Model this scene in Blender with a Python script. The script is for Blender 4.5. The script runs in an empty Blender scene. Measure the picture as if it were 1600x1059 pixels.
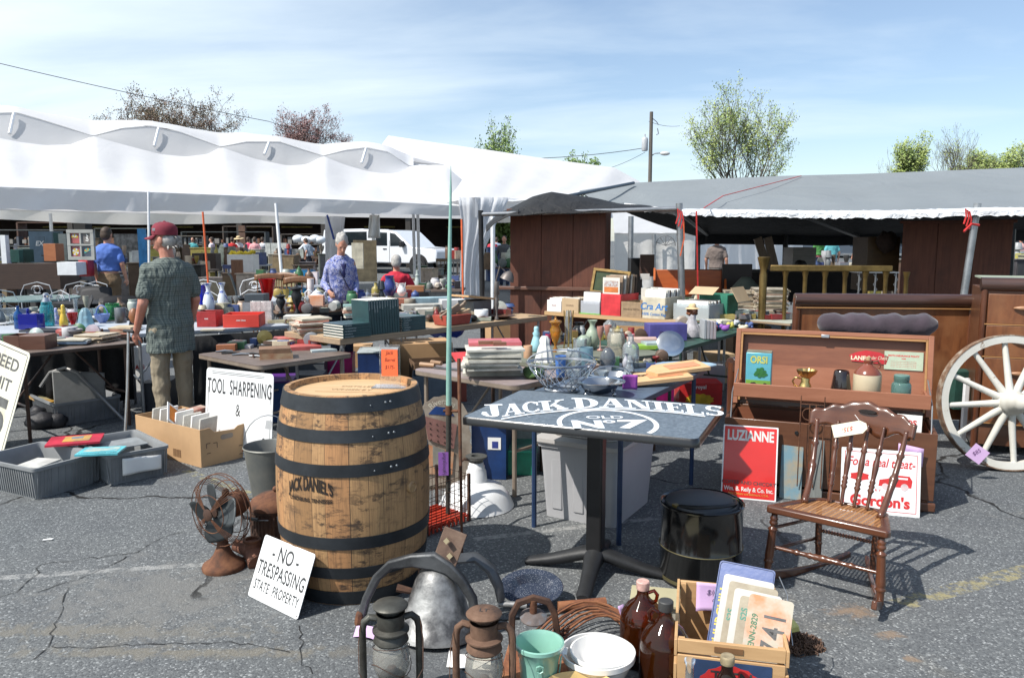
import bpy, math, random
from mathutils import Vector, Matrix
R=math.radians; PI=math.pi; sin=math.sin; cos=math.cos
rng=random.Random(7)
SC=bpy.context.scene; COL=SC.collection
# ---------------- camera ----------------
F=1230.0; H=1.55; TH=math.atan((529.5-374)/F)
cd=bpy.data.cameras.new('camera'); cam=bpy.data.objects.new('camera',cd); COL.objects.link(cam)
cam.location=(0,0,H); cam.rotation_euler=(PI/2-TH,0,0)
cd.sensor_width=36; cd.lens=36*F/1600; cd.clip_start=.05; cd.clip_end=4000; SC.camera=cam
# ---------------- world, sun, exposure ----------------
ELEV,AZ=51.0,31.0     # sun elevation; shadows fall towards AZ degrees left of +X
w=bpy.data.worlds.new('World'); SC.world=w; w.use_nodes=True
nt=w.node_tree; nt.nodes.clear()
def nn(nt,t,**k):
    n=nt.nodes.new(t)
    for a,b in k.items(): setattr(n,a,b)
    return n
sky=nn(nt,'ShaderNodeTexSky',sky_type='NISHITA',sun_disc=False,sun_elevation=R(ELEV),sun_rotation=R(239),air_density=1.0,dust_density=.6,ozone_density=2.2)
tc=nn(nt,'ShaderNodeTexCoord'); sx=nn(nt,'ShaderNodeSeparateXYZ'); L=nt.links.new
L(tc.outputs['Generated'],sx.inputs[0])
def mth(nt,op,a,b=None,clamp=False):
    n=nn(nt,'ShaderNodeMath',operation=op); n.use_clamp=clamp
    for i,v in enumerate((a,b)):
        if v is None: continue
        if isinstance(v,(int,float)): n.inputs[i].default_value=v
        else: nt.links.new(v,n.inputs[i])
    return n.outputs[0]
den=mth(nt,'ADD',mth(nt,'MAXIMUM',sx.outputs[2],0),.12)
cu=mth(nt,'DIVIDE',sx.outputs[0],den); cv=mth(nt,'DIVIDE',sx.outputs[1],den)
cb=nn(nt,'ShaderNodeCombineXYZ'); L(mth(nt,'ADD',mth(nt,'MULTIPLY',cu,.55),mth(nt,'MULTIPLY',cv,.25)),cb.inputs[0]); L(mth(nt,'MULTIPLY',cv,.95),cb.inputs[1])
n1=nn(nt,'ShaderNodeTexNoise'); n1.inputs['Scale'].default_value=.9; n1.inputs['Detail'].default_value=7; n1.inputs['Roughness'].default_value=.52; n1.inputs['Distortion'].default_value=.5
L(cb.outputs[0],n1.inputs['Vector'])
n2=nn(nt,'ShaderNodeTexNoise'); n2.inputs['Scale'].default_value=2.1; n2.inputs['Detail'].default_value=8; n2.inputs['Roughness'].default_value=.6; n2.inputs['Distortion'].default_value=.6
L(cb.outputs[0],n2.inputs['Vector'])
mix=mth(nt,'ADD',mth(nt,'MULTIPLY',n1.outputs[0],.8),mth(nt,'MULTIPLY',n2.outputs[0],.2))
bias=mth(nt,'SUBTRACT',mix,mth(nt,'SUBTRACT',mth(nt,'MULTIPLY',sx.outputs[0],.38),.025))   # more veil towards the sun side
rp=nn(nt,'ShaderNodeMapRange'); rp.inputs[1].default_value=.40; rp.inputs[2].default_value=.78; rp.inputs[3].default_value=.10; rp.inputs[4].default_value=.9
L(bias,rp.inputs[0])
mx=nn(nt,'ShaderNodeMix',data_type='RGBA'); L(rp.outputs[0],mx.inputs[0]); L(sky.outputs[0],mx.inputs[6]); mx.inputs[7].default_value=(6.3,7.1,7.6,1)
bg=nn(nt,'ShaderNodeBackground'); bg.inputs[1].default_value=.121; L(mx.outputs[2],bg.inputs[0])
wo=nn(nt,'ShaderNodeOutputWorld'); L(bg.outputs[0],wo.inputs[0])
sd=bpy.data.lights.new('sun','SUN'); sd.energy=4.5; sd.angle=R(.55); sd.color=(1,.955,.89)
so=bpy.data.objects.new('sun',sd); COL.objects.link(so)
ldir=Vector((cos(R(AZ))*cos(R(ELEV)),sin(R(AZ))*cos(R(ELEV)),-sin(R(ELEV))))
so.rotation_euler=ldir.to_track_quat('-Z','Y').to_euler()
vs=SC.view_settings; vs.view_transform='Standard'; vs.look='None'; vs.exposure=.42; vs.gamma=1; vs.use_curve_mapping=False
SC.cycles.max_bounces=8; SC.cycles.transparent_max_bounces=24; SC.cycles.diffuse_bounces=3; SC.cycles.caustics_reflective=False; SC.cycles.caustics_refractive=False
# ---------------- measuring helpers ----------------
def at(px,py,z=0.0):
    x=(px-800)/F; y=(529.5-py)/F
    dy=cos(TH)+y*sin(TH); dz=-sin(TH)+y*cos(TH); t=(z-H)/dz
    return Vector((x*t,dy*t,z))
def up(px,py,Y):
    x=(px-800)/F; y=(529.5-py)/F
    dy=cos(TH)+y*sin(TH); dz=-sin(TH)+y*cos(TH); t=Y/dy
    return Vector((x*t,Y,H+dz*t))
def mpp(p): return (p[1]*cos(TH)+(H-p[2])*sin(TH))/F      # metres per photo pixel at a point
# ---------------- object helpers ----------------
def props(o,label=None,cat=None,group=None,kind=None):
    if label: o['label']=label
    if cat: o['category']=cat
    if group: o['group']=group
    if kind: o['kind']=kind
    return o
def thing(name,label,cat,loc=(0,0,0),rz=0,group=None,rot=None):
    o=bpy.data.objects.new(name,None); COL.objects.link(o); o.empty_display_size=.1
    o.location=loc; o.rotation_euler=rot if rot else (0,0,rz)
    return props(o,label,cat,group)
def RM(rx=0,ry=0,rz=0): return Matrix.Rotation(rz,4,'Z')@Matrix.Rotation(ry,4,'Y')@Matrix.Rotation(rx,4,'X')
def TM(x,y,z): return Matrix.Translation((x,y,z))
class MB:
    def __init__(s): s.v=[]; s.f=[]; s.m=[]; s.M=Matrix.Identity(4)
    def add(s,vs,fs,m=0):
        b=len(s.v); M=s.M; s.v+=[M@Vector(v) for v in vs]; s.f+=[tuple(i+b for i in f) for f in fs]; s.m+=[m]*len(fs); return s
    def box(s,c,d,m=0,rx=0,ry=0,rz=0,top=None):
        A=TM(*c)@RM(rx,ry,rz); a,b,h=d[0]/2,d[1]/2,d[2]/2; t=top or (1,1)
        vs=[A@Vector(p) for p in ((-a,-b,-h),(a,-b,-h),(a,b,-h),(-a,b,-h),(-a*t[0],-b*t[1],h),(a*t[0],-b*t[1],h),(a*t[0],b*t[1],h),(-a*t[0],b*t[1],h))]
        return s.add(vs,[(3,2,1,0),(4,5,6,7),(0,1,5,4),(1,2,6,5),(2,3,7,6),(3,0,4,7)],m)
    def lathe(s,prof,n=24,m=0,a0=0,a1=2*PI,sx=1,sy=1):
        full=abs(a1-a0-2*PI)<1e-6; k=n if full else n+1; vs=[]; fs=[]; rows=[]
        for r,z in prof:
            if r<1e-6: rows.append([len(vs)]); vs.append((0,0,z))
            else:
                rows.append(list(range(len(vs),len(vs)+k)))
                vs+=[(r*sx*cos(a0+(a1-a0)*i/n),r*sy*sin(a0+(a1-a0)*i/n),z) for i in range(k)]
        for A,B in zip(rows,rows[1:]):
            for i in range(n):
                j=(i+1)%k
                if len(A)==1 and len(B)==1: break
                if len(A)==1: fs.append((A[0],B[j],B[i]))
                elif len(B)==1: fs.append((A[i],A[j],B[0]))
                else: fs.append((A[i],A[j],B[j],B[i]))
        return s.add(vs,fs,m)
    def tube(s,pts,r,n=6,m=0,closed=False,cap=True,sq=1):
        P=[Vector(p) for p in pts]; k=len(P); rr=r if isinstance(r,(list,tuple)) else [r]*k
        vs=[]; fs=[]; prev=None
        for i in range(k):
            if closed: t=P[(i+1)%k]-P[i-1]
            else: t=P[min(i+1,k-1)]-P[max(i-1,0)]
            if t.length<1e-9: t=Vector((0,0,1))
            t.normalize()
            if prev is None: u=t.orthogonal().normalized()
            else:
                u=prev-t*prev.dot(t)
                u=u.normalized() if u.length>1e-6 else t.orthogonal().normalized()
            prev=u; w_=t.cross(u)
            vs+=[P[i]+(u*cos(2*PI*j/n)+w_*sin(2*PI*j/n)*sq)*rr[i] for j in range(n)]
        for i in range(k if closed else k-1):
            a=i*n; b=((i+1)%k)*n
            for j in range(n): fs.append((a+j,a+(j+1)%n,b+(j+1)%n,b+j))
        if cap and not closed: fs.append(tuple(range(n))[::-1]); fs.append(tuple((k-1)*n+j for j in range(n)))
        return s.add(vs,fs,m)
    def prism(s,poly,z0,z1,m=0,mt=None):
        n=len(poly); vs=[(x,y,z0) for x,y in poly]+[(x,y,z1) for x,y in poly]
        s.add(vs,[tuple(range(n))[::-1]]+[(i,(i+1)%n,n+(i+1)%n,n+i) for i in range(n)],m)
        s.add(vs[n:],[tuple(range(n))],m if mt is None else mt); return s
    def grid(s,fn,nu,nv,m=0):
        vs=[fn(i/nu,j/nv) for j in range(nv+1) for i in range(nu+1)]
        return s.add(vs,[(j*(nu+1)+i,j*(nu+1)+i+1,(j+1)*(nu+1)+i+1,(j+1)*(nu+1)+i) for j in range(nv) for i in range(nu)],m)
    def ell(s,c,r,m=0,n=12,k=8,M=None):
        r=(r,r,r) if isinstance(r,(int,float)) else r
        old=s.M; s.M=old@TM(*c)@(M or Matrix.Identity(4))@Matrix.Diagonal((r[0],r[1],r[2],1))
        s.lathe([(sin(PI*i/k) if 0<i<k else 0,-cos(PI*i/k)) for i in range(k+1)],n,m); s.M=old; return s
    def caps(s,p,q,r0,r1,n=10,m=0,sq=1):     # rounded tapered limb
        p=Vector(p); q=Vector(q); d=(q-p); l=d.length
        if l<1e-6: return s
        d/=l; pts=[]; rr=[]
        for a in (90,60,30,0): pts.append(p-d*r0*sin(R(a))); rr.append(max(r0*cos(R(a)),1e-4))
        for a in (0,30,60,90): pts.append(q+d*r1*sin(R(a))); rr.append(max(r1*cos(R(a)),1e-4))
        return s.tube(pts,rr,n,m,sq=sq)
    def loft(s,rings,n=16,m=0):     # rings: (centre, half axis vector a, half axis vector b), closed
        vs=[]; fs=[]
        for c,a,b in rings:
            c=Vector(c); a=Vector(a); b=Vector(b)
            vs+=[c+a*cos(2*PI*j/n)+b*sin(2*PI*j/n) for j in range(n)]
        for i in range(len(rings)-1):
            for j in range(n): fs.append((i*n+j,i*n+(j+1)%n,(i+1)*n+(j+1)%n,(i+1)*n+j))
        fs.append(tuple(range(n))[::-1]); fs.append(tuple((len(rings)-1)*n+j for j in range(n)))
        return s.add(vs,fs,m)
    def text(s,t,size,m=0,sx=1.0,shear=0,al='C',M=None,warp=None,bold=0,z=0,sp=1.0):
        vs,fs,wd=glyphs(t,bold,sp); off={'C':-wd/2,'L':0,'R':-wd}[al]; out=[]
        for x,y in vs:
            X=(x+off+shear*y)*size*sx; Y=y*size
            p=Vector(warp(X,Y)) if warp else Vector((X,Y,z))
            out.append(M@p if M else p)
        return s.add(out,fs,m)
    def build(s,name,mats,parent=None,loc=(0,0,0),rot=(0,0,0),smooth=38,bev=0,seg=2,sub=0,remesh=0,solid=0):
        me=bpy.data.meshes.new(name); me.from_pydata(s.v,[],s.f)
        for mm in (mats if isinstance(mats,(list,tuple)) else [mats]): me.materials.append(mm)
        me.polygons.foreach_set('material_index',s.m)
        me.polygons.foreach_set('use_smooth',[smooth>0]*len(me.polygons)); me.update()
        if 0<smooth<180: me.set_sharp_from_angle(angle=R(smooth))
        o=bpy.data.objects.new(name,me); COL.objects.link(o); o.location=loc; o.rotation_euler=rot
        if parent: o.parent=parent
        if remesh:
            md=o.modifiers.new('r','REMESH'); md.mode='VOXEL'; md.voxel_size=remesh; md.use_smooth_shade=True
            sm=o.modifiers.new('s','SMOOTH'); sm.factor=.5; sm.iterations=3
        if solid: md=o.modifiers.new('t','SOLIDIFY'); md.thickness=solid; md.offset=0
        if bev: md=o.modifiers.new('b','BEVEL'); md.width=bev; md.segments=seg; md.limit_method='ANGLE'; md.angle_limit=R(40)
        if sub: md=o.modifiers.new('u','SUBSURF'); md.levels=sub; md.render_levels=sub
        return o
_g={}
def glyphs(t,bold=0,sp=1.0):
    k=(t,bold,sp)
    if k in _g: return _g[k]
    cu_=bpy.data.curves.new('t','FONT'); cu_.body=t; cu_.size=1; cu_.resolution_u=4; cu_.offset=bold; cu_.space_character=sp
    o=bpy.data.objects.new('t',cu_); COL.objects.link(o); bpy.context.view_layer.update()
    dg=bpy.context.evaluated_depsgraph_get(); me=bpy.data.meshes.new_from_object(o.evaluated_get(dg))
    vs=[(v.co.x,v.co.y) for v in me.vertices]; fs=[tuple(p.vertices) for p in me.polygons]
    bpy.data.objects.remove(o); bpy.data.curves.remove(cu_); bpy.data.meshes.remove(me)
    wd=max([v[0] for v in vs] or [0]); _g[k]=(vs,fs,wd); return _g[k]
def kids(o): return [c for c in bpy.data.objects if c.parent==o]
def dup(o,label=None,loc=None,rz=None,scale=None,parent=None):
    c=o.copy(); COL.objects.link(c)
    if parent: c.parent=parent
    if loc is not None: c.location=loc
    if rz is not None: c.rotation_euler=(0,0,rz)
    if scale is not None: c.scale=scale if isinstance(scale,(tuple,list)) else (scale,)*3
    if label: c['label']=label
    for ch in kids(o): dup(ch,parent=c)
    return c
def tag(o,*a,**k): return props(o,*a,**k)
# ---------------- materials ----------------
_m={}
def newmat(name):
    m=bpy.data.materials.new(name); m.use_nodes=True; nt=m.node_tree; p=nt.nodes['Principled BSDF']; return m,nt,p
def rgba(c): return (c[0],c[1],c[2],1)
def coords(nt,scale=(1,1,1),src='Object'):
    t=nn(nt,'ShaderNodeTexCoord'); mp=nn(nt,'ShaderNodeMapping'); mp.inputs['Scale'].default_value=scale
    nt.links.new(t.outputs[src],mp.inputs[0]); return mp.outputs[0]
def noise(nt,vec,scale,detail=4,rough=.55,dist=0):
    n=nn(nt,'ShaderNodeTexNoise'); n.inputs['Scale'].default_value=scale; n.inputs['Detail'].default_value=detail; n.inputs['Roughness'].default_value=rough; n.inputs['Distortion'].default_value=dist
    nt.links.new(vec,n.inputs['Vector']); return n.outputs[0]
def ramp(nt,fac,stops):
    r=nn(nt,'ShaderNodeValToRGB'); e=r.color_ramp.elements
    while len(e)<len(stops): e.new(.5)
    for i,(p,c) in enumerate(stops): e[i].position=p; e[i].color=rgba(c) if len(c)==3 else c
    nt.links.new(fac,r.inputs[0]); return r.outputs[0]
def mixc(nt,f,a,b):
    n=nn(nt,'ShaderNodeMix',data_type='RGBA')
    for i,v in ((0,f),(6,a),(7,b)):
        if isinstance(v,(int,float)): n.inputs[i].default_value=v
        elif isinstance(v,(tuple,list)): n.inputs[i].default_value=rgba(v)
        else: nt.links.new(v,n.inputs[i])
    return n.outputs[2]
def bump(nt,p,h,strength=.3,dist=.01):
    b=nn(nt,'ShaderNodeBump'); b.inputs['Strength'].default_value=strength; b.inputs['Distance'].default_value=dist
    nt.links.new(h,b.inputs['Height']); nt.links.new(b.outputs[0],p.inputs['Normal'])
def mat(name,c,rough=.6,metal=0,var=.25,sc=6,c2=None,bp=.15,bsc=None,stretch=(1,1,1),coat=0,lo=.35,hi=.65,bd=.004,spec=.5,sheen=0):
    if name in _m: return _m[name]
    m,nt,p=newmat(name); v=coords(nt,stretch); c2=c2 or tuple(x*(1-var) for x in c)
    n=noise(nt,v,sc,5,.6)
    nt.links.new(ramp(nt,n,[(lo,c),(hi,c2)]),p.inputs['Base Color'])
    p.inputs['Roughness'].default_value=rough; p.inputs['Metallic'].default_value=metal; p.inputs['Coat Weight'].default_value=coat; p.inputs['Coat Roughness'].default_value=.12
    p.inputs['Specular IOR Level'].default_value=spec; p.inputs['Sheen Weight'].default_value=sheen
    if bp: bump(nt,p,noise(nt,v,bsc or sc*5,4),bp,bd)
    _m[name]=m; return m
def wood(name,c1,c2,ax=0,sc=5,rough=.45,coat=0,bp=.12,dirt=None,k=9):
    if name in _m: return _m[name]
    m,nt,p=newmat(name); s=[k,k,k]; s[ax]=1; v=coords(nt,s)
    n=noise(nt,v,sc,6,.62,.6); c=ramp(nt,n,[(.3,c1),(.52,tuple((a+b)/2 for a,b in zip(c1,c2))),(.7,c2)])
    if dirt: c=mixc(nt,ramp(nt,noise(nt,coords(nt),3,5),[(.5,(0,0,0)),(.75,(1,1,1))]),c,dirt)
    nt.links.new(c,p.inputs['Base Color']); p.inputs['Roughness'].default_value=rough; p.inputs['Coat Weight'].default_value=coat; p.inputs['Coat Roughness'].default_value=.15
    bump(nt,p,n,bp,.003); _m[name]=m; return m
def rust(name,c1=(.13,.055,.03),c2=(.05,.03,.022),c3=(.2,.09,.045),sc=14,rough=.85,metal=.25):
    if name in _m: return _m[name]
    m,nt,p=newmat(name); v=coords(nt); n=noise(nt,v,sc,8,.65,.4)
    nt.links.new(ramp(nt,n,[(.33,c2),(.5,c1),(.66,c3)]),p.inputs['Base Color']); p.inputs['Roughness'].default_value=rough; p.inputs['Metallic'].default_value=metal
    bump(nt,p,noise(nt,v,sc*5,6,.7),.35,.003); _m[name]=m; return m
def glass(name,c=(.93,.96,.97),rough=.03,dens=.12,gl=1.0):
    if name in _m: return _m[name]
    m,nt,p=newmat(name); nt.nodes.remove(p); out=nt.nodes['Material Output']
    t=nn(nt,'ShaderNodeBsdfTransparent'); t.inputs[0].default_value=rgba(c); g=nn(nt,'ShaderNodeBsdfGlossy'); g.inputs['Roughness'].default_value=rough; g.inputs[0].default_value=(gl,gl,gl,1)
    d=nn(nt,'ShaderNodeBsdfDiffuse'); d.inputs[0].default_value=rgba(tuple(min(1,x*.9) for x in c))
    lw=nn(nt,'ShaderNodeLayerWeight'); lw.inputs[0].default_value=.35
    f=mth(nt,'MULTIPLY',lw.outputs['Fresnel'],.9,True); m1=nn(nt,'ShaderNodeMixShader'); m1.inputs[0].default_value=dens; nt.links.new(t.outputs[0],m1.inputs[1]); nt.links.new(d.outputs[0],m1.inputs[2])
    m2=nn(nt,'ShaderNodeMixShader'); nt.links.new(f,m2.inputs[0]); nt.links.new(m1.outputs[0],m2.inputs[1]); nt.links.new(g.outputs[0],m2.inputs[2]); nt.links.new(m2.outputs[0],out.inputs[0]); _m[name]=m; return m
def fabric(name,c,trl=.25,rough=.8,fold=1.2,var=.04,bp=.35,bd=.06):
    if name in _m: return _m[name]
    m,nt,p=newmat(name); out=nt.nodes['Material Output']; v=coords(nt)
    nt.links.new(ramp(nt,noise(nt,v,.6,5,.6),[(.35,c),(.7,tuple(x*(1-var*2) for x in c))]),p.inputs['Base Color']); p.inputs['Roughness'].default_value=rough
    bump(nt,p,noise(nt,v,fold,5,.55,.8),bp,bd)
    if trl:
        t=nn(nt,'ShaderNodeBsdfTranslucent'); t.inputs[0].default_value=rgba(c); mm=nn(nt,'ShaderNodeMixShader'); mm.inputs[0].default_value=trl
        nt.links.new(p.outputs[0],mm.inputs[1]); nt.links.new(t.outputs[0],mm.inputs[2]); nt.links.new(mm.outputs[0],out.inputs[0])
    _m[name]=m; return m
def plain(c,rough=.55,metal=0,coat=0):
    return mat('paint_%d_%d_%d_%d_%d'%(int(c[0]*255),int(c[1]*255),int(c[2]*255),int(rough*10),int(metal*10)),c,rough,metal,.38,7,coat=coat,bp=.2)
def chipped(name,c,sc=22,th=.70,rough=.28):
    m,nt,p=newmat(name); v=coords(nt); n=noise(nt,v,sc,7,.72,.3); b=ramp(nt,noise(nt,v,4,5,.6),[(.35,c),(.75,tuple(x*.86 for x in c))])
    b=mixc(nt,ramp(nt,n,[(th-.03,(0,0,0)),(th,(.35,.35,.35))]),b,(.35,.20,.11)); b=mixc(nt,ramp(nt,n,[(th,(0,0,0)),(th+.012,(1,1,1))]),b,(.07,.035,.02)); nt.links.new(b,p.inputs['Base Color']); p.inputs['Roughness'].default_value=rough; p.inputs['Coat Weight'].default_value=.3; bump(nt,p,n,.12,.002); return m
# asphalt
def asphalt():
    m,nt,p=newmat('asphalt'); L=nt.links.new; v=coords(nt)
    big=noise(nt,v,.35,5,.6); med=noise(nt,v,3,5,.6)
    base=ramp(nt,big,[(.3,(.108,.117,.122)),(.7,(.146,.152,.152))])
    base=mixc(nt,ramp(nt,med,[(.4,(0,0,0)),(.75,(.35,.35,.35))]),base,(.085,.09,.10))
    sand=mixc(nt,ramp(nt,noise(nt,v,1.1,6,.7,.5),[(.60,(0,0,0)),(.72,(.45,.45,.45))]),base,(.17,.155,.125))
    vo=nn(nt,'ShaderNodeTexVoronoi'); vo.inputs['Scale'].default_value=135; L(v,vo.inputs['Vector'])
    hs=nn(nt,'ShaderNodeSeparateColor'); L(vo.outputs['Color'],hs.inputs[0])
    chip=ramp(nt,hs.outputs[0],[(0,(.6,.6,.62)),(.30,(.85,.85,.86)),(.8,(1.05,1.05,1.05)),(.93,(1.6,1.58,1.55)),(1,(2.5,2.45,2.4))])
    mu=nn(nt,'ShaderNodeMix',data_type='RGBA',blend_type='MULTIPLY'); mu.inputs[0].default_value=1; L(sand,mu.inputs[6]); L(chip,mu.inputs[7])
    # fine cracks
    dist=nn(nt,'ShaderNodeTexNoise'); dist.inputs['Scale'].default_value=2.2; dist.inputs['Detail'].default_value=6; L(v,dist.inputs['Vector'])
    ad=nn(nt,'ShaderNodeVectorMath',operation='MULTIPLY_ADD'); L(dist.outputs['Color'],ad.inputs[0]); ad.inputs[1].default_value=(.5,.5,0); L(v,ad.inputs[2])
    cr=nn(nt,'ShaderNodeTexVoronoi',feature='DISTANCE_TO_EDGE'); cr.inputs['Scale'].default_value=.52; L(ad.outputs[0],cr.inputs['Vector'])
    cw=mth(nt,'SUBTRACT',cr.outputs[0],mth(nt,'MULTIPLY',noise(nt,v,5,3),.006))
    crk=ramp(nt,cw,[(.0,(1,1,1)),(.0022,(0,0,0))])
    gate=ramp(nt,noise(nt,v,.55,3),[(.46,(0,0,0)),(.52,(1,1,1))])
    g=nn(nt,'ShaderNodeMix',data_type='RGBA',blend_type='MULTIPLY'); g.inputs[0].default_value=1; L(crk,g.inputs[6]); L(gate,g.inputs[7])
    def mark(c,A,B,wd,col,thr,k=.8):      # worn paint between two ground points
        d=B-A; mp=nn(nt,'ShaderNodeMapping',vector_type='TEXTURE'); mp.inputs['Location'].default_value=A; mp.inputs['Rotation'].default_value=(0,0,math.atan2(d.y,d.x)); L(v,mp.inputs[0])
        s=nn(nt,'ShaderNodeSeparateXYZ'); L(mp.outputs[0],s.inputs[0]); m1=mth(nt,'LESS_THAN',mth(nt,'ABSOLUTE',s.outputs[1]),wd/2); m2=mth(nt,'LESS_THAN',mth(nt,'ABSOLUTE',mth(nt,'SUBTRACT',s.outputs[0],d.length/2)),d.length/2)
        w_=ramp(nt,noise(nt,v,16,6,.7),[(thr,(0,0,0)),(thr+.14,(k,k,k))]); return mixc(nt,mth(nt,'MULTIPLY',mth(nt,'MULTIPLY',m1,m2),w_),c,col)
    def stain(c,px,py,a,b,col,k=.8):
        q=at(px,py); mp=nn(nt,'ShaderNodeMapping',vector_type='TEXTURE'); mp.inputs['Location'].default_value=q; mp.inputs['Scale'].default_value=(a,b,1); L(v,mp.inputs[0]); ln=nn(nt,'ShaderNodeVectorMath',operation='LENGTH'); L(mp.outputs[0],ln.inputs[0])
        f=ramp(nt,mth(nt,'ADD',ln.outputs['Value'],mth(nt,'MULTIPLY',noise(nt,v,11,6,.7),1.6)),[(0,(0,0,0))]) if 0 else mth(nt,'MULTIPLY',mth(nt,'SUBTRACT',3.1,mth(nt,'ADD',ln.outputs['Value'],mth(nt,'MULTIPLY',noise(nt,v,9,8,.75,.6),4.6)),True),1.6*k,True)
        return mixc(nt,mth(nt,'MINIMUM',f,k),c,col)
    c=mu.outputs[2]
    c=mark(c,at(-60,906),at(335,880),.05,(.30,.30,.29),.42); c=mark(c,at(740,842),at(1100,800),.05,(.30,.30,.29),.42); c=mark(c,at(290,735),at(440,790),.07,(.30,.27,.13),.48); c=mark(c,at(1400,945),at(1640,880),.10,(.30,.26,.13),.47)
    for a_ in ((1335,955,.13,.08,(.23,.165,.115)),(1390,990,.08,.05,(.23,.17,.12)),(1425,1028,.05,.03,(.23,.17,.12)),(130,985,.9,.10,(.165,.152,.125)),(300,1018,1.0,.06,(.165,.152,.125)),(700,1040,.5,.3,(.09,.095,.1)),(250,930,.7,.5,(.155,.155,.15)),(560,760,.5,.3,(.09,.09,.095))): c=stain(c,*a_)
    c=mixc(nt,g.outputs[2],c,(.018,.018,.018)); L(c,p.inputs['Base Color'])
    p.inputs['Roughness'].default_value=.85; p.inputs['Specular IOR Level'].default_value=.25
    hh=mth(nt,'SUBTRACT',mth(nt,'ADD',mth(nt,'MULTIPLY',vo.outputs['Distance'],-.8),mth(nt,'MULTIPLY',noise(nt,v,30,4),.6)),mth(nt,'MULTIPLY',g.outputs[2],2.5))
    bump(nt,p,hh,.55,.004); return m
# ================= materials used widely =================
ASPH=asphalt()
WHITE=fabric('white_tent_fabric',(.80,.80,.81),.34,bp=.45,bd=.05)
CREAM=fabric('cream_tent_fabric',(.80,.78,.74),.45,bp=.8,bd=.08,fold=2)
GREYTARP=fabric('grey_tarp',(.205,.225,.235),.0,.62,fold=1.3,var=.06,bp=.5,bd=.08)
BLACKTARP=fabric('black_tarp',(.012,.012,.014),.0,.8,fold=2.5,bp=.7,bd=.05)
SILVER=fabric('silver_tarp_edge',(.72,.74,.77),.0,.45,fold=9,bp=1,bd=.05)
STEEL=mat('galvanised_steel',(.42,.43,.44),.38,.8,.3,9,bp=.05)
PAINTW=mat('white_painted_metal',(.78,.79,.8),.4,0,.12,10,bp=.04)
DARKM=mat('dark_metal',(.03,.03,.032),.45,.4,.4,12)
BLACKP=mat('black_plastic',(.015,.015,.016),.42,0,.3,12,bp=.06)
BROWNP=wood('brown_painted_plywood',(.150,.052,.030),(.085,.030,.018),2,3,.75,k=14,dirt=(.060,.026,.018),bp=.5)
PLANK=wood('old_plank',(.38,.27,.17),(.23,.16,.10),0,4,.8,k=11)
CARD=mat('cardboard',(.50,.31,.16),.85,0,.14,4,bp=.12,bsc=30)
CARD2=mat('pale_cardboard',(.52,.38,.23),.85,0,.16,4,bp=.12,bsc=30)
PAPER=mat('paper',(.74,.70,.62),.85,0,.14,7,bp=.1)
WPAPER=mat('white_paper',(.82,.81,.78),.8,0,.06,6,bp=.06)
REDP=plain((.62,.035,.03),.45); ORANGE=plain((.85,.16,.05),.6)
RUST=rust('rust'); RUSTD=rust('dark_rust',(.075,.04,.028),(.03,.02,.016),(.12,.06,.035)); RUSTO=rust('orange_rust',(.26,.10,.045),(.13,.05,.03),(.33,.15,.07),metal=.1)
# ================= ground =================
m=MB(); m.grid(lambda u,v:((u-.5)*900,(v-.2)*900,0),4,4); tag(m.build('asphalt_ground',ASPH,smooth=0),kind='structure')
# long cracks drawn as thin dark seams in the asphalt
CRACK=mat('crack_dirt',(.022,.022,.022),.95,0,.3,20)
def crack(pts,name='asphalt_crack'):
    r=random.Random(len(pts)+int(pts[0][0])); P=[]
    for a,b in zip(pts,pts[1:]):
        A=at(*a);B=at(*b); n=max(3,int((B-A).length/.035))
        for i in range(n):
            t=i/n; p=A.lerp(B,t); P.append(p+Vector((r.uniform(-.011,.011),r.uniform(-.014,.014),0)))
    vs=[]
    for i,p in enumerate(P):
        d=(P[min(i+1,len(P)-1)]-P[max(i-1,0)]).normalized(); q=Vector((-d.y,d.x,0)); wd=r.uniform(.0006,.0030)
        vs+=[p+q*wd+Vector((0,0,.003)),p-q*wd+Vector((0,0,.003))]
    m=MB(); m.add(vs,[(2*i,2*i+1,2*i+3,2*i+2) for i in range(len(P)-1)]); tag(m.build(name,CRACK,smooth=0),kind='structure')
crack([(-10,935),(25,925),(58,895),(65,882),(140,872),(205,866),(262,836),(300,830)])
crack([(62,925),(120,905),(180,880),(205,866)]); crack([(105,918),(95,960),(75,990),(78,1010),(40,1040)])
crack([(78,1012),(160,1010),(290,1006),(360,1003),(470,1020)]); crack([(470,975),(470,1030),(490,1058)])
# ================= tents =================
def lerpP(pts,x):
    if x<=pts[0][0]: a,b=pts[0],pts[1]
    elif x>=pts[-1][0]: a,b=pts[-2],pts[-1]
    else:
        for a,b in zip(pts,pts[1:]):
            if a[0]<=x<=b[0]: break
    t=(x-a[0])/(b[0]-a[0]) if b[0]!=a[0] else 0
    return a[1]+(b[1]-a[1])*t
def YA(px): return 13.3+(px/735)*3.7
TA=thing('market_tent','long white market tent with scalloped roof vents over the tables on the left','tent',(0,0,0))
eave_t=[(-160,286),(0,292),(200,299),(400,307),(600,315),(738,323)]; eave_b=[(-160,322),(0,327),(200,330),(400,331),(600,335),(738,338)]
VL=fabric('vent_fabric',(.84,.85,.87),.62,bp=.3)
lb=[(-160,240),(-90,232),(-60,215),(-10,214),(30,222),(70,227),(110,226),(145,213),(200,228),(250,241),(290,245),(325,241),(345,230),(400,249),(450,259),(480,257),(505,244),(540,258),(575,268),(607,272),(630,269),(640,260),(660,257),(700,262),(745,300)]
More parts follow.
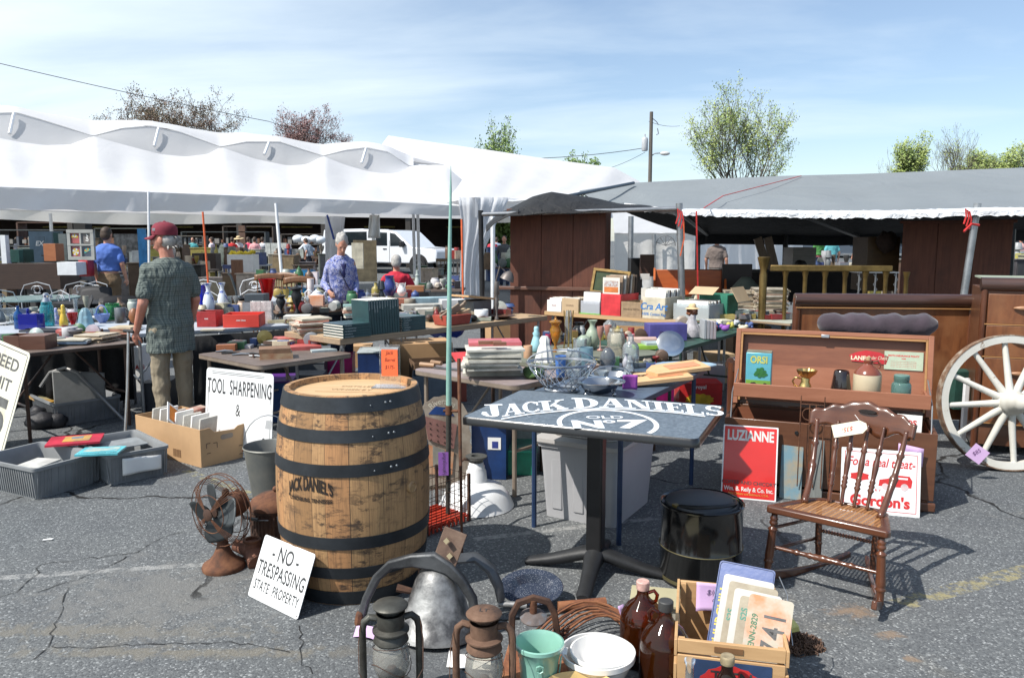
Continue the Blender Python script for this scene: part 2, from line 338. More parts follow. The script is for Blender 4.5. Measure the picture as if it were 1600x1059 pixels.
lt=[(-160,212),(-100,205),(-60,200),(-20,177),(25,175),(60,185),(105,199),(145,212),(190,200),(235,196),(280,205),(315,218),(345,229),(385,221),(437,221),(470,232),(505,243),(540,234),(572,230),(607,237),(640,259.5),(660,256.5),(700,261.5),(745,299)]
sil=[(-160,168),(0,170),(60,181),(130,187),(200,193),(290,205),(380,210),(440,221),(490,227),(550,226),(590,229),(640,244),(700,258),(745,290)]
X0,X1=-160,738
def pxu(u): return X0+(X1-X0)*u
m=MB()
m.grid(lambda u,v:(up(pxu(u),lerpP(eave_t,pxu(u)),YA(pxu(u))).lerp(up(pxu(u),lerpP(lb,pxu(u)),YA(pxu(u))+3.2),v)+Vector((0,0,-.10*sin(PI*v)+.02*sin(pxu(u)*.09)*sin(PI*v)))),120,10)
m.build('front_roof_panel',WHITE,TA,smooth=180)
pxw=lambda u:X0+(646-X0)*u
m=MB(); m.grid(lambda u,v:up(pxw(u),lerpP(lt,pxw(u)),YA(pxw(u))+3.72).lerp(up(pxw(u),lerpP(sil,pxw(u)),YA(pxw(u))+5.6),v)+Vector((0,0,.12*sin(PI*v)-.0)),120,6)
m.build('scalloped_roof_cover',WHITE,TA,smooth=180)
m=MB(); m.grid(lambda u,v:up(pxw(u),lerpP(lt,pxw(u))+1.2,YA(pxw(u))+3.74).lerp(up(pxw(u),lerpP(lb,pxw(u))+2,YA(pxw(u))+3.24),v)+Vector((0,.10*sin(PI*v),0)),120,6)
m.build('roof_vent_lining',VL,TA,smooth=180)
def backe(px): return Vector((up(px,350,21+px*.012)[0],21+px*.012,2.06))
m=MB(); m.grid(lambda u,v:up(pxu(u),lerpP(sil,pxu(u))+1,YA(pxu(u))+5.6).lerp(backe(pxu(u))+Vector((0,0,.25)),v),60,6)
m.build('rear_roof_panel',WHITE,TA,smooth=180)
m=MB(); m.grid(lambda u,v:up(pxu(u),lerpP(eave_t,pxu(u)),YA(pxu(u))).lerp(up(pxu(u),lerpP(eave_b,pxu(u)),YA(pxu(u))+.03),v)+Vector((.02*sin(pxu(u)*.13),.05*sin(pxu(u)*.045+v*1.5)*v,.012*sin(pxu(u)*.08)*v)),150,5)
m.build('front_valance',WHITE,TA,smooth=180)
m=MB(); m.grid(lambda u,v:Vector((0,0,.42*(1-v)))+backe(-160+690*u)+Vector((0,.10*sin(u*38)*v,-.03+.05*sin(u*9)*v)),150,6)
m.build('rear_valance',CREAM,TA,smooth=180)
for px in (22,248,440-20,572):
    m=MB(); a=up(px,lerpP(lt,px)+2,YA(px)+3.66); b=up(px-7,lerpP(lb,px-7)-10,YA(px)+3.30); m.tube([a,b],.035,6); m.build('roof_strap',PAINTW,TA)
for px,pt,Yb,r in ((232,300,13.9,.022),(431,318,14.2,.030),(-100,322,12.9,.03)):
    m=MB(); a=up(px,pt,YA(px)-.05); b=Vector((up(px+14 if px>400 else px,480,YA(px)-.3)[0],YA(px)-.3,0)); m.tube([b,a],r,10); m.build('tent_pole',PAINTW,TA)
for px in (585,648,655,82):
    m=MB(); Y=20.5; a=up(px-2,352,Y); m.tube([Vector((up(px,400,Y)[0],Y,0)),a+Vector((0,0,.3))],.04,8); m.build('tent_pole',PAINTW,TA)
# gathered curtain at the front right corner
def curt(u,v):
    wl=[(0,716),(.3,722),(1,718)]; wr=[(0,796),(.25,775),(.5,757),(.75,750),(1,752)]
    px=lerpP(wl,v)+(lerpP(wr,v)-lerpP(wl,v))*u; p=up(px,308+(470-308)*v,16.9)
    return p+Vector((0,.03*sin(u*21)+.012*sin(u*47)+u*.2,0))
m=MB(); m.grid(curt,60,12); m.build('corner_curtain',VL,TA,smooth=180,solid=.01)
m=MB(); m.grid(lambda u,v:up(512+(30-14*v)*u-4,338+150*v,22)+Vector((0,.15*sin(u*9+v),0)),14,8); m.build('rolled_side_curtain',VL,TA,smooth=180,solid=.02)
m=MB(); m.grid(lambda u,v:up(578-4*v+(14+6*v)*u,336+36*v,16.5)+Vector((0,.08*sin(u*9+v),0)),10,6); m.build('hanging_flap',CREAM,TA,smooth=180,solid=.02)
m=MB(); m.tube([up(511,336,21),up(522,374,21)],.03,6); m.build('blue_strap',plain((.02,.06,.3)),TA)
# tent B behind
TB=thing('market_tent','big white hipped tent roof rising behind the right end of the scalloped tent','tent')
pk=[(598,224,25),(607,212,25.5),(680,223,25.8),(760,234,26),(860,249,26.2),(960,262,26.4),(1000,284,26)]
bt=[(560,300,17.6),(600,312,17.4),(690,318,17.1),(742,308,16.9),(800,315,17.6),(880,306,18.8),(1001,290,24)]
def rf(u,v):
    i=min(int(u*6),5); t=u*6-i; A=up(*pk[i]).lerp(up(*pk[i+1]),t); B=up(*bt[i]).lerp(up(*bt[i+1]),t)
    return B.lerp(A,v)+Vector((0,0,-.12*sin(PI*v)+.02*sin(u*60)*sin(PI*v)))
m=MB(); m.grid(rf,60,12); m.build('roof',WHITE,TB,smooth=180)
m=MB(); q=[(742,308,16.9),(770,311,17.2),(800,315,17.6),(1060,322,24)]
m.grid(lambda u,v:(up(*q[0]).lerp(up(*q[3]),u) if u>0 else up(*q[0]))+Vector((0,.07*sin(u*70)*v,-.42*v-.03*sin(u*50)*v)),90,4); m.build('side_valance',WHITE,TB,smooth=180)
m=MB(); m.grid(lambda u,v:up(960+u*110,330+34*v,17.5+u*.5)+Vector((0,.4*(1-v),0)),20,5); m.build('front_fly',WHITE,TB,smooth=180)
m=MB(); m.grid(lambda u,v:up(745+u*60,330+18*v,22)+Vector((0,.1*sin(u*12),0)),20,3); m.build('far_valance',CREAM,TB,smooth=180)
for px,r in ((770,.045),(986,.055)):
    m=MB(); Y=15.8; m.tube([Vector((up(px,400,Y)[0],Y,0)),up(px,338,Y)],r,8); m.build('tent_pole',PAINTW if px<900 else STEEL,TB)
# tent with arched windows and the long white wall tent
TCc=thing('walled_tent','white tent with arched window in its side wall behind the green painting','tent')
m=MB(); m.grid(lambda u,v:up(960+u*125,362+88*v,21)+Vector((0,.08*sin(u*25)*v,0)),40,6); m.build('side_wall',CREAM,TCc,smooth=180)
m=MB(); m.grid(lambda u,v:up(962+u*125,338+25*v+1.5*sin(u*14),21.5-.6*v),30,4); m.build('roof',WHITE,TCc,smooth=180)
for px in (1040,):
    m=MB()
    for a in (20,55,90,125,160): c=up(px,384,20.85); m.tube([c,c+Vector((.24*cos(R(a)),0,.24*sin(R(a))))],.012,4)
    c=up(px,384,20.85); m.tube([c+Vector((.26*cos(R(a)),0,.26*sin(R(a)))) for a in range(0,181,20)],.015,4); m.build('arched_window',plain((.2,.2,.2)),TCc)
m=MB()
for sx_ in (0,1): m.tube([up(1022,366,20.8),up(1022,402,20.8)],.05,8) if sx_==0 else m.tube([up(1022,402,20.8),up(1022,450,20.8)],.05,8)
m.build('pole',STEEL,TCc)
TD=thing('walled_tent','long low white tent wall behind the man in the straw hat','tent')
m=MB(); m.grid(lambda u,v:up(1085+u*170,(361+3*u)+80*v,25+u*3)+Vector((0,.12*sin(u*40)*v,0)),60,5); m.build('side_wall',WHITE,TD,smooth=180)
m=MB(); m.grid(lambda u,v:up(1080+u*178,356+5*v,27-v*2+u*3),20,3); m.build('roof_edge',WHITE,TD,smooth=180)
# ---- grey tarp canopy ----
TG=thing('tarp_canopy','low grey tarp canopy with black underside and silvery front hem on the right','canopy')
fe=[(975,319,9.6),(1060,329,8.6),(1180,331,8.35),(1300,333,8.1),(1420,332,7.8),(1530,328,7.5),(1640,328,7.3),(1760,327,7.1)]
rg=[(905,298,11.2),(985,286,11.6),(1100,280,11.7),(1220,275,11.7),(1340,272,11.6),(1470,267,11.5),(1600,262,11.4),(1760,255,11.3)]
bk=[(1088,368,15.2),(1106,366,15.4),(1200,367,15.5),(1300,369,15.6),(1400,366,15.6),(1520,362,15.5),(1640,360,15.4),(1780,358,15.3)]
def seg(P,u):
    k=len(P)-1; i=min(int(u*k),k-1); t=u*k-i; return up(*P[i]).lerp(up(*P[i+1]),t)
def tarp(u,v,dz=0):
    return (seg(fe,u).lerp(seg(rg,u),v) + Vector((0,0,-.07*sin(PI*v)+.012*sin(u*44)*sin(PI*v)*(1-v)+dz)))
m=MB(); m.grid(tarp,70,12); m.build('front_slope',GREYTARP,TG,smooth=180)
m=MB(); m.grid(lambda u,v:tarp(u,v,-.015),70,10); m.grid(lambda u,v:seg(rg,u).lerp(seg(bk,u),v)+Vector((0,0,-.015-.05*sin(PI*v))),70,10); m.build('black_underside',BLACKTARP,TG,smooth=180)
m=MB(); m.grid(lambda u,v:seg(rg,u).lerp(seg(bk,u),v)+Vector((0,0,-.05*sin(PI*v))),70,10); m.build('rear_slope',GREYTARP,TG,smooth=180)
r_=random.Random(5); jag=[r_.uniform(-.3,1) for _ in range(141)]
def hem(u,v):
    p=tarp(u,.0); d=(tarp(u,.16)-p).normalized(); j=jag[int(u*140)]
    if v<.5: return p+Vector((0,-.02,-.05-.015*j+.10*v))
    return p+Vector((0,-.02,.004))+d*((v-.5)*2*(.10+.08*max(j,0)))+Vector((0,0,.008))
m=MB(); m.grid(hem,140,6); m.build('silver_hem',SILVER,TG,smooth=180)
m=MB(); m.grid(lambda u,v:seg(bk,u)+Vector((0,0,.03-.22*v)),30,2); m.build('rear_hem',BLACKTARP,TG)
m=MB(); m.tube([up(1100,325,8.2),up(1130,306,9.6),up(1252,275,11.5)],.006,4); m.build('red_cord',REDP,TG)
m=MB(); m.tube([up(750,335,8.7),up(900,331,8.62),up(1056,326,8.5)],.024,10); m.build('front_rail',STEEL,TG)
for px in (810,846,892,937,988):
    m=MB(); m.tube([up(px,331.5,8.62)+Vector((0,.028*cos(R(a)),.028*sin(R(a)))) for a in range(0,360,40)],.006,4,closed=True); m.build('rail_tie',DARKM,TG)
for (a,b,r,mt) in (((751,336,8.7),(755,600,8.7),.027,DARKM),((1061,325,8.6),(1072,596,8.6),.038,STEEL),((1527,326,7.6),(1490,640,7.6),.033,STEEL)):
    m=MB(); t_=up(*a); Yb=a[2]; bx=up(b[0],500,Yb)[0]; m.tube([Vector((bx,Yb,0)),t_+Vector((0,0,.05))],r,10); m.build('canopy_post',mt,TG)
for px in (1091,1228,1340,1582):
    m=MB(); Y=15.4 if px<1500 else 12; m.tube([Vector((up(px,400,Y)[0],Y,0)),up(px,358,Y)],.05,6); m.build('canopy_post',DARKM,TG)
m=MB(); m.tube([up(1245,333,8.3),up(1340,370,15.3)],.035,6); m.tube([up(1060,329,8.7),up(1105,367,15.3)],.035,6); m.build('roof_spar',DARKM,TG)
for px,k in ((1062,1),(1512,3)):
    m=MB()
    for i in range(3): m.tube([up(px-3+i*3,326+i*2,8.3 if k==1 else 7.4),up(px-2+i*4,338+i*3,8.3 if k==1 else 7.4),up(px-6+i*4,350+i*4,8.3 if k==1 else 7.4)],.008,5)
    m.build('red_tie_cord',REDP,TG)
m=MB(); m.tube([up(1530,352,7.35),up(1518,350,7.35),up(1506,362,7.3)],.012,5); m.build('red_tie_cord',REDP,TG); m=MB(); m.tube([up(1088,330,8.4),up(1091,480,8.4)],.009,4); m.build('red_tie_cord',REDP,TG)
m=MB(); m.tube([up(1068,345,8.5),up(1069,372,8.5),up(1063,400,8.5)],.008,4); m.build('orange_cord',ORANGE,TG)
# draped black mesh over the rail
dt=[(760,352),(775,338),(800,324),(830,308),(862,301),(895,304),(930,311),(975,319),(1020,323),(1062,326)]; db=[(760,362),(772,350),(795,338),(830,335),(870,334),(900,333),(930,331),(975,329),(1020,328),(1062,327)]
def drape(u,v):
    px=760+300*u; A=up(px,lerpP(dt,px),9.1); B=up(px,lerpP(db,px),8.55); return A.lerp(B,v)+Vector((0,-.06*sin(PI*v),.006*sin(u*25+v*6)))
m=MB(); m.grid(drape,50,8); tag(m.build('draped_mesh',fabric('black_mesh',(.008,.008,.009),.0,.7,fold=6,bp=.8,bd=.04),smooth=180,solid=.008),'black mesh sheet draped in a hump over the steel rail above the tall brown cabinet','shade mesh')
m=MB(); m.tube([up(890,306,9.4),up(975,289,11),up(990,286,11.3)],.022,8); tag(m.build('rolled_tarp',mat('blue_grey_vinyl',(.06,.08,.10),.4)),'dark blue grey roll of tarp along the left edge of the grey canopy','tarp roll')
# ================= tall brown cabinets under the canopies =================
def cabinet(name,label,P0,P1,dep,h,rail=None):
    d=(P1-P0); L_=d.length; t=thing(name,label,'cabinet',(P0.x,P0.y,0),math.atan2(d.y,d.x))
    m=MB(); n=max(2,int(L_/.32))
    for i in range(n): m.box((L_*(i+.5)/n,.012+.002*(i%2),h/2),(L_/n-.004,.024,h))
    m.build('back_board',BROWNP,t,bev=.003)
    m=MB(); m.box((L_/2,.03+dep/2,h/2),(L_,dep,h-.01)); m.build('carcass',BROWNP,t)
    m=MB(); m.box((L_/2,dep/2,h+.015),(L_+.06,dep+.08,.03)); m.build('top',BROWNP,t,bev=.004)
    if rail: m=MB(); m.box((L_/2-.05,-.02,rail),(L_+.24,.035,.04)); m.build('ledge',wood('brown_ledge',(.16,.075,.05),(.1,.05,.035)),t,bev=.006)
    return t
cabinet('tall_cabinet','tall dark brown plywood cabinet behind the record crates with ledge across it',Vector((up(797,500,9.0)[0],9.0,0)),Vector((up(944,500,8.75)[0],8.75,0)),.5,1.86,1.0)
cabinet('tall_cabinet','tall weathered brown plank cupboard behind the walnut headboard on the right',Vector((up(1402,500,8.6)[0],8.6,0)),Vector((up(1572,500,8.1)[0],8.1,0)),.45,1.72)
# ================= far shed, wall and horizon =================
t=thing('market_shed','long open market shed with a dark interior across the back left','shed',(up(250,400,46)[0],46,0))
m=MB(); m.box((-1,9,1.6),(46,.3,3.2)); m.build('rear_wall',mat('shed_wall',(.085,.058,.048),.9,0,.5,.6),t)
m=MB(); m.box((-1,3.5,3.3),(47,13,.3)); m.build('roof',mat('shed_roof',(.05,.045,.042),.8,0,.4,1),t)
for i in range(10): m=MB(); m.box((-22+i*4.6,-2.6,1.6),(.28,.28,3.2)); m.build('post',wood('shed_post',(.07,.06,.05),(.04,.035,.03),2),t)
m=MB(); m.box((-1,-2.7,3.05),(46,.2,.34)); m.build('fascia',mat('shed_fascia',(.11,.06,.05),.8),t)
for i in range(9):
    m=MB(); m.box((-20+i*4.4+(i%3),6,2.35),(2.0,.12,.1)); m.build('strip_light',plain((.5,.42,.1),.5),t)
t=thing('warehouse','long low blue grey warehouse far behind the bed frame on the right','building',(up(1340,400,70)[0],70,0))
m=MB(); m.box((0,0,1.5),(26,8,2.2)); m.build('wall',mat('warehouse_wall',(.10,.13,.17),.7,0,.3,.3),t)
m=MB(); m.box((0,0,2.75),(27,9,.3)); m.build('roof',mat('warehouse_roof',(.16,.18,.2),.6,0,.2,.3),t)
for i in range(8): m=MB(); m.box((-11+i*3.1,-4.02,1.5),(1.6,.08,.8)); m.build('window',plain((.03,.04,.05),.3),t)
# ================= trees =================
def leafmat(name,c,c2): return mat(name,c,.6,0,.3,1.2,c2=c2,bp=0,lo=.4,hi=.6)
BARK=wood('bark',(.13,.11,.09),(.07,.06,.05),2,6,.9)
def tree(label,px,Y,topy,wpx,leaf,dens=1.0,stems=5,low=.25,leafsz=.16,seed=1,up_=.75,twig=.02,name='tree',yb=None):
    r=random.Random(seed); base=Vector((up(px,400,Y)[0],Y,0)); Ht=up(px,topy,Y)[2]; W=wpx*Y/F/2
    t=thing(name,label,'tree',base,group='trees beyond the tents')
    m=MB(); tips=[]
    def br(p,d,l,rad,lev):
        pts=[p]; n=4
        for i in range(n):
            d=(d+Vector((r.uniform(-.16,.16),r.uniform(-.16,.16),r.uniform(-.04,.12)))).normalized(); pts.append(pts[-1]+d*l/n)
        m.tube(pts,[max(rad*(1-.55*i/n),.010) for i in range(n+1)],5 if lev<2 else 3,cap=False)
        if lev>=1: tips.extend([(q,rad) for q in pts[2:]])
        if lev>=5 or rad<.009: return
        k=3 if lev<3 else 2
        for j in range(k):
            a=r.uniform(0,2*PI); s=r.uniform(.32,.75); side=Vector((cos(a),sin(a),0))
            br(pts[r.choice((2,3,4)) if j else 4],(d*up_+side*s+Vector((0,0,.18))).normalized(),l*r.uniform(.55,.78),rad*.56,lev+1)
    m.tube([(0,0,-.1),(0,0,Ht*low*.6),(0.05,0,Ht*low)],[.035*Ht*.55,.03*Ht*.5,.025*Ht*.5],8)
    for i in range(stems):
        a=2*PI*i/stems+r.uniform(-.4,.4); s=r.uniform(.15,.6) if stems>1 else .1
        br(Vector((0,0,Ht*low*r.uniform(.6,1))),Vector((cos(a)*s*W/Ht*3.2,sin(a)*s*W/Ht*3.2,1)).normalized(),Ht*(1-low)*.42,.011*Ht,0)
    # fit measured silhouette
    mx_=max(abs(q.x) for q,_ in tips); mz=max(q.z for q,_ in tips); fx=W/mx_; fz=Ht/mz
    m.v=[Vector((v.x*fx,v.y*fx,v.z*fz)) for v in m.v]; m.build('trunk',BARK,t,smooth=60)
    lm=MB(); vs=[];fs=[]
    for q,_ in tips:
        q=Vector((q.x*fx,q.y*fx,q.z*fz))
        if r.random()>.55: continue
        for i in range(int(dens*r.choice((1,2,3,4)))):
            c=q+Vector((r.gauss(0,.15),r.gauss(0,.15),r.gauss(0,.14))); s=leafsz*r.uniform(.5,1.25)
            a=Vector((r.uniform(-1,1),r.uniform(-1,1),r.uniform(-1,1))).normalized(); b=a.orthogonal().normalized(); k=len(vs)
            vs+=[c-a*s*.5,c+b*s*.32,c+a*s*.5,c-b*s*.32]; fs.append((k,k+1,k+2,k+3))
    lm.add(vs,fs); lm.build('crown',leaf,t,smooth=0); return t
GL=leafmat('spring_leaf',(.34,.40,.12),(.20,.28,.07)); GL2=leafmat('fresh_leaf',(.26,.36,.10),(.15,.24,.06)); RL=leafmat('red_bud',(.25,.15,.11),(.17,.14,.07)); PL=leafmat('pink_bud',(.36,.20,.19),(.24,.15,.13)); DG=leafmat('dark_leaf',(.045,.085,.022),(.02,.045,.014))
tree('large many stemmed tree with thin yellow green spring leaves right of the utility pole',1150,45,118,186,GL,2.4,7,.2,.12,3)
tree('broad bare twiggy tree with reddish brown buds above the left tent roof',258,55,135,262,RL,4.5,9,.3,.10,11,up_=.6)
tree('small pinkish budding tree above the middle of the scalloped tent roof',492,58,166,130,PL,3.5,6,.35,.10,5)
tree('slender pale green tree above the big white tent roof',782,50,177,84,GL2,1.1,5,.3,.15,8)
tree('tiny green treetop just above the tent ridge left of the utility pole',905,70,236,66,GL2,2.4,5,.5,.22,9)
tree('bright green rounded tree leftmost of the group above the grey tarp on the right',1412,60,206,66,GL,2.6,5,.3,.17,21)
tree('nearly bare grey tree between the green trees above the grey tarp',1488,60,190,84,GL,.35,6,.3,.12,23)
tree('wide low yellow green tree behind the far right end of the grey tarp',1552,62,220,130,GL,2.6,7,.3,.18,27)
tree('thin bare sapling at the left of the group above the grey tarp',1388,64,230,40,GL,.25,3,.3,.1,29)
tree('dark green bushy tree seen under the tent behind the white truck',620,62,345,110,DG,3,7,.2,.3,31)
tree('light green tree seen under the tent right of the white truck',700,60,343,80,GL2,4,7,.2,.3,33)
tree('bright green bushy tree seen between the post and the tall brown cabinet',775,50,345,72,GL2,5,7,.2,.3,35)
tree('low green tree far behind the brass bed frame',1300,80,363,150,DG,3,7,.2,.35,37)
tree('low green tree seen beneath the far right end of the canopy',1600,70,355,90,GL2,4,7,.2,.3,38)
# ================= utility pole and wires =================
Yp=38; px0=1013; b=Vector((up(px0,400,Yp)[0],Yp,0)); t=thing('utility_pole','weathered wooden utility pole with transformer and street lamp above the grey tarp','utility pole',b)
zt=up(px0,175,Yp)[2]
m=MB(); m.tube([(0,0,-.1),(0,0,zt)],[.11,.085],10); m.build('pole',wood('pole_wood',(.16,.14,.12),(.09,.08,.07),2,5,.9),t)
m=MB(); m.M=TM(-.28,0,up(px0,225,Yp)[2]-.33); m.lathe([(0,0),(.13,0),(.15,.05),(.15,.55),(.11,.62),(0,.64)],14); m.tube([(0,0,.62),(0,0,.78)],.03,6); m.build('transformer',mat('grey_enamel',(.5,.52,.54),.4),t)
m=MB(); zl=up(px0,240,Yp)[2]; m.tube([(0,0,zl-.15),(.2,0,zl),(.5,0,zl+.02)],.025,6); m.build('lamp_arm',STEEL,t)
m=MB(); m.ell((.68,0,zl),(.24,.13,.1)); m.build('lamp_head',mat('lamp_cover',(.7,.7,.68),.3),t)
m=MB(); m.tube([(0,0,zt-.25),(.25,0,zt-.45),(.35,0,zt-.6)],.02,5); m.tube([(.3,0,zt-.75),(.36,.02,zt-1.0),(.26,0,zt-1.05)],.025,5); m.build('insulator_bracket',STEEL,t)
def wire(label,A,B,sag,r=.012):
    m=MB(); m.tube([A.lerp(B,i/24)-Vector((0,0,sag*4*(i/24)*(1-i/24))) for i in range(25)],r,4); tag(m.build('overhead_wire',DARKM),label,'wire')
wire('upper left overhead wire slanting down from the top left corner',up(-60,85,36),up(420,190,42),.1,.018)
wire('overhead wire crossing the pinkish tree and big tent ridge to the utility pole',up(420,190,42),up(1010,231,38),1.1,.018)
wire('short service wire sloping from the utility pole down to the white tent',up(1008,238,38),up(955,262,37),.05)
wire('thin wire leaving the top of the utility pole to the right',up(1014,190,38),up(1062,197,44),.1)
# ================= people =================
def skinmat(name,c): return mat(name,c,.5,0,.12,14,c2=(c[0]*.86,c[1]*.68,c[2]*.62),bp=.06)
SKIN=skinmat('skin_fair',(.56,.31,.22)); SKINR=skinmat('skin_ruddy',(.52,.25,.18)); SKIND=skinmat('skin_dark',(.13,.065,.04))
HAIRG=mat('grey_hair',(.46,.44,.41),.7,0,.4,40,bp=.6,stretch=(1,1,.3)); HAIRB=mat('brown_hair',(.06,.035,.02),.6,0,.4,40,bp=.5); HAIRK=mat('dark_hair',(.02,.015,.012),.6,0,.4,40,bp=.5)
SHOE=mat('shoe_leather',(.035,.028,.022),.5,0,.3,12); KHAKI=mat('khaki_trousers',(.30,.25,.175),.9,0,.12,5,bp=.9,bsc=7,bd=.03,stretch=(1,1,.5)); JEAN=mat('dark_jeans',(.03,.045,.08),.9,0,.3,5,bp=.5,bsc=8,bd=.02); SHORTS=mat('brown_shorts',(.10,.07,.05),.9,0,.3,5)
def cloth(name,c): return mat(name,c,.88,0,.12,3.5,bp=.8,bsc=7,bd=.025)
def hand(m,wr,d,n,L_=1,curl=35):
    d=Vector(d).normalized(); n=Vector(n); n=(n-d*n.dot(d)).normalized(); s=d.cross(n)*L_
    m.caps(wr,wr+d*.045,.026,.030,8,sq=.75); m.caps(wr+d*.035+s*.018,wr+d*.085+s*.024,.018,.014,8); m.caps(wr+d*.035-s*.014,wr+d*.08-s*.022,.018,.013,8); m.caps(wr+d*.04,wr+d*.085,.02,.015,8)
    for i,l in enumerate((.068,.078,.072,.055)):
        p=wr+d*(.082-.004*abs(i-1))+s*(.030-.0195*i); c=R(curl*(1+.12*i)); q=p+(d*cos(c*.5)+n*sin(c*.5))*l*.52; e=q+(d*cos(c*1.6)+n*sin(c*1.6))*l*.52
        m.caps(p,q,.0095,.0085,7); m.caps(q,e,.0085,.0068,7)
    p=wr+d*.022+s*.028; q=p+(s*.75+d*.65+n*.25).normalized()*.042; m.caps(p,q,.013,.011,7); m.caps(q,q+(d*.85+s*.1+n*.45).normalized()*.032,.0105,.008,7)
_tx=bpy.data.textures.new('fold_noise','CLOUDS'); _tx.noise_scale=.11; _tx.noise_depth=2
def folds(o,k):
    d=o.modifiers.new('folds','DISPLACE'); d.texture=_tx; d.strength=k; d.mid_level=.5; d.texture_coords='GLOBAL'; return o
def person(label,loc,face,hgt=1.7,skin=None,shirt=None,pants=None,shoes=None,hair=None,hat=None,sleeve='short',bottom='trousers',LA=None,RA=None,LL=None,RL=None,lean=0,head=0,nod=0,vox=.014,fat=1.0,detail=False,hairlen=0,group=None,zoff=0,tuck=.90):
    skin=skin or SKIN; shoes=shoes or SHOE; hair=hair or HAIRB; s=hgt/1.75
    t=thing('person',label,'person',loc,R(face-90),group); t.scale=(s,s,s)
    hip=Vector((0,0,.93+zoff)); A=TM(*hip)@Matrix.Rotation(R(-lean),4,'X')@TM(*(-hip)); Z=Vector((0,0,zoff))
    HA=A@TM(0,0,1.5+zoff)@Matrix.Rotation(R(head),4,'Z')@Matrix.Rotation(R(-nod),4,'X')@TM(0,0,-1.5)
    LA=LA or [(-.25,-.02,1.15),(-.26,.06,.90)]; RA=RA or [(.25,-.02,1.15),(.26,.06,.90)]
    LL=LL or [(-.10,.01,.50),(-.11,-.02,.09)]; RL=RL or [(.10,.01,.50),(.11,-.02,.09)]
    shL=A@(Vector((-.165,0,1.385))+Z); shR=A@(Vector((.165,0,1.385))+Z)
    arms=[(shL,[Vector(p) for p in LA],-1),(shR,[Vector(p) for p in RA],1)]
    legs=[(hip+Vector((-.09,0,-.02)),[Vector(p) for p in LL]),(hip+Vector((.09,0,-.02)),[Vector(p) for p in RL])]
    def torso(m,g,z0,f=1.0):
        old=m.M; m.M=A@TM(0,0,zoff); T=[(.84,.150,.112,0),(.93,.165,.118,0),(1.03,.155,.112,.01),(1.13,.152,.112,.012),(1.24,.168,.118,.01),(1.34,.186,.118,0),(1.41,.178,.098,-.008),(1.455,.115,.075,-.01),(1.485,.062,.06,0)]
        rings=[((0,y+(.02*(f-1)*6 if z<1.2 else 0),z),(a*((f-1)*.8+1)+g,0,0),(0,b*f+g,0)) for z,a,b,y in T if z>=z0-.001]
        m.loft(rings,20); m.M=old
    m=MB(); torso(m,-.008,.84,1)
    m.M=HA; m.caps((0,-.005,1.43),(0,.008,1.56),.058,.056,12); m.ell((0,.012,1.645),(.074,.094,.108),n=16,k=12); m.ell((0,.05,1.592),(.052,.05,.058),n=12,k=8)
    m.caps((0,.098,1.655),(0,.122,1.615),.011,.017,8); m.ell((.078,.0,1.63),(.012,.024,.034)); m.ell((-.078,.0,1.63),(.012,.024,.034)); m.caps((-.03,.092,1.665),(.03,.092,1.665),.014,.014,6); m.caps((-.018,.096,1.575),(.018,.096,1.575),.010,.010,6); m.M=Matrix.Identity(4)
    for sh,(e,wr),sd_ in arms:
        m.caps(sh,e,.054,.042); m.caps(e,wr,.042,.027); d=(wr-e).normalized(); n=Vector((-sd_,.25,0))
        hand(m,wr,d if not detail else d,n,-sd_ if False else (1 if sd_<0 else -1),curl=38)
    for h_,(k,an) in legs:
        m.caps(h_,k,.082,.056); m.caps(k,an,.056,.036)
        m.caps(an+Vector((0,-.03,-.05)),an+Vector((0,.12,-.06)),.036,.026)
    m.build('body',skin,t,remesh=vox,smooth=180)
    v2=max(vox,.009)
    m=MB(); torso(m,.018,max(tuck,.84),fat)
    if tuck<.84: m.loft([((0,.01+(fat-1)*.1 if z>.8 else .01,z+zoff),(a*((fat-1)*.8+1),0,0),(0,b*fat,0)) for z,a,b in ((tuck,.192,.145),(.82,.186,.144),(.92,.180,.140),(1.02,.168,.128))],20)
    if sleeve!='none':
        for sh,(e,wr),_ in arms:
            if sleeve=='short': m.caps(sh,sh.lerp(e,.72),.064,.066); 
            else: m.caps(sh,e,.060,.050); m.caps(e,wr-(wr-e)*.10,.050,.040)
    o=folds(m.build('shirt',shirt or cloth('w',(.7,.7,.7)),t,remesh=v2,smooth=180),.034)
    m=MB(); f2=1+(fat-1)*.8 if tuck>=.84 else .98
    m.loft([((0,0,z+zoff),(a*f2,0,0),(0,b*fat,0)) for z,a,b in ((.80,.158,.118),(.88,.165,.122 if tuck>=.84 else .10),(.95,.150,.10),(1.0,.140,.09))],18)
    for h_,(k,an) in legs:
        if bottom=='shorts': m.caps(h_,h_.lerp(k,.95),.098,.088)
        elif bottom=='skirt': pass
        else: m.caps(h_,k,.100,.074); m.caps(k,an+Vector((0,0,-.02)),.074,.060)
    if bottom=='skirt': m.loft([((0,0,z+zoff),(a,0,0),(0,b,0)) for z,a,b in ((.45,.24,.2),(.7,.2,.16),(.9,.17,.13))],18)
    folds(m.build('trousers' if bottom=='trousers' else bottom,pants or KHAKI,t,remesh=v2,smooth=180),.032)
    for h_,(k,an) in legs:
        m=MB(); m.caps(an+Vector((0,-.04,-.045)),an+Vector((0,.06,-.05)),.044,.042,10); m.caps(an+Vector((0,.05,-.052)),an+Vector((0,.15,-.058)),.044,.034,10); m.build('shoe',shoes,t,smooth=180)
    m=MB(); m.M=HA
